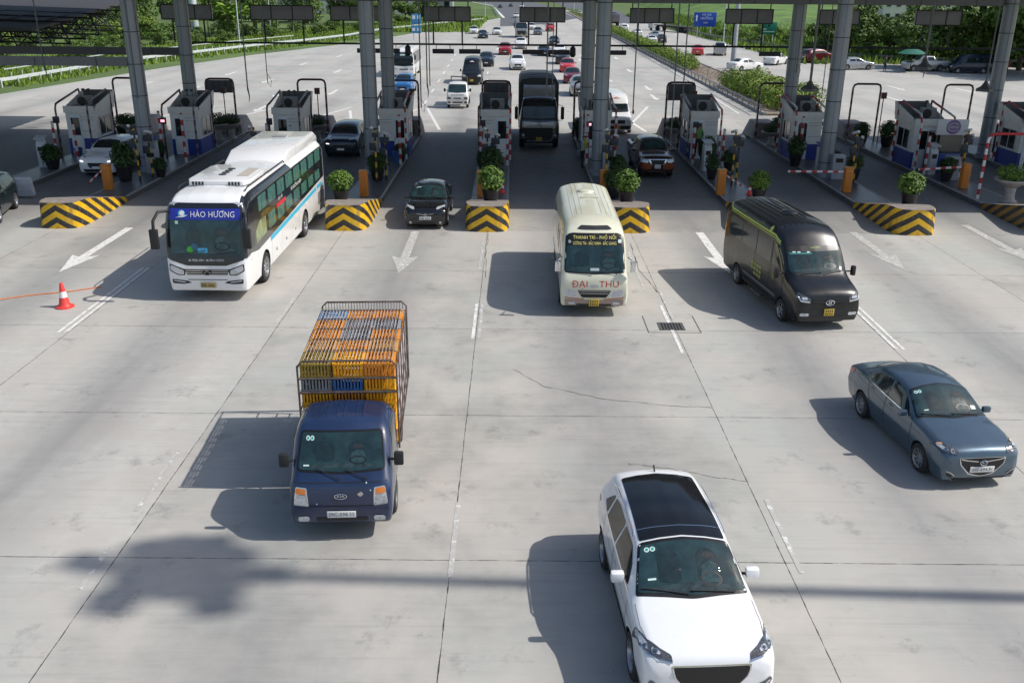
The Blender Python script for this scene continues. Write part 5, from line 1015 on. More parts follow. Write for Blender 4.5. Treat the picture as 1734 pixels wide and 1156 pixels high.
v.p('fog_light', 'front', rrect(.66, .43, .2, .07, .03), LAMP, .014, mir=True); v.line('bumper_slot', 'front', [(-.5, .385), (.5, .385)], .05, BLACKP, .014); v.line('bumper_lip', 'front', [(-.7, .345), (.7, .345)], .018, CHROME, .014)
v.plate('', .45, PLATEY, w_=.3, h=.2, two=True)
v.p('roof_vent', 'front', rpoly([(-.52, 2.47), (-.4, 2.55), (.4, 2.55), (.52, 2.47), (.4, 2.455), (-.4, 2.455)], .03), BLACKP, .01)
for sg in (-1, 1):
    mb = MB(v.sh); mb.tube([(sg * .95, .35, 1.75), (sg * 1.08, .1, 1.72), (sg * 1.1, .05, 1.5)], .02, 6); mb.box((sg * 1.1, .03, 1.55), (.16, .1, .3)); mb.build('wing_mirror', CHROME, v.root, bevel=.03)
for i in range(6): a = 1.35 + i * .86; v.p('side_window', 'side', rpoly([(a, 1.45), (a + .8, 1.45), (a + .8, 2.12), (a, 2.12)], .06), GLASS)
v.p('curtain', 'side', rpoly([(2.3, 1.5), (2.55, 1.5), (2.5, 2.06), (2.28, 2.06)], .03), mat('orange_curtain', (.35, .14, .02), .7), .009); v.p('curtain', 'side', rpoly([(3.2, 1.5), (3.38, 1.5), (3.3, 2.06), (3.15, 2.06)], .03), mat('orange_curtain', (.35, .14, .02), .7), .009)
v.line('door_gap', 'side', [(1.28, 2.1), (1.28, .8)], .016, UNDER); v.line('door_gap', 'side', [(2.18, 2.2), (2.18, .45)], .016, UNDER); v.line('gold_trim', 'side', [(1.7, .6), (6.9, .6)], .2, mat('tan_bumper', (.36, .27, .23), .4), .006, parent=v.root)
for x in (-.6, -.45, -.3, .3, .45, .6):
    mb = MB(v.sh); mb.tube([v.hit('top', x, y)[0] + Vector((0, 0, .0)) for y in (1.9, 3, 4, 5, 6.6)], .012, 5); mb.build('roof_rib', PC, v.root)
mb = MB(v.sh); mb.lathe([(.30, 0), (.26, .05), (.1, .085), (.001, .09)], (0, 5.2, 2.69), 20); mb.build('roof_hatch', PC, v.root)
mb = MB(v.sh); mb.box((.05, 4.1, 2.72), (.62, .06, .04)); mb.build('roof_fin', PC, v.root, bevel=.01)
v.p('tail_light', 'side', rpoly([(6.95, 1.0), (7.05, 1.0), (7.03, 1.4), (6.93, 1.4)], .02), REDL, .008)
v.wiper('front', [(-.72, 1.36), (-.05, 1.30)], ws); v.wiper('front', [(.1, 1.36), (.66, 1.30)], ws)
v.cabin('front', 0, 1.68, 1.7, .66); front_at(v, 2.42, 26.1, radians(-.5))

# ---- white and black coach
PX = paint('coach_white', (.8, .8, .8), rough=.3, dirt=.02); PN = paint('coach_black', (.012, .014, .02), rough=.22, dirt=.1)
BS = [(0, .40, 1.0, .62, 1.12, .95, 1.1, 1.05, .95, 1.07), (.05, .34, 1.14, .66, 1.2, 1.2, 1.18, 1.34, 1.02, 1.38), (.14, .32, 1.18, .75, 1.235, 1.35, 1.22, 1.75, 1.06, 1.80), (.24, .32, 1.2, .9, 1.25, 1.4, 1.235, 2.25, 1.14, 2.3),
      (.36, .32, 1.2, .9, 1.25, 1.4, 1.24, 2.7, 1.10, 2.76), (.55, .32, 1.2, .9, 1.25, 1.5, 1.245, 3.0, 1.08, 3.07), (.9, .32, 1.2, .9, 1.25, 1.5, 1.25, 3.14, 1.06, 3.22), (1.5, .32, 1.2, .9, 1.25, 1.5, 1.25, 3.2, 1.05, 3.28),
      (11.2, .32, 1.2, .9, 1.25, 1.5, 1.25, 3.18, 1.04, 3.26), (11.7, .36, 1.18, .9, 1.22, 1.5, 1.2, 3.05, 1.0, 3.12), (11.9, .5, 1.1, .9, 1.15, 1.5, 1.12, 2.8, .9, 2.9)]
v = Veh('coach', 'white and black sleeper coach with a blue banner over its windscreen', 'bus', upright([(r[0] * 1.025, *r[1:]) for r in BS], .26, 1.24), PX, [(2.15, .5, .3), (8.05, .5, .3)], rads=(.07, .2, .1, .14), step=.055, spokes=8, fill=14, mats=[PN], zones=lambda x, y, z: 2 if ((y < .95 and abs(x) > 1.0 and z > 1.34 + y * .1 and z < 3.14 + .1 * (y > .5)) or (y < .42 and z > 1.4 and z < 2.97) or (.9 < y < 6.5 - (z - 2.9) * 1.2 and abs(x) > 1.09 and z > 2.9 and z < 3.2) or (abs(x) > 1.1 and z > 1.62 and z < 2.95 and .5 < y < 11.9)) else 0)
v.p('front_mask', 'front', rpoly([(-1.16, 1.32), (-.6, 1.14), (.6, 1.14), (1.16, 1.32), (1.17, 2.0), (1.12, 2.9), (1.05, 2.98), (-1.05, 2.98), (-1.12, 2.9), (-1.17, 2.0)], .05), PN, .004, res=.1)
ws = v.p('windscreen_glass', 'front', rpoly([(-1.06, 1.5), (0, 1.44), (1.06, 1.5), (1.07, 2.52), (-1.07, 2.52)], .08), GLASS2, .009, res=.1)[0]
v.p('banner', 'front', rpoly([(-1.09, 2.5), (1.09, 2.5), (1.06, 2.82), (-1.06, 2.82)], .04), mat('banner_blue', (.02, .035, .33), .45), .013, res=.1)
WH = mat('white_lettering', (.8, .8, .82), .5)
v.text('HÀO HƯƠNG', 'front', (.24, 2.65), .235, WH, off=.02, bold=.013, sx=.90)
v.p('banner_emblem', 'front', arc((-.7, 2.67), .11, 0, 345, 20), mat('emblem_blue', (.12, .42, .65), .4), .02); v.p('banner_emblem', 'front', rpoly([(-.9, 2.56), (-.62, 2.58), (-.5, 2.64), (-.66, 2.62)], .02), WH, .026); v.p('banner_emblem', 'front', rpoly([(-.74, 2.62), (-.64, 2.62), (-.6, 2.73), (-.7, 2.76), (-.77, 2.7)], .03), WH, .026)
v.text('XE TRIỆU SƠN - XE VĨNH TƯỜNG', 'front', (0, 1.30), .085, WH, off=.012, bold=.004, sx=.8)
v.p('grille', 'front', rpoly([(-.68, 1.04), (.68, 1.04), (.62, .84), (-.62, .84)], .03), GR, .006)
for z in (.86, .92, .98, 1.035): v.line('grille_bar', 'front', [(-.64, z), (.64, z)], .016, CHROME, .016)
mb = MB(v.sh); y0 = v.hit('front', 0, .93)[0].y - .03; ring(mb, 0, y0, .94, .13, .07, .016); mb.box((0, y0, .94), (.1, .02, .05)); mb.build('badge', mat('dark_badge', (.08, .08, .09), .25, .8), v.root)
v.p('headlight', 'front', rpoly([(.66, 1.02), (1.14, 1.2), (1.15, .98), (.9, .84), (.68, .84)], .04), BLACKP, .008, mir=True, res=.1); v.p('headlight_lens', 'front', rpoly([(.71, 1.0), (1.11, 1.16), (1.12, 1.0), (.88, .87), (.71, .87)], .04), LAMP, .014, mir=True, res=.1)
v.p('bumper_intake', 'front', rpoly([(-1.1, .72), (-.62, .66), (-.5, .60), (-.75, .56), (-1.08, .58)], .03), BLACKP, .008, mir=True); v.line('daytime_light', 'front', [(.7, .62), (1.04, .67)], .03, LAMP, .016, mir=True, parent=v.root); v.line('bumper_strip', 'front', [(-.6, .70), (.6, .70)], .02, BLACKP, .01)
v.plate('', .53, mat('dull_yellow_plate', (.38, .29, .10), .45), w_=.47, h=.16)
v.p('marker_light', 'front', rpoly([(.80, 2.98), (1.12, 2.90), (1.1, 2.96), (.95, 3.0)], .01), LAMP, .012, mir=True)
for vw in ('side',):
    v.p('window_band', vw, rpoly([(.45, 1.42), (1.4, 1.28), (11.75, 1.66), (11.75, 2.9), (.85, 2.9), (.5, 2.5)], .08), PN, .004, res=.2)
GT = mat('curtained_glass', (.065, .16, .135), .12, noise=.45, nscale=3.5, spec=.8, stretch=(1, 3, .6))
for i in range(8): a = 1.7 + i * 1.22; v.p('side_window', 'side', rpoly([(a + .05, 2.42), (a + 1.02, 2.42), (a + 1.02, 2.9), (a + .05, 2.9)], .06), GT, .009, res=.2)
for i in range(7): a = 2.7 + i * 1.22; z = 1.62 + .02 * i; v.p('side_window', 'side', rpoly([(a + .1, z), (a + 1.0, z), (a + 1.0, 2.12), (a + .1, 2.12)], .06), GT, .009, res=.2)
v.p('side_window', 'side', rpoly([(1.2, 1.52), (2.5, 1.6), (2.5, 2.15), (1.7, 2.15), (1.25, 1.95)], .06), mat('yellowed_glass', (.2, .24, .12), .12, noise=.5, nscale=2.5), .009, res=.2)
v.p('side_window', 'side', rpoly([(.5, 1.55), (1.05, 1.5), (1.05, 2.0), (.55, 2.1)], .05), GLASS, .009)
v.text('XE GIƯỜNG NẰM', 'right', (6.9, 2.27), .17, WH, bold=.008, sx=1.2); v.text('CAO CẤP', 'right', (4.5, 2.3), .14, WH, bold=.008)
v.p('side_banner', 'side', rrect(4.6, 2.22 - .1, 1.3, .14, .02), mat('red_banner', (.55, .03, .04), .5), .011, res=.3)
v.p('blue_stripe', 'side', rpoly([(2.9, 1.17), (10.2, 1.36), (10.2, 1.50), (2.9, 1.33)], .02), mat('cyan_stripe', (.04, .42, .62), .35), .007, res=.25); v.p('blue_stripe', 'side', rpoly([(10.4, 1.36), (11.1, 1.38), (11.3, 1.54), (10.4, 1.51)], .02), mat('cyan_stripe', (.04, .42, .62), .35), .007, res=.25)
for y in (3.6, 5.0, 6.4): v.p('locker_latch', 'side', rrect(y, .72, .08, .1, .02), BLACKP, .01)
for y in (3.0, 4.4, 5.8, 7.1): v.line('locker_gap', 'side', [(y, 1.15), (y, .38)], .012, mat('panel_gap_grey', (.3, .3, .3), .6))
v.p('engine_grille', 'side', rpoly([(10.5, 1.2), (11.4, 1.22), (11.4, .7), (10.5, .68)], .05), mat('grey_louvre', (.16, .16, .17), .5, noise=.3, nscale=10), .007, res=.2)
for x0 in (-1, 1):
    pts = [(x0 * 1.12, .4, 2.75), (x0 * 1.32, .1, 2.78), (x0 * 1.42, -.12, 2.55), (x0 * 1.43, -.16, 2.2)] if x0 < 0 else [(1.18, .4, 2.7), (1.3, .1, 2.6), (1.32, .0, 2.4), (1.32, 0, 2.2)]
    mb = MB(v.sh); mb.tube(pts, .05, 8); mb.box((pts[-1][0], pts[-1][1], 2.0), (.24, .14, .6)); mb.build('wing_mirror', BLACKP, v.root, bevel=.04)
mb = MB(v.sh)   # roof units
mb.prism([(-.86, 1.7), (.86, 1.7), (1.0, 2.1), (1.0, 4.3), (.86, 4.6), (-.86, 4.6), (-1.0, 4.3), (-1.0, 2.1)], .17, lo=3.24); ac = mb.build('roof_cooler', PX, v.root, bevel=.08)
mb = MB(v.sh)
for k in range(4): mb.lathe([(.13, 0), (.13, .012), (.001, .012)], (-.1 + 0 * k, 2.75 + k * .34, 3.41), 16)
for sg in (-1, 1):
    for k in range(4): mb.box((sg * (.42 + k * .1), 1.69, 3.335), (.05, .04, .10))
mb.build('fan_opening', BLACKP, ac, smooth=30)
mb = MB(v.sh); mb.prism([(.42, 2.5), (.8, 2.5), (.8, 3.9), (.42, 3.9)], .012, lo=3.41); mb.build('cooler_mesh', mat('beige_mesh', (.42, .38, .33), .8, noise=.3, nscale=40), ac)
mb = MB(v.sh); mb.prism([(6.0, 3.2), (6.9, 3.52), (11.3, 3.56), (11.9, 3.3), (11.9, 3.0), (6.0, 3.0)], 2.1, axis='x', lo=-1.05); mb.build('roof_fairing', PX, v.root, bevel=.08)
mb = MB(v.sh); mb.prism([(-.28, 9.8), (.28, 9.8), (.28, 10.2), (-.28, 10.2)], .05, lo=3.54); mb.build('roof_hatch', mat('hatch_grey', (.3, .31, .32), .4), v.root, bevel=.01)
for sg in (-1, 1):
    mb = MB(v.sh); mb.tube([(sg * 1.05, 1.2, 3.22), (sg * 1.06, 1.4, 3.3), (sg * 1.06, 6, 3.3), (sg * 1.05, 6.2, 3.2)], .02, 6); mb.build('roof_rail', BLACKP, v.root)
for x, z, c, w_, h in ((-.48, 1.62, 'green', .2, .2), (-.1, 1.6, 'sky', .3, .14), (-.86, 2.42, 'pale', .1, .1), (-.35, 1.7, 'shade', .2, .2)):
    cm = {'green': (.05, .3, .03), 'sky': (.06, .3, .5), 'pale': (.35, .55, .5), 'shade': (.03, .1, .16)}[c]
    v.p('dashboard_item', 'front', (arc((x, z), w_ / 2, 0, 340, 12) if c in ('green', 'shade') else rrect(x, z, w_, h, .02)), mat(c + '_item', cm, .4, noise=.3, nscale=12), .012)
v.cabin('front', .05, 1.95, 1.9, .95); v.wiper('front', [(-.9, 1.46), (.0, 1.6)], ws); v.wiper('front', [(.1, 1.46), (.95, 1.56)], ws)
front_at(v, -9.36, 27.25, radians(-.4))

# ---- dark pickup at its gate
PBR = paint('bronze_brown_paint', (.05, .022, .016), metal=.4, rough=.25)
PU = [(0, .45, .5, .62, .6, .85, .58, .92, .4, .94), (.06, .32, .74, .6, .84, .98, .8, 1.05, .5, 1.08), (.3, .3, .82, .65, .91, 1.08, .86, 1.14, .62, 1.17), (1.1, .3, .85, .7, .925, 1.14, .87, 1.22, .66, 1.25), (1.35, .3, .85, .75, .925, 1.16, .87, 1.3, .68, 1.33),
      (1.85, .3, .85, .75, .925, 1.18, .88, 1.66, .64, 1.72), (2.3, .3, .85, .75, .925, 1.18, .88, 1.76, .62, 1.83), (3.3, .3, .85, .75, .925, 1.2, .88, 1.74, .62, 1.81), (3.55, .3, .85, .75, .925, 1.2, .88, 1.5, .7, 1.54), (3.66, .3, .85, .75, .925, 1.22, .9, 1.26, .8, 1.27), (5.2, .35, .85, .75, .925, 1.22, .9, 1.26, .8, 1.27), (5.3, .4, .8, .75, .9, 1.2, .88, 1.23, .78, 1.24)]
def pickup(name, label, pm, wb=(.95, 4.1)):
    v = Veh(name, label, 'pickup', PU, pm, [(wb[0], .38, .24), (wb[1], .38, .24)])
    v.p('windscreen_glass', 'top', rpoly([(-.66, 1.4), (0, 1.36), (.66, 1.4), (.58, 2.08), (-.58, 2.08)], .06), GLASS2, .008)
    for a, b in ((1.75, 2.5), (2.56, 3.35)): v.p('side_window', 'side', rpoly([(a, 1.27), (b, 1.27), (b - .05, 1.66), (a + .3 if a < 2 else a, 1.66)], .05), GLASS)
    v.p('cargo_bed', 'top', rrect(0, 4.45, 1.5, 1.4, .05), UNDER, .004); v.mirror(1.7, 1.22, .2, .18, .1, arm=.06)
    v.p('headlight', 'front', rpoly([(.46, 1.0), (.84, 1.06), (.88, .86), (.5, .84)], .04), LAMP, .01, mir=True); v.plate('', .66, w_=.3, h=.2, two=True)
    v.p('tail_light', 'rear', rrect(.82, 1.0, .12, .32, .02), REDL, .01, mir=True); v.p('rear_window', 'rear', rrect(0, 1.5, 1.2, .34, .05), GLASS, .008)
    return v
v = pickup('pickup_truck', 'dark brown pickup with chrome grille driving out from under the canopy', PBR); PICK = v
v.p('grille', 'front', rpoly([(-.4, .98), (.4, .98), (.3, .74), (-.3, .74)], .04), BLACKP, .008); v.line('grille_trim', 'front', [(.44, 1.0), (.3, .74)], .07, CHROME, .016, mir=True, parent=v.root); v.line('grille_bar', 'front', [(-.42, 1.0), (.42, 1.0)], .03, CHROME, .016)
v.p('bumper', 'front', rpoly([(.34, .8), (.88, .82), (.86, .55), (.5, .5), (.3, .56)], .04), mat('painted_copper_reflection', (.28, .075, .03), .3, .5), .008, mir=True); v.line('skid_trim', 'front', [(-.4, .42), (.4, .42)], .03, CHROME, .014); v.line('side_step', 'side', [(1.4, .4), (3.5, .4)], .08, RIM, .02)  # copper reflection painted onto the bumper corners
front_at(v, 7.35, 47.3, radians(1))
# ---- blue poultry truck
PBL = paint('faded_blue_paint', (.010, .026, .078), rough=.38, dirt=.22)
KC = [(0, .42, .74, .58, .80, .86, .78, .97, .64, .99), (.05, .34, .80, .6, .85, .98, .83, 1.10, .70, 1.12), (.14, .32, .82, .65, .865, 1.08, .85, 1.20, .74, 1.23), (.30, .32, .82, .7, .87, 1.15, .855, 1.38, .76, 1.41),
      (.60, .32, .82, .75, .87, 1.2, .86, 1.78, .73, 1.83), (.76, .32, .82, .75, .87, 1.22, .86, 1.91, .71, 1.97), (1.0, .32, .82, .75, .87, 1.22, .86, 1.955, .70, 2.01), (1.62, .32, .82, .75, .87, 1.22, .86, 1.945, .69, 2.0), (1.72, .36, .8, .75, .85, 1.22, .84, 1.88, .66, 1.94)]
v = Veh('poultry_truck', 'blue light truck with a caged load of poultry crates', 'truck', sc(upright(KC, .2, .83), 1, 1.04), PBL, [(.98, .33, .2)], rim=RIMD, body='cab', y0=-2.5)
v.p('windscreen', 'front', rpoly([(-.77, 1.28), (0, 1.24), (.77, 1.28), (.71, 1.86), (-.71, 1.86)], .07), SEAL, .004)
ws = v.p('windscreen_glass', 'front', rpoly([(-.74, 1.31), (0, 1.27), (.74, 1.31), (.68, 1.83), (-.68, 1.83)], .05), GLASS2, .009)[0]
v.p('headlight', 'front', rpoly([(.58, 1.05), (.77, 1.07), (.82, .74), (.56, .70)], .03), CHROME, .006, mir=True)
v.p('headlight_lens', 'front', rpoly([(.60, .93), (.775, .94), (.80, .76), (.575, .72)], .02), LAMP, .012, mir=True); v.p('indicator', 'front', rpoly([(.61, 1.035), (.76, 1.05), (.775, .95), (.60, .94)], .02), AMBER, .012, mir=True)
v.line('bonnet_gap', 'front', [(-.80, 1.13), (.80, 1.13)], .012, UNDER); v.line('bonnet_gap', 'front', [(-.58, .70), (.58, .70)], .014, UNDER)
v.p('lower_grille', 'front', rrect(0, .44, .9, .07, .03), BLACKP, .008); v.p('fog_light', 'front', rrect(.66, .46, .2, .1, .04), LAMP, .01, mir=True)
v.plate('29C-598.55', .55, w_=.50, h=.12, size=.092)
mb = MB(v.sh); y0 = v.hit('front', 0, .88)[0].y - .02; ring(mb, 0, y0, .9, .105, .05, .007); bd = mb.build('badge', CHROME, v.root)
v.text('KIA', 'front', (0, .9), .075, CHROME, off=.018, bold=.004, sx=1.1, parent=bd)
v.p('sticker', 'front', rpoly([(.28, .93), (.36, .99), (.40, .93), (.34, .88)], .02), mat('peeled_sticker', (.6, .5, .45), .6), .008)
for a, b in ((.52, 1.0), (-.42, .75), (.45, 1.12)): v.p('paint_chip', 'front', arc((a, b), .012, 0, 300, 6), STICK, .008)
v.p('side_window', 'side', rpoly([(.5, 1.25), (1.45, 1.25), (1.45, 1.78), (.78, 1.78)], .06), GLASS); v.line('door_gap', 'side', [(.42, 1.2), (.42, .6)], .012, UNDER); v.line('door_gap', 'side', [(1.52, 1.85), (1.52, .5)], .012, UNDER); v.p('door_handle', 'side', rrect(1.35, 1.05, .15, .04, .01), BLACKP, .02)
v.mirror(.38, 1.4, .17, .25, .1, m=BLACKP, arm=.1)
v.wiper('front', [(.1, 1.30), (.46, 1.17)], ws); v.wiper('front', [(-.42, 1.32), (-.0, 1.17)], ws)
stick(v, -.58, 1.75, view='front', r=.035); v.p('inspection_sticker', 'front', rrect(-.6, 1.36, .1, .02, .005), STICK, .012)
0 and v.p('driver_shape', 'front', rpoly([(.40, 1.52), (.56, 1.55), (.57, 1.66), (.50, 1.72), (.42, 1.68)], .05), mat('dim_driver', (.03, .045, .05), .3, noise=.5, nscale=20), .011)
for x in (-.42, -.3, -.12, 0, .22, .34):
    mb = MB(v.sh); mb.tube([v.hit('top', x, y)[0] for y in (.9, 1.2, 1.6)], .012, 5); mb.build('roof_rib', PBL, v.body)
mb = MB(v.sh); mb.prism([(-.85, 1.85), (.85, 1.85), (.85, 5.0), (-.85, 5.0)], .12, lo=.78); mb.box((0, 3.3, .6), (.7, 3.2, .2)); bed = mb.build('cargo_bed', mat('rusty_bed', (.10, .06, .045), .8, noise=.4, nscale=6), v.root)
v.L = 5.0
for sg in (-1, 1):
    t = MB(v.sh); t.lathe([(.2, sg * .82), (.32, sg * .82), (.335, sg * .78), (.335, sg * .52), (.2, sg * .5)], (0, 3.85, .335), 24, axis='x'); w_ = t.build('wheel', TYRE, v.root)
    t = MB(v.sh); t.lathe([(.001, sg * .78), (.2, sg * .79), (.21, sg * .82)], (0, 3.85, .335), 18, axis='x'); t.build('rim', RIMD, w_)
# steel cage
RUST = mat('rusty_tube', (.11, .085, .075), .65, .35, noise=.45, nscale=9)
X1, YA, YB, ZT, ZB = .915, 1.78, 5.2, 2.66, .9
mb = MB(v.sh)
hoop = lambda y, z=ZT, x=X1: [(-x, y, ZB), (-x, y, z - .1), (-x + .1, y, z), (x - .1, y, z), (x, y, z - .1), (x, y, ZB)]
for y in (YA, 2.45, 3.05, 3.65, 4.25, 4.8, YB): mb.tube(hoop(y, ZT + (.05 if y in (YA, YB) else 0)), .02 if y in (YA, YB) else .013, 6)
mb.tube([(-X1, YA, 2.36), (X1, YA, 2.36)], .022, 6); mb.tube([(-X1, YA, 2.08), (X1, YA, 2.08)], .028, 6); mb.tube([(-X1, YB, 2.3), (X1, YB, 2.3)], .02, 6); mb.tube([(-X1, YB, 2.5), (X1, YB, 2.5)], .014, 6)
for sg in (-1, 1):
    for z in (ZT - .1, 1.7, 1.25, .95): mb.tube([(sg * X1, YA, z), (sg * X1, YB, z)], .014, 6)
mb.build('cage_frame', RUST, v.root)
mb = MB(v.sh)
for k in range(25): x = -.82 + k * .0683; mb.tube([(x, YA, ZT + .01), (x, 4.85, ZT + .0)], .0065, 4)
for k in range(28): x = -.84 + k * .062; mb.tube([(x, YB, ZT - .12), (x, YB, ZT + .03)], .008, 4); mb.tube([(x, YB, 2.3), (x, YB, 2.5)], .007, 4)
mb.build('cage_bars', mat('worn_glint_bar', (.48, .44, .41), .55, .4, noise=.4, nscale=10), v.root)  # pale glint of the bars put into their colour
KR = radians(3.2)
v.cabin('front', 0, 1.54, 1.25, .46); front_at(v, -2.96, 14.08, KR)
# crates: each one its own thing
def crate_mesh(m):
    mb = MB(); w_, l, h = .545, .74, .262
    for z in (.012, h - .012):
        for x in (-w_ / 2, w_ / 2): mb.box((x, 0, z), (.03, l, .03))
        for y in (-l / 2, l / 2): mb.box((0, y, z), (w_ + .02, .03, .03))
    for k in range(9):
        x = -w_ / 2 + w_ * (k + .5) / 9
        mb.box((x, 0, h - .006), (.026, l, .014)); mb.box((x, -l / 2, h / 2), (.03, .014, h)); mb.box((x, l / 2, h / 2), (.03, .014, h)); mb.box((x, 0, .004), (.045, l, .008))
    for k in range(12):
        y = -l / 2 + l * (k + .5) / 12
        for x in (-w_ / 2, w_ / 2): mb.box((x, y, h / 2), (.014, .032, h))
    mb.box((0, 0, h - .003), (w_, .04, .018)); mb.box((0, -.0, h), (.24, .2, .012))
    return mb.build('poultry_crate', m, smooth=0, fix=False)
CM = {k: mat(k + '_crate_plastic', c, .55, noise=.28, nscale=14) for k, c in {'orange': (.68, .26, .03), 'yellow': (.80, .38, .01), 'tan': (.55, .30, .10), 'olive': (.33, .23, .04), 'grey': (.26, .27, .29), 'blue': (.05, .15, .38), 'pale blue': (.2, .3, .45), 'whitish': (.5, .45, .46)}.items()}
top = [['olive', 'yellow', 'orange'], ['tan', 'orange', 'tan'], ['orange', 'grey', 'orange'], ['orange', 'grey', 'grey'], ['pale blue', 'orange', 'orange']]
second = ['grey', 'blue', 'yellow']
T = Matrix.Translation(v.root.location) @ Matrix.Rotation(KR, 4, 'Z')
protoc = None; cols = ['left', 'middle', 'right']; rows = ['front', 'second', 'third', 'fourth', 'rear']; lays = ['top', 'second', 'third', 'fourth', 'fifth', 'sixth']
for lay in range(6):
    for r in range(5):
        for c in range(3):
            if lay > 0 and not (r == 0 or c == 2 or (c == 0 and lay < 3)): continue
            if lay == 0: col = top[r][c]
            elif lay == 1 and r == 0: col = second[c]
            elif r == 0: col = 'yellow' if c != 1 else 'orange'
            else: col = 'whitish'
            if r == 0 and lay > 0 and c == 2: col = 'yellow'
            ll = .60
            if protoc is None: o = protoc = crate_mesh(CM[col])
            else: o = protoc.copy(); COL.objects.link(o)
            o.material_slots[0].link = 'OBJECT'; o.material_slots[0].material = CM[col]
            o.scale = (1, ll / .77, 1)
            o.location = T @ Vector(((c - 1) * .59 + random.uniform(-.012, .012), -2.5 + 2.12 + r * .615 + random.uniform(-.012, .012), 2.365 - lay * .272)); o.rotation_euler = (0, 0, KR + random.uniform(-.012, .012))
            tag(o, f'{col} crate, {lays[lay]} layer from the top, {rows[r]} row, {cols[c]} column of the poultry load', 'crate', 'poultry crates stacked on the blue truck')

# ---- tall black truck under the canopy
PT = paint('black_truck_paint', (.012, .013, .016), rough=.25, dirt=.15); PTG = paint('grey_truck_panel', (.38, .39, .40), metal=.5, rough=.3)
TC = [(0, .42, 1.0, .7, 1.12, 1.2, 1.1, 1.5, .98, 1.53), (.06, .38, 1.12, .8, 1.18, 1.4, 1.16, 1.72, 1.02, 1.76), (.18, .38, 1.15, .9, 1.2, 1.5, 1.19, 2.1, 1.04, 2.15), (.34, .38, 1.15, .9, 1.2, 1.5, 1.195, 2.62, 1.02, 2.7), (.7, .38, 1.15, .9, 1.2, 1.6, 1.2, 2.92, .98, 3.0), (1.2, .38, 1.15, .9, 1.2, 1.6, 1.2, 3.0, .96, 3.08), (2.1, .38, 1.15, .9, 1.2, 1.6, 1.2, 3.0, .95, 3.08)]
def cabtruck(name, label, pm, pg, box_m, box_h=3.6, box_l=6.2, S=TC, k=1.):
    v = Veh(name, label, 'truck', S, pm, [(1.25, .5, .3)], body='cab', y0=-4.2, rim=RIMD, spokes=8, step=.1)
    v.p('windscreen', 'front', rpoly([(-1.08, 1.78), (0, 1.72), (1.08, 1.78), (1.06, 2.72), (-1.06, 2.72)], .08), SEAL, .005, res=.1)
    v.p('windscreen_glass', 'front', rpoly([(-1.0, 1.86), (0, 1.82), (1.0, 1.86), (.98, 2.5), (-.98, 2.5)], .08), GLASS2, .011, res=.1)
    v.p('front_panel', 'front', rpoly([(-1.05, 1.68), (0, 1.60), (1.05, 1.68), (1.0, 1.30), (-1.0, 1.30)], .06), pg, .007, res=.1)
    v.p('grille', 'front', rpoly([(-.72, 1.30), (.72, 1.30), (.85, 1.22), (.72, .55), (-.72, .55), (-.85, 1.22)], .05), BLACKP, .012, res=.1)
    v.p('headlight', 'front', rpoly([(.84, 1.0), (1.08, 1.05), (1.1, .68), (.80, .62)], .05), LAMPD, .014, mir=True); v.p('headlight_lens', 'front', arc((.95, .86), .08, 0, 330, 10), LAMP, .02, mir=True)
    v.line('chrome_trim', 'front', [(-.74, .52), (.74, .52), (.88, 1.1)], .025, CHROME, .014, parent=v.root); v.plate('', .64, PLATEY, w_=.34, h=.2, two=True)
    v.p('side_window', 'side', rpoly([(.5, 1.75), (1.4, 1.75), (1.4, 2.5), (.6, 2.5)], .08), GLASS)
    for sg in (-1, 1):
        mb = MB(v.sh); mb.tube([(sg * 1.15, .35, 2.6), (sg * 1.36, .12, 2.58), (sg * 1.38, .1, 1.75), (sg * 1.18, .3, 1.7)], .022, 6); mb.box((sg * 1.37, .1, 2.15), (.2, .14, .7)); mb.build('wing_mirror', BLACKP, v.root, bevel=.04)
    mb = MB(v.sh); mb.box((0, 2.35 + box_l / 2, .85), (1.0, box_l, .25)); mb.build('chassis', UNDER, v.root)
    mb = MB(v.sh); mb.prism([(-1.2, 1.0), (1.2, 1.0), (1.2, box_h - .25), (1.05, box_h), (.5, box_h + .1), (-.5, box_h + .1), (-1.05, box_h), (-1.2, box_h - .25)], box_l, axis='y', lo=2.3); bx = mb.build('cargo_cover', box_m, v.root, bevel=.03)
    for y in (2.32, 3.4, 4.5, 5.6): mb = MB(v.sh); mb.tube([(-1.21, y, 1.0), (-1.21, y, box_h - .25), (-1.05, y, box_h + .01), (-.5, y, box_h + .11), (.5, y, box_h + .11), (1.05, y, box_h + .01), (1.21, y, box_h - .25), (1.21, y, 1.0)], .02, 5); mb.build('cover_hoop', BLACKP, bx)
    for y in (5.2, 6.5):
        for sg in (-1, 1):
            t = MB(v.sh); t.lathe([(.3, sg * 1.18), (.48, sg * 1.18), (.5, sg * 1.12), (.5, sg * .65), (.3, sg * .6)], (0, y, .5), 24, axis='x'); w_ = t.build('wheel', TYRE, v.root); t = MB(v.sh); t.lathe([(.001, sg * 1.05), (.28, sg * 1.1), (.31, sg * 1.18)], (0, y, .5), 18, axis='x'); t.build('rim', RIMD, w_)
    v.L = 8.4; return v
v = cabtruck('cargo_truck', 'tall black covered truck waiting in the shaded lane', PT, PTG, mat('black_tarpaulin', (.03, .035, .04), .55, noise=.2, nscale=2.5), box_h=3.85)
mb = MB(v.sh); mb.prism([(1.05, 2.99), (1.95, 2.99), (2.05, 3.62), (1.75, 3.55)], 1.9, axis='x', lo=-.95); mb.build('wind_deflector', PTG, v.root, bevel=.05)
v.p('visor', 'front', rpoly([(-1.1, 2.6), (1.1, 2.6), (1.05, 2.86), (-1.05, 2.86)], .04), BLACKP, .05, res=.1)
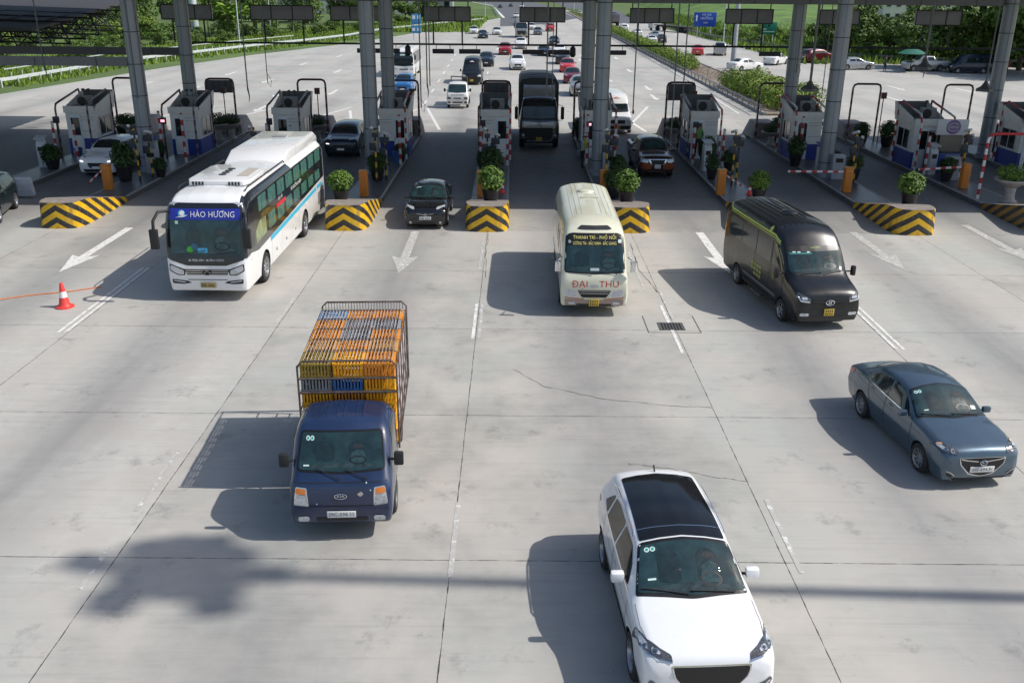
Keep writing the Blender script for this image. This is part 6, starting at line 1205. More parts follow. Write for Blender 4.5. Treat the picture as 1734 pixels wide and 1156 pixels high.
mb = MB(v.sh); y0 = v.hit('front', 0, 1.5)[0].y - .04; ring(mb, 0, y0, 1.5, .12, .08, .016); mb.box((0, y0, 1.5), (.2, .02, .05)); mb.build('badge', CHROME, v.root)
front_at(v, 1.52, 56.2, 0); TRUCK = v
# ---------------------------------------------------------------- simpler vehicles farther off: prototypes, then copies
def suv_simple(name, label, cat, pm, S=SUVS, k=1., q=1., h=1.):
    v = Veh(name, label, cat, sc(S, k, q, h), pm, [(.90 * k, .35, .23), (3.57 * k, .35, .23)], spokes=5, step=.11)
    S2 = lambda P: [(a * q, b * k) for a, b in P]; T2 = lambda P: [(a * k, b * h) for a, b in P]
    v.p('windscreen', 'top', S2(rpoly([(-.66, 1.36), (0, 1.32), (.66, 1.36), (.565, 1.98), (0, 2.02), (-.565, 1.98)], .06)), GLASS, .007)
    v.p('rear_window', 'rear', [(a * q, b * h) for a, b in rpoly([(-.58, 1.12), (.58, 1.12), (.5, 1.42), (-.5, 1.42)], .06)], GLASS)
    v.p('side_window', 'side', T2(rpoly([(1.62, 1.06), (2.52, 1.11), (2.52, 1.47), (2.1, 1.455), (1.86, 1.32)], .05)), GLASS)
    v.p('side_window', 'side', T2(rpoly([(2.58, 1.115), (3.7, 1.2), (3.45, 1.45), (2.58, 1.475)], .05)), GLASS)
    v.p('grille', 'front', [(a * q, b * h) for a, b in rpoly([(-.42, .73), (.42, .73), (.36, .52), (.2, .44), (-.2, .44), (-.36, .52)], .03)], BLACKP, .01)
    v.p('headlight', 'top', S2(rpoly([(.46, .075), (.62, .14), (.80, .40), (.79, .52), (.70, .36), (.5, .18)], .02)), LAMP, .012, mir=True)
    v.p('bumper_intake', 'front', [(a * q, b * h) for a, b in rpoly([(-.66, .42), (.66, .42), (.6, .28), (-.6, .28)], .03)], BLACKP, .008)
    v.p('tail_light', 'rear', [(a * q, b * h) for a, b in rrect(.66, .93, .18, .14, .03)], REDL, .01, mir=True)
    v.plate('', .5 * h, w_=.4, h=.12, marks=False); v.plate('', .72 * h, w_=.4, h=.12, view='rear', marks=False)
    v.mirror(1.62 * k, 1.06 * h, .18, .14, .11, arm=.05); return v
def sedan_simple(name, label, cat, pm, k=1.04, q=1.05):
    v = Veh(name, label, cat, sc(SED, k, q), pm, [(.83 * k, .31, .2), (3.40 * k, .31, .2)], spokes=5, step=.11)
    sedan_parts(v, k, q, hero=False)
    v.p('grille', 'front', rpoly([(-.38, .62), (.38, .62), (.3, .46), (-.3, .46)], .03), BLACKP, .008)
    v.p('headlight', 'top', [(a * q, b * k) for a, b in rpoly([(.44, .06), (.6, .12), (.76, .36), (.74, .44), (.6, .3), (.46, .16)], .03)], LAMP, .01, mir=True)
    v.p('lower_grille', 'front', rpoly([(-.48, .34), (.48, .34), (.42, .24), (-.42, .24)], .02), BLACKP, .006)
    v.p('tail_light', 'rear', rrect(.58, .83, .24, .1, .03), REDL, .01, mir=True); v.plate('', .42, w_=.4, h=.11, marks=False); v.plate('', .6, w_=.4, h=.12, view='rear', marks=False); return v
def van_simple(name, label, cat, pm, k=1., q=1., h=1.):
    v = Veh(name, label, cat, sc(VAN, k, q, h), pm, [(1.02 * k, .34, .22), (4.69 * k, .34, .22)], step=.14)
    v.p('windscreen', 'front', [(a * q, b * h) for a, b in rpoly([(-.80, 1.48), (0, 1.45), (.80, 1.48), (.755, 2.0), (-.755, 2.0)], .06)], GLASS, .008)
    for a, b in ((1.2, 2.0), (2.1, 3.25), (3.3, 4.5), (4.55, 5.75)): v.p('side_window', 'side', [(x * k, z * h) for x, z in rpoly([(a if a > 2 else a, 1.5), (b, 1.5), (b, 2.08), (a + (.35 if a < 2 else 0), 2.08)], .06)], GLASS)
    v.p('grille', 'front', [(a * q, b * h) for a, b in rpoly([(-.5, 1.0), (.5, 1.0), (.48, .76), (-.48, .76)], .05)], BLACKP, .01)
    v.p('headlight', 'front', [(a * q, b * h) for a, b in rpoly([(.56, 1.0), (.88, 1.1), (.9, .86), (.60, .84)], .03)], LAMP, .012, mir=True)
    v.p('bumper', 'front', [(a * q, b * h) for a, b in rpoly([(-.88, .62), (.88, .62), (.84, .38), (-.84, .38)], .05)], BLACKP, .01)
    v.p('tail_light', 'rear', [(a * q, b * h) for a, b in rrect(.84, 1.3, .1, .4, .03)], REDL, .01, mir=True)
    v.p('rear_window', 'rear', [(a * q, b * h) for a, b in rrect(0, 1.8, 1.4, .5, .06)], GLASS)
    v.mirror(1.15 * k, 1.42 * h, .13, .26, .12, m=BLACKP, arm=.14); v.plate('', .5 * h, PLATEY, w_=.34, h=.2, marks=False); return v
C = lambda n, c, metal=0., rough=.3: paint(n + '_car_paint', c, metal, rough)
WHT = C('white', (.78, .78, .78)); SIL = C('silver', (.42, .43, .45), .6); NAV = C('navy', (.02, .03, .055), .4); CRI = C('crimson', (.33, .012, .025)); DRE = C('dark_red', (.2, .012, .03), .3); CHA = C('charcoal', (.025, .027, .032), .3)
BLU = C('bright_blue', (.03, .16, .42), .2); GRY = C('grey', (.16, .17, .18), .5); MAR = C('maroon', (.12, .01, .015), .2); SCAR = C('scarlet', (.55, .03, .035))
def paste(proto, pm, x, y, rz, label, cat=None, front=True):
    """copy of a prototype with its own paint"""
    o = copy_tree(proto.root)
    for c in COL.objects:
        if c.parent == o and c.type == 'MESH' and c.data.materials and c.data.materials[0] == proto.pm:
            c.material_slots[0].link = 'OBJECT'; c.material_slots[0].material = pm
    L = proto.L / 2
    o.location = (x - sin(rz) * L, y + cos(rz) * L, 0) if front else (x + sin(rz) * L, y - cos(rz) * L, 0); o.rotation_euler = (0, 0, rz)
    o['label'] = label
    if cat: o['category'] = cat
    return o
GRP = 'cars queueing towards the toll gates'
# white crossover in the left lane under the canopy
sv = suv_simple('crossover_car', 'white crossover with lit headlamps waiting beside the left orange barrier box', 'car', WHT, k=1.02); sv.p('glow_lamp', 'front', rpoly([(.6, .82), (.78, .86), (.78, .8), (.62, .77)], .02), mat('lit_lamp', (.95, .93, 1.), .3, emit=1.6), .03, mir=True)
front_at(sv, -21.0, 46.6, 0)
s2 = suv_simple('crossover_car', 'bright blue crossover coming up behind the white coach column', 'car', BLU); s2.root['group'] = GRP; front_at(s2, -10.0, 85.3)
sd_ = sedan_simple('saloon_car', 'white saloon alone at the back left of the plaza', 'car', WHT); sd_.root['group'] = GRP; front_at(sd_, -8.3, 197.5)
K = s2
paste(K, NAV, -3.40, 116.3, 0, 'navy crossover just behind the black van in the plaza'); paste(K, CRI, -1.33, 136.8, 0, 'red crossover facing the gates, left of the white ones'); paste(K, WHT, .43, 111.8, radians(2), 'white crossover directly behind the tall black truck')
paste(K, WHT, 1.0, 150.3, 0, 'white crossover with a black bumper in front of the grey box truck'); paste(K, WHT, 6.2, 133.5, radians(-3), 'white crossover boxed in the right hand queue of dark and red cars'); paste(K, CHA, 6.05, 121.0, radians(-3), 'charcoal crossover in the right queue behind two red cars')
paste(sd_, NAV, 4.2, 135.3, 0, 'navy saloon beside the white crossover in the right queue'); paste(sd_, CHA, 6.6, 160., 0, 'black saloon behind the navy one in the right queue'); paste(sd_, NAV, -5.69, 180, radians(6), 'navy saloon next to two white cars at the back left'); paste(sd_, WHT, -3.42, 193.5, radians(3), 'white saloon with dark lower bumper at the back of the plaza')
paste(sd_, SCAR, 6.0, 109.2, radians(-4), 'bright red saloon second in the right hand queue'); paste(sd_, DRE, 5.8, 96.4, radians(-4), 'dark red saloon first in the right hand queue')
paste(K, SIL, 5.9, 84.8, radians(-2), 'silver crossover half hidden behind the round column')
paste(sd_, GRY, 4.7, 194.8, 0, 'small grey car between the box truck and the red one'); paste(sd_, NAV, 1.1, 248., radians(5), 'dark saloon far up the entry road behind the grey box truck'); paste(sd_, WHT, .4, 298., 0, 'white saloon farthest up the left lane of the entry road')
paste(sd_, WHT, 3.8, 218, 0, 'white saloon right behind the grey box truck'); paste(K, SCAR, 7.7, 210.6, 0, 'scarlet crossover with shining bonnet far back'); paste(K, WHT, 9.1, 249., 0, 'white crossover right behind the scarlet one'); paste(sd_, CHA, 2.6, 258., 0, 'charcoal saloon far up the entry road in the middle lane')
for i, (x, y, m, t) in enumerate(((-6.5, 430, NAV, 'dark car on the bend of the far approach road'), (-2.0, 455, CHA, 'black car on the far approach road, middle of three'), (2.8, 440, WHT, 'white car at the top of the far approach road'))): paste(sd_, m, x, y, radians(-8), t)
vs_ = van_simple('passenger_van', 'black van with a crest above its windscreen in the plaza', 'van', PKV, k=.93, h=.93); vs_.p('roof_crest', 'front', rpoly([(-.25, 2.08), (0, 2.22), (.25, 2.08), (0, 2.12)], .02), WHT, .012); front_at(vs_, -4.2, 94.4)
tv = van_simple('passenger_van', 'white and grey minivan with a yellow plate beside the round column', 'van', WHT, k=.95, h=.93); tv.p('orange_crest', 'front', rpoly([(-.3, 2.16), (0, 2.26), (.3, 2.16)], .03), mat('faded_orange', (.55, .25, .12), .5), .012); front_at(tv, 6.9, 62.6)
# white coach far
vb = Veh('coach', 'small white coach with a dark windscreen behind the column', 'bus', sc(BS, .72, .9, .9), PX, [(1.7, .45, .28), (5.9, .45, .28)], rads=(.07, .2, .1, .14), step=.16)
vb.p('windscreen', 'front', [(a * .9, b * .9) for a, b in rpoly([(-1.14, 1.36), (0, 1.28), (1.14, 1.36), (1.12, 2.85), (-1.12, 2.85)], .1)], GLASS, .008, res=.15)
vb.p('destination_card', 'front', rrect(-.1, 2.3, .5, .16, .02), STICK, .02); vb.p('destination_card', 'front', rrect(.68, 2.3, .34, .18, .02), STICK, .02)
vb.p('headlight', 'front', rpoly([(.6, .9), (1.0, 1.02), (1.02, .8), (.64, .74)], .04), LAMP, .012, mir=True); vb.p('grille', 'front', rrect(0, .84, .9, .16, .03), GRY, .01); vb.p('window_band', 'side', rpoly([(.4, 1.3), (8.2, 1.4), (8.2, 2.5), (.5, 2.5)], .1), GLASS, .008, res=.25)
for sg in (-1, 1): mb = MB(vb.sh); mb.tube([(sg * 1.0, .3, 2.4), (sg * 1.25, -.05, 2.3)], .03, 6); mb.box((sg * 1.25, -.06, 2.05), (.16, .1, .45)); mb.build('wing_mirror', BLACKP, vb.root)
front_at(vb, -11.7, 101.8)
# light white tipper
PWT = C('white_truck', (.72, .72, .72))
vt = Veh('light_truck', 'white light truck with a rusty rack behind its cab', 'truck', KC, PWT, [(.98, .33, .2)], body='cab', y0=-2.5, step=.12)
vt.p('windscreen', 'front', rpoly([(-.73, 1.26), (0, 1.22), (.73, 1.26), (.66, 1.84), (-.66, 1.84)], .07), GLASS2, .008); [vt.p('letter_bar', 'front', rrect(-.46 + k * .13, 1.08, .08, .1, .02), mat('grey_lettering', (.2, .22, .25), .4), .01) for k in range(8)]
vt.p('headlight', 'front', rpoly([(.5, .9), (.8, .92), (.82, .74), (.5, .74)], .03), LAMPD, .01, mir=True); vt.p('grille', 'front', rrect(0, .82, .6, .08, .03), BLACKP, .01); vt.p('lower_grille', 'front', rrect(0, .5, .8, .1, .04), BLACKP, .01); vt.p('fog_light', 'front', rrect(.66, .5, .22, .13, .04), BLACKP, .01, mir=True)
vt.mirror(.38, 1.4, .16, .25, .1, m=BLACKP, arm=.16); vt.p('side_window', 'side', rpoly([(.5, 1.25), (1.45, 1.25), (1.45, 1.78), (.78, 1.78)], .06), GLASS)
mb = MB(vt.sh); mb.prism([(-.85, 1.85), (.85, 1.85), (.85, 4.9), (-.85, 4.9)], .5, lo=.78); mb.build('cargo_bed', PWT, vt.root)
mb = MB(vt.sh)
for y in (1.9, 2.5): mb.tube([(-.6, y, 1.2), (-.6, y, 2.3), (.7, y, 2.25), (.7, y, 1.2)], .035, 6)
mb.tube([(-.6, 1.9, 2.3), (-.6, 2.5, 2.3)], .035, 6); mb.tube([(.2, 1.9, 2.28), (.2, 2.5, 2.28)], .05, 6); mb.build('rack', RUST, vt.root)
for sg in (-1, 1): t = MB(vt.sh); t.lathe([(.001, sg * .8), (.32, sg * .82), (.335, sg * .78), (.335, sg * .52), (.2, sg * .5)], (0, 3.85, .335), 20, axis='x'); t.build('wheel', TYRE, vt.root)
vt.L = 5.0; front_at(vt, -4.5, 75.6)
# grey box truck far back
vg = cabtruck('box_truck', 'grey box truck standing behind a white crossover at the back', PTG, PTG, C('box_grey', (.5, .5, .5)), box_h=3.5, box_l=5.8); front_at(vg, 1.33, 183.5)
# dark hatch at the left edge, dark crossover in second lane
vd = suv_simple('crossover_car', 'dark green crossover cut off by the left edge, facing the camera', 'car', C('bottle_green', (.012, .02, .02), .3), k=1.02); front_at(vd, -21.55, 35.9, radians(14))
vd.p('red_trim', 'front', rpoly([(.3, .74), (.66, .8), (.64, .72), (.3, .68)], .02), REDL, .02); vd.p('white_plate_trim', 'front', rpoly([(.2, .62), (.66, .7), (.66, .62), (.2, .54)], .02), STICK, .02)
vk = suv_simple('crossover_car', 'dark blue crossover with one lit lamp in the shaded lane beside the coach', 'car', C('deep_blue', (.015, .03, .05), .4), k=1.05, q=1.04, h=1.05); vk.p('glow_lamp', 'front', rpoly([(-.8, .86), (-.62, .84), (-.62, .8), (-.8, .8)], .02), MC['lit_lamp'], .03); front_at(vk, -9.75, 52.6)
# opposite carriageway (driving away: turned round)
A = pi
paste(sd_, SCAR, 26.3, 139.0, A + radians(-10), 'red saloon seen from behind beyond the hedge', front=False); p2 = pickup('pickup_truck', 'silver grey pickup beside the pale lamp column', SIL); p2.place(30.0, 141.5, A + radians(-12))
paste(sd_, WHT, 32.2, 122.3, A + radians(-38), 'white saloon passing right of the green road sign', front=False); paste(sd_, WHT, 25.4, 113.2, A + radians(-60), 'white saloon half hidden by the pale lamp column', front=False)
paste(K, WHT, 24.1, 213.5, A, 'white crossover seen from behind on the far side of the hedge', front=False); paste(sd_, WHT, 24.3, 191., A, 'white saloon seen from behind, just past the hedge top', front=False); paste(sd_, SIL, 26.3, 181., A, 'silver saloon seen from behind, ahead of a dark car', front=False)
paste(sd_, CHA, 25.7, 169.5, A + radians(-5), 'dark saloon seen from behind beside the hedge', front=False); paste(sd_, WHT, 23.6, 166., A, 'white saloon peeping over the hedge beside a dark car', front=False)
paste(sd_, WHT, 22.0, 330, A, 'white car far up the opposite carriageway', front=False)
vm = suv_simple('people_carrier', 'maroon people carrier parked in the tree shade', 'car', MAR, k=1.05, q=1.03, h=1.08); vm.place(40.2, 128.0, radians(112)); paste(sd_, SIL, 43.6, 117.5, radians(96), 'silver saloon with blue side marking parked under the trees'); 
vp2 = van_simple('parked_van', 'dark blue van parked behind the silver saloon', 'van', NAV, k=.8, h=.82); vp2.place(53.6, 113.6, radians(-92)); p3 = pickup('pickup_truck', 'small silver pickup parked below the green parasol', SIL); p3.place(49.2, 115.6, radians(-88))
vq = cabtruck('tipper_truck', 'dark tipper truck at the far end of the opposite carriageway', CHA, CHA, C('dull_steel', (.12, .12, .13)), box_h=2.8, box_l=5.5); vq.place(24.9, 247, pi)
# articulated flatbed
e = empty('flatbed_lorry', (34.5, 216, 0), radians(180 + 22), 'articulated lorry with white cab and empty flatbed trailer on the far road', 'truck')
vv = Veh('cab', '', '', TC, C('lorry_white', (.6, .61, .62)), [(1.25, .5, .3)], body='cab', y0=-8, step=.16, root=e, rim=RIMD); vv.p('rear_panel', 'rear', rrect(0, 2.0, 1.0, .4, .05), UNDER, .01)
mb = MB(); mb.box((0, 1.2, 1.2), (2.4, 13, .16)); mb.box((0, 1.2, 1.0), (1.0, 13, .3)); mb.build('trailer_bed', mat('trailer_dark', (.05, .05, .05), .7, noise=.3), e)
for y in (4.8, 6.1, 7.3, -4.2):
    for sg in (-1, 1): t = MB(); t.lathe([(.001, sg * 1.16), (.48, sg * 1.18), (.5, sg * 1.1), (.5, sg * .65), (.3, sg * .6)], (0, y, .5), 18, axis='x'); t.build('wheel', TYRE, e)
# ---------------------------------------------------------------- median, hedges, guardrails, verges, trees, far things
MEDS = mat('median_soil', (.20, .165, .13), .95, noise=.35, nscale=1.2)
e = empty('median_kerb', (21.4, 73, 0), 0, 'raised median strip between the two carriageways', 'median')
mb = MB()
for sg, x0, x1 in ((0, 19.3, 19.3), (1, 23.9, 23.6)):
    for k in range(60): y = 73 + k * 5.; mb.box((19.35 if sg == 0 else 23.75, y + 2.5 - 0, .1), (.22, 4.96, .24))
for k in range(len(mb.v)): q = mb.v[k]; mb.v[k] = (q[0] - 21.4, q[1] - 73, q[2])
mb.build('kerb_stones', mat('median_kerb_stone', (.27, .27, .27), .8, noise=.3, nscale=3), e, smooth=0)
mb = MB(); mb.box((.15, 150, .06), (4.2, 300, .16)); mb.build('median_soil', MEDS, e, smooth=0)
mb = MB(); mb.tube([(19.0 - 21.4, k * 10, .75) for k in range(16)], .05, 6)
for k in range(76): mb.box((19.0 - 21.4, k * 2, .35), (.08, .08, .75))
o = mb.build('median_rail', mat('rail_grey', (.22, .23, .25), .5, .5), e, smooth=0); o.location = (0, 0, 0)
def hedge(x0, x1, y0, y1, h, n, label, seed, m=LFH, flowers=0):
    e = empty('hedge', ((x0 + x1) / 2, (y0 + y1) / 2, .12), 0, label, 'hedge'); W2, L2 = (x1 - x0) / 2, (y1 - y0) / 2
    random.seed(seed); lumps = []
    k = int((y1 - y0) / 1.7) + 1
    for i in range(k):
        for c in range(3):
            cx = (c - 1) * W2 * .62 + random.uniform(-.2, .2); cy = -L2 + (i + .5) * (2 * L2) / k + random.uniform(-.4, .4); hh = h * random.uniform(.72, 1.12)
            lumps.append((blob(cx, cy, hh * .5, W2 * .5, 1.25, hh * .55, .6), 1))
    add_mesh_leaves('foliage', n, lumps, .135, m, e, seed, 1.6)
    mb = MB()
    for s, _ in lumps[::2]:
        p, _o = s(); mb.tube([(p[0], p[1], 0), (p[0] * 1.02, p[1] + .1, h * .7)], .03, 5)
    mb.build('stems', BARK, e, smooth=0)
    if flowers:
        mb = MB()
        for _ in range(flowers): mb.box((random.uniform(-W2, W2), random.uniform(-L2, L2), h * random.uniform(.5, 1.0)), (.07, .09, .05), rz=random.random(), rx=random.random())
        mb.build('red_leaves', mat('rusty_leaf', (.22, .06, .02), .8), e, smooth=0)
    return e
hedge(19.6, 21.9, 112, 236, 1.45, 34000, 'long clipped green hedge on the median beyond the bare soil gap', 3)
hedge(20.2, 24.6, 75, 95, 1.9, 18000, 'bushy green hedge at the near end of the median with reddish leaves', 4, LFH, 90)
hedge(19.8, 23.3, 240, 372, 1.5, 5000, 'far end of the median hedge on the approach', 5)
mb = MB(); random.seed(8)
for k in range(60):
    x, y = random.uniform(20, 23.5), random.uniform(97, 111); a = random.random() * 6.28; r = random.uniform(.4, 1.2); mb.tube([(x, y, .1), (x + .3 * r * cos(a), y + .3 * r * sin(a), r * .7), (x + r * cos(a), y + r * sin(a) * .7, r)], .025, 4, rend=.008)
tag(mb.build('dry_branches', mat('dry_branch', (.22, .15, .11), .9)), 'dry bare branches on the brown gap in the median', 'dead shrub', kind='stuff')
# guardrails
GAL = mat('galvanised_rail', (.62, .66, .66), .4, .25, noise=.1)
def guardrail(pts, label, m=GAL, post=2.0, z=.72, h=.31):
    e = empty('guardrail', (pts[0][0], pts[0][1], 0), 0, label, 'guardrail'); mb = MB(); pb = MB(); PP = []; o = Vector((pts[0][0], pts[0][1]))
    for a, b in zip(pts, pts[1:]):
        a, b = Vector(a) - o, Vector(b) - o; d = (b - a); L = d.length; d.normalize(); n_ = Vector((-d.y, d.x)) * .04
        prof = [(0, z - h / 2), (1, z - h / 3), (0, z), (1, z + h / 3), (0, z + h / 2)]
        vs = [(a.x + n_.x * s, a.y + n_.y * s, q) for s, q in prof] + [(b.x + n_.x * s, b.y + n_.y * s, q) for s, q in prof] + [(a.x - n_.x * 1.2, a.y - n_.y * 1.2, q) for s, q in prof] + [(b.x - n_.x * 1.2, b.y - n_.y * 1.2, q) for s, q in prof]
        mb.add(vs, [(i, i + 1, 6 + i, 5 + i) for i in range(4)] + [(10 + i, 15 + i, 16 + i, 11 + i) for i in range(4)] + [(0, 5, 15, 10), (4, 14, 19, 9)])
        for k in range(int(L / post)): p = a + d * post * (k + .5); PP.append((p.x - n_.x * 2.5, p.y - n_.y * 2.5, atan2(d.y, d.x)))
    mb.build('rail', m, e, smooth=0); pb.box((0, 0, .36), (.12, .12, .74)); q = None
    for x, y, a in PP[:100]:
        if q is None: q = pb.build('post', m, e, smooth=0)
        else: q = q.copy(); COL.objects.link(q); kid(q, e)
        q.location = (x, y, 0); q.rotation_euler = (0, 0, a)
    return e
random.seed(2)
LR = [(-58, 55), (-50, 80), (-47.3, 90), (-46.2, 113), (-38.6, 143.5), (-34, 159), (-30, 176), (-27.6, 199), (-17, 240), (-8.6, 268)]
guardrail(LR, 'long pale double beam guardrail along the left edge of the plaza')
guardrail([(x - 3.2, y + 5) for x, y in LR[2:6]], 'second thinner rail on the grass behind the left guardrail', z=1.1, h=.1)
guardrail([(-5.0, 310), (-10.8, 470), (-40, 700)], 'white rail beside the far approach road', z=.8)
guardrail([(36.5, 240), (37.2, 182), (42.6, 150), (45, 135.5), (51, 130), (57, 126), (66, 123), (80, 112)], 'dark guardrail in the tree shade along the right carriageway', mat('shade_painted_rail', (.2, .2, .2), .6))  # rail grey darkened so its colour carries the tree shade
# verges and meadow: real blades near the rail
def grass_patch(fn, n, size, name, label, m, seed):
    random.seed(seed); mb = MB()
    for _ in range(n):
        x, y = fn(); a = random.random() * 3.14; h = size * random.uniform(.5, 1.5); w_ = size * .35; dx_, dy_ = cos(a) * w_, sin(a) * w_; l = random.uniform(-.3, .3) * size
        mb.add([(x - dx_, y - dy_, -.03), (x + dx_, y + dy_, -.03), (x + l + dx_ * .2, y + l, h)], [(0, 1, 2)])
    return tag(mb.build(name, m, smooth=0, fix=False), label, 'grass', kind='stuff')
def left_verge():
    i = random.randrange(2, 9); t = random.random(); a, b = LR[i], LR[i + 1] if i + 1 < len(LR) else LR[i]; d = random.uniform(-1.8, 22) * random.random() ** .8
    return a[0] + (b[0] - a[0]) * t - d, a[1] + (b[1] - a[1]) * t + d * .6
GRS = leafmat('grass_blade', (.075, .15, .02), (.24, .34, .05))
grass_patch(left_verge, 42000, .36, 'verge_grass', 'tall grass behind the left guardrail', GRS, 12)
grass_patch(lambda: (random.uniform(-28, -8), 203 + random.random() * 90), 5000, .8, 'verge_grass', 'grass wedge beside the far approach road', GRS, 13)
grass_patch(lambda: (random.uniform(37, 92), random.uniform(125, 330)), 26000, .8, 'meadow_grass', 'bright meadow grass beyond the right carriageway', GRS, 14)
# rising green bank at the right
mb = MB(); N = 16
vs = [(30 + i * 11, 200 + j * 28, max(-.05, min(5.5, (j) * .75 - .2) + .5 * sin(i * 1.3 + j)) if i > 0 and j > 0 else -.05) for j in range(N) for i in range(N)]
vs = [(x + 16 + .06 * (y - 200), y, z) for x, y, z in vs]
mb.add(vs, [(j * N + i, j * N + i + 1, (j + 1) * N + i + 1, (j + 1) * N + i) for j in range(N - 1) for i in range(N - 1)])
mm = mat('bank_grass', (.095, .175, .03), .9, noise=.6, nscale=.16); tag(mb.build('hill', mm, smooth=180), 'gently rising green bank beyond the right carriageway', kind='structure')
# trees
def tree(name, label, h, r, leafm, seed, n=3400, tr=.2, group=None, low=.25, size=.26):
    random.seed(seed); e = empty(name, (0, 0, 0), 0, label, 'tree', group)
    mb = MB(); tips = []
    mb.tube([(0, 0, -.1), (.05, .05, h * .25), (.1, -.05, h * .5), (0, 0, h * .8)], tr, 8, rend=tr * .25)
    for k in range(7):
        a = k * 2.4 + random.random(); z0 = h * random.uniform(.25, .6); q = (r * .7 * cos(a), r * .7 * sin(a), z0 + h * random.uniform(.1, .3)); mb.tube([(0, 0, z0), (q[0] * .5, q[1] * .5, z0 + (q[2] - z0) * .65), q], tr * .4, 5, rend=.02); tips.append(q)
    mb.build('trunk', BARK, e)
    sh = [(blob(x, y, z, r * random.uniform(.3, .55), r * random.uniform(.3, .55), h * random.uniform(.1, .18), .5), 1) for x, y, z in tips]
    for k in range(9): a = random.random() * 6.28; rr = r * random.uniform(.1, .75); z = h * random.uniform(low + .1, .92); rr *= 1.15 - .6 * abs(z / h - .5); sh.append((blob(rr * cos(a), rr * sin(a), z, r * random.uniform(.28, .5), r * random.uniform(.28, .5), h * random.uniform(.08, .16), .5), 1))
    add_mesh_leaves('crown', n, sh, size, leafm, e, seed + 1, 1.7); return e
T1 = tree('broadleaf_tree', '', 7.5, 3.4, LFT, 101, 5200, .22, low=.1); T2 = tree('broadleaf_tree', '', 6.0, 3.0, LFT, 111, 4200, .18, low=.02); T3 = tree('young_tree', '', 4.6, 2.3, LFG, 121, 3200, .12, low=-.08, size=.2); T4 = tree('shrub_tree', '', 3.0, 2.4, LFT, 131, 2600, .08, low=-.12, size=.19)
used = set()
def plant(T, x, y, s, label, group, sz=None):
    if T.name in used: c = copy_tree(T)
    else: c = T; used.add(T.name)
    c.location = (x, y, -.05); c.scale = (s, s, s * (sz or 1)); c.rotation_euler = (0, 0, random.random() * 6.28); c['label'] = label; c['group'] = group; return c
random.seed(77)
ORD = 'first second third fourth fifth sixth seventh eighth ninth tenth eleventh twelfth thirteenth fourteenth fifteenth sixteenth seventeenth eighteenth nineteenth twentieth'.split()
def grove(L_, lab, grp):
    for row, R in lab:
        S_ = sorted([q for q in L_ if R(q)], key=lambda q: q[0] / q[1])
        for i, (x, y, s, T) in enumerate(S_): plant(T, x, y, s, row.replace('*', ORD[i]), grp)
RT = [(47, 136.5, 1.0, T1), (51.5, 133, .95, T2), (56, 130, 1.0, T1), (60.5, 127.5, 1.0, T2), (65, 126, 1.0, T1), (70, 124, 1.1, T2), (50, 141, 1.05, T1), (57, 137, 1.0, T1), (63, 134, 1.05, T1), (69, 131, 1.1, T1), (47, 148, .8, T2), (45.5, 156, .75, T3), (75, 128, 1.1, T1), (54, 147, .9, T2),
      (48.5, 133.5, .8, T4), (53.5, 130.2, .85, T4), (58, 127.8, .8, T4), (62.5, 126, .85, T4), (67, 124.6, .8, T4), (44.8, 141, .75, T4), (72.5, 121, .9, T4),
      (60.5, 112, 1.5, T1), (61.5, 117.5, 1.55, T1), (60, 107, 1.4, T1), (66, 114, 1.6, T1), (56.5, 119.2, 1.4, T1), (50.5, 120.5, 1.25, T2),
      (41, 165, .6, T4), (43.5, 171, .8, T3), (41.5, 180, .7, T4), (45.5, 160, .7, T4), (40.5, 196, .5, T4), (47.5, 178, .7, T3), (40.5, 188, .6, T4)]
grove(RT, [('tall dark tree in the back row on the right, * from its left end', lambda q: q[1] >= 134 and q[1] < 158 and q[3] is not T4), ('tall tree just behind the right hand rail, * from the left', lambda q: 118.9 < q[1] < 134 and q[3] is not T4), ('low bush filling the foot of the right hand trees, * from the left', lambda q: q[3] is T4 and q[1] < 158), ('big tree past the right edge shading the parked vans, * from the left', lambda q: q[1] <= 118.9), ('small bush by the meadow near the road signs, * from the left', lambda q: q[1] >= 158)], 'trees beyond the right carriageway')
LT = [(-62, 186, 1.1, T3), (-57, 192, 1.0, T1), (-70, 178, 1.1, T2), (-78, 170, 1.1, T1), (-86, 160, 1.15, T1), (-52, 205, 1.0, T2), (-46, 214, 1.1, T1), (-40, 222, 1.0, T3), (-36, 232, 1.15, T1), (-31, 238, 1.1, T1), (-27.5, 247, 1.05, T2), (-63, 150, .7, T4), (-72, 144, .8, T4), (-78, 132, .8, T4), (-66, 160, .8, T3), (-44, 196, .7, T4), (-38, 204, .8, T4), (-33, 214, .8, T3), (-88, 140, 1.1, T2), (-96, 150, 1.1, T1), (-70, 205, 1.2, T1), (-60, 225, 1.2, T1), (-84, 196, 1.2, T2), (-24, 262, .9, T1), (-22, 275, .9, T2), (-56, 172, .7, T4), (-50, 183, .7, T4), (-34, 246, 1.2, T1), (-42, 240, 1.2, T1)]
LT += [(-52, 118, .7, T4), (-57, 124, .8, T4), (-61, 113, .75, T4), (-66, 121, .9, T4), (-53, 134, .7, T4), (-60, 137, .9, T4), (-69, 131, 1.0, T3), (-75, 120, 1.0, T3), (-56, 104, .6, T4), (-64, 100, .8, T4), (-72, 108, .9, T4), (-82, 122, 1.1, T3), (-80, 104, 1.0, T3), (-88, 114, 1.1, T2),
       (-50, 150, .75, T4), (-57, 155, .85, T4), (-64, 170, .9, T3), (-49, 164, .65, T4), (-44, 176, .7, T4), (-38, 190, .7, T4), (-32, 205, .75, T4), (-74, 156, 1.0, T3), (-82, 148, 1.1, T3), (-93, 130, 1.1, T2), (-100, 140, 1.2, T1)]
NOTT4 = lambda q: q[3] is not T4
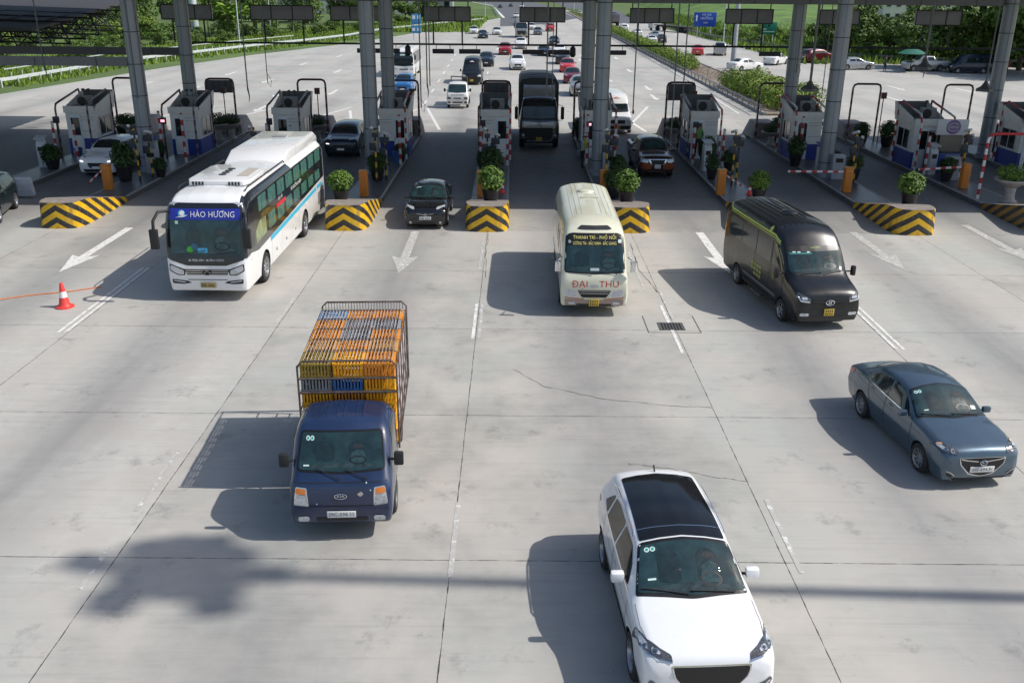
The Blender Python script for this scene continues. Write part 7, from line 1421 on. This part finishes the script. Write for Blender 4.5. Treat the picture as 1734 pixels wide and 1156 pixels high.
grove(LT, [('leafy tree in the farthest left hand belt, * from the left', lambda q: NOTT4(q) and q[1] >= 215), ('leafy tree in the middle left hand belt, * from the left', lambda q: NOTT4(q) and 180 <= q[1] < 215), ('tree in the nearer left hand belt, * from the left', lambda q: NOTT4(q) and q[1] < 180), ('low bush on the grass close behind the left rail, * from the left', lambda q: not NOTT4(q) and q[1] < 140), ('low bush farther along behind the left rail, * from the left', lambda q: not NOTT4(q) and q[1] >= 140)], 'trees beyond the left guardrail')
def woodland(name, label, x0, x1, y0, y1, h, n, seed, size):
    random.seed(seed); L_ = []
    for k in range(int((x1 - x0) / 5)):
        cx = x0 + k * 5 + random.uniform(-2, 2); cy = random.uniform(y0, y1); hh = h * random.uniform(.6, 1.15); L_ += [(blob(cx, cy, hh * .45, 4.2, 4, hh * .5, .7), 1), (blob(cx + random.uniform(-2, 2), cy, hh * .75, 2.6, 2.6, hh * .3, .6), .5)]
    return tag(add_mesh_leaves(name, n, L_, size, LFT, None, seed), label, 'woodland', kind='stuff')
woodland('woodland', 'continuous far belt of trees closing the view on the left', -190, -44, 238, 275, 10, 26000, 301, .5)
woodland('woodland', 'far belt of trees behind the meadow on the right', 120, 300, 330, 380, 11, 12000, 302, .8)
woodland('undergrowth', 'thick undergrowth between the left hand trees', -120, -50, 150, 185, 2.6, 16000, 303, .3)
# banana plants
BAN = leafmat('banana_leaf', (.08, .17, .02), (.25, .38, .06))
random.seed(55); e0 = empty('banana_plant', (0, 0, 0), 0, '', 'banana plant', 'banana plants behind the left rail')
mb = MB(); mb.tube([(0, 0, 0), (.05, 0, 1.2), (0, .05, 2.4)], .14, 8, rend=.07); mb.build('stem', mat('banana_stem', (.12, .15, .05), .7), e0)
mb = MB()
for k in range(13):
    a = k * 2.4; L = random.uniform(1.6, 2.6); el = random.uniform(.5, 1.3); P = []
    for t in range(6): u = t / 5; P.append(Vector((cos(a) * L * u * cos(el * (1 - u * .6)), sin(a) * L * u * cos(el * (1 - u * .6)), 2.2 + L * (u * sin(el) - u * u * .55))))
    sd_v = Vector((-sin(a), cos(a), 0))
    for t in range(5): w0, w1 = .34 * sin(pi * min(1, t / 5 + .12)), .34 * sin(pi * min(1, (t + 1) / 5 + .02)) + .01; mb.add([P[t] - sd_v * w0 + Vector((0, 0, .1)), P[t], P[t + 1], P[t + 1] - sd_v * w1 + Vector((0, 0, .1))], [(0, 1, 2, 3)]); mb.add([P[t], P[t] + sd_v * w0 + Vector((0, 0, .1)), P[t + 1] + sd_v * w1 + Vector((0, 0, .1)), P[t + 1]], [(0, 1, 2, 3)])
mb.build('leaves', BAN, e0, smooth=0, fix=False)
for k, (x, y, s) in enumerate(((-56.5, 180, 1.5), (-53.5, 183, 1.7), (-51, 179, 1.5), (-48.5, 184, 1.6), (-46.5, 180, 1.3), (-55, 187, 1.8), (-50, 188, 1.8), (-45.5, 187, 1.6), (-58.5, 176, 1.2), (-43.5, 192, 1.5))):
    c = e0 if k == 0 else copy_tree(e0); c.location = (x, y, 0); c.scale = (s,) * 3; c.rotation_euler = (0, 0, k * 1.1); c['label'] = f'banana plant with long pale green leaves behind the left rail, {pos[k]} from the left'
# lamp posts, pillars, signs, buildings
def pole(x, y, h, r, m, label, name='lamp_post', arm=0):
    e = empty(name, (x, y, 0), 0, label, 'lamp post' if 'lamp' in name else 'pillar'); mb = MB(); mb.tube([(0, 0, 0), (0, 0, h)], r, 12, rend=r * .7 if r < .5 else None); mb.build('shaft', m, e); mb = MB(); mb.lathe([(r * 1.7, 0), (r * 1.7, .25), (r * 1.05, .4)], n=14); mb.build('base', m, e)
    if arm: mb = MB(); mb.tube([(0, 0, h - .3), (arm * .6, 0, h + .4), (arm, 0, h + .45)], .06, 6); mb.box((arm, 0, h + .42), (.8, .25, .12)); mb.build('lamp_arm', m, e)
    return e
PWH = mat('pale_pole', (.55, .60, .64), .45, .1, noise=.08, nscale=.5)
pole(-60.2, 184, 14, .72, PWH, 'thick pale steel pillar rising from the banana plants', 'billboard_pillar'); pole(-48.5, 215, 14, .5, PWH, 'pale steel pillar among the trees right of the banana plants', 'billboard_pillar')
pole(26.4, 116.5, 13, .34, mat('mast_grey', (.40, .42, .44), .5, .2, noise=.15), 'tall pale lamp column beside the near hedge', 'lamp_post', 2)
for k, (x, y, h, t) in enumerate(((-51, 128, 8, 'left of the girder end'), (-43, 152, 9, 'behind the banana plants'), (-48, 192, 9, 'left of the white billboard'), (-17, 262, 10, 'on the grass wedge'), (20.9, 262, 10, 'on the median hedge'), (20.8, 345, 11, 'far up the median'), (36.5, 170, 9, 'by the blue road sign'), (-9, 300, 10, 'beside the far approach road'), (37.5, 300, 10, 'far along the right carriageway'))): pole(x, y, h, .11, PWH, 'slim white lamp post ' + t, 'lamp_post', 1.6)
# high mast off to the right that throws the soft shadow band across the foreground
e = empty('high_mast_light', (26.2, 11.95, 0), 0, 'tall high mast light standing beyond the right edge of the plaza', 'lamp post'); mb = MB(); mb.tube([(0, 0, 0), (0, 0, 33)], .19, 16, rend=.12); mb.build('mast', PWH, e); mb = MB()
for k in range(11): a = k * pi * 2 / 11; mb.box((1.0 * cos(a), .85 * sin(a), 33.0 + .55 * (k % 3 - 1)), (.62, .5, .36), rz=a)
mb.lathe([(.15, 0), (.8, -.2), (.65, .4), (.1, .7)], (0, 0, 33), 12); mb.build('lamp_crown', GAL, e)
def board(x, y, z, w_, h, m, label, legs=True, name='road_sign', cat='road sign', rz=0, leg_m=None, d=.12):
    e = empty(name, (x, y, 0), rz, label, cat); mb = MB(); mb.box((0, 0, z), (w_, d, h)); p = mb.build('panel', m, e, bevel=.03)
    if legs:
        for sx in (-.3, .3): mb = MB(); mb.tube([(sx * w_, .12, 0), (sx * w_, .12, z + h * .3)], .09, 8); mb.build('leg', leg_m or PWH, e)
    return e, p
def wtext(txt, parent, x, y, z, size, m, bold=.01, sx=1):
    vs, fs = textmesh(txt, size, bold=bold, sx=sx); mb = MB(); mb.add([(x + a, y, z + b) for a, b in vs], fs); return mb.build('lettering', m, parent, smooth=0)
SB = mat('sign_blue', (.015, .07, .42), .4); SG = mat('sign_green', (.01, .17, .10), .4)
e, p = board(36.6, 188.5, 3.4, 4.3, 2.6, SB, 'blue road sign with white lettering on the right'); wtext('HÀ NỘI', p, .3, -.075, 4.25, .5, WH); wtext('HƯỚNG', p, .3, -.075, 3.6, .62, WH); wtext('1KM', p, .1, -.075, 2.8, .45, WH); mb = MB(); mb.prism([(-1.75, 3.1), (-1.5, 3.1), (-1.5, 3.9), (-1.38, 3.9), (-1.62, 4.3), (-1.88, 3.9), (-1.75, 3.9)], .02, axis='y', lo=-.08); mb.build('arrow', WH, p, smooth=0)
e, p = board(42.4, 163, 2.9, 2.6, 1.9, SG, 'green road sign on two legs in the meadow'); mb = MB(); mb.box((0, -.07, 2.35), (2.0, .02, .16)); mb.box((-.7, -.07, 2.75), (.6, .02, .2)); mb.lathe([(.14, -.07), (.001, -.07)], (0, 0, 3.3), 12, axis='y'); mb.build('markings', mat('sign_pale', (.45, .6, .55), .5), p, smooth=0)
e, p = board(-17.3, 172, 3.6, 1.7, 1.7, mat('small_sign_blue', (.05, .25, .5), .4), 'small blue and white signs one above the other near the left rail', rz=0); mb = MB(); mb.box((-.4, -.07, 3.9), (.5, .03, .6)); mb.box((.45, -.07, 3.9), (.5, .03, .6)); mb.build('white_marks', WH, p, smooth=0)
e, p = board(-17.3, 171.4, 1.9, 1.7, 1.3, MC['small_sign_blue'], 'lower small blue sign under its twin near the left rail', legs=False); mb = MB(); mb.box((-.4, -.07, 1.9), (.5, .03, .5)); mb.box((.45, -.07, 1.9), (.5, .03, .5)); mb.build('white_marks', WH, p, smooth=0)
board(-52.5, 243, 4.6, 5.2, 5.0, mat('billboard_pale', (.62, .72, .78), .5, noise=.1, nscale=.7), 'large pale billboard standing above the left trees', name='billboard', cat='billboard')
# blue banner, parasol
e, p = board(58.5, 121, 6.0, 1.0, 3.4, mat('banner_blue2', (.02, .12, .5), .5), 'tall blue banner among the right trees', name='banner', cat='banner', d=.06)
e = empty('parasol', (46.9, 114.2, 0), 0, 'dark green parasol over the small silver pickup', 'parasol'); mb = MB(); mb.tube([(0, 0, 0), (0, 0, 2.6)], .04, 6); mb.build('pole', STEEL, e); mb = MB(); mb.lathe([(1.7, 2.1), (1.0, 2.45), (.05, 2.75), (.001, 2.76)], n=8); mb.build('canopy', mat('parasol_green', (.02, .14, .10), .7), e)
# buildings
def house(x, y, w_, d, h, label, wall, roofm, nw, nh, roof_h=2.5, rz=0):
    e = empty('building', (x, y, 0), rz, label, 'building'); mb = MB(); mb.box((0, 0, h / 2), (w_, d, h)); mb.build('wall', wall, e, smooth=0)
    mb = MB(); mb.prism([(-d / 2 - .6, h), (d / 2 + .6, h), (0, h + roof_h)], w_ + 1.2, axis='x', lo=-w_ / 2 - .6); mb.build('roof', roofm, e, smooth=0)
    for i in range(nw):
        for j in range(nh):
            cx = -w_ / 2 + w_ * (i + .5) / nw; cz = h * (j + .55) / nh; mb = MB(); mb.box((cx, -d / 2 - .03, cz), (w_ / nw * .45, .08, h / nh * .5)); o = mb.build('window', GLASS, e, smooth=0); mb = MB(); mb.box((cx, -d / 2 - .1, cz - h / nh * .28), (w_ / nw * .52, .2, .1)); mb.build('sill', wall, o, smooth=0)
    return e
house(112, 272, 24, 10, 7.2, 'long white two storey building with a red roof behind the right trees', mat('white_wall', (.66, .64, .60), .8, noise=.08), mat('red_roof', (.32, .07, .045), .7, noise=.2), 9, 2, rz=0)
house(-30, 352, 16, 9, 5, 'low grey shed beyond the left trees', mat('grey_wall', (.3, .31, .33), .8, noise=.2), mat('grey_roof', (.25, .27, .3), .6), 4, 1)
e = empty('long_shed', (-62, 330, 0), 0, 'long pale industrial shed far behind the left trees', 'building'); mb = MB(); mb.box((0, 0, 2.5), (70, 12, 5)); mb.build('wall', MC['white_wall'], e, smooth=0); mb = MB(); mb.prism([(-6.6, 5), (6.6, 5), (0, 7)], 71, axis='x', lo=-35.5); mb.build('roof', MC['grey_roof'], e, smooth=0)
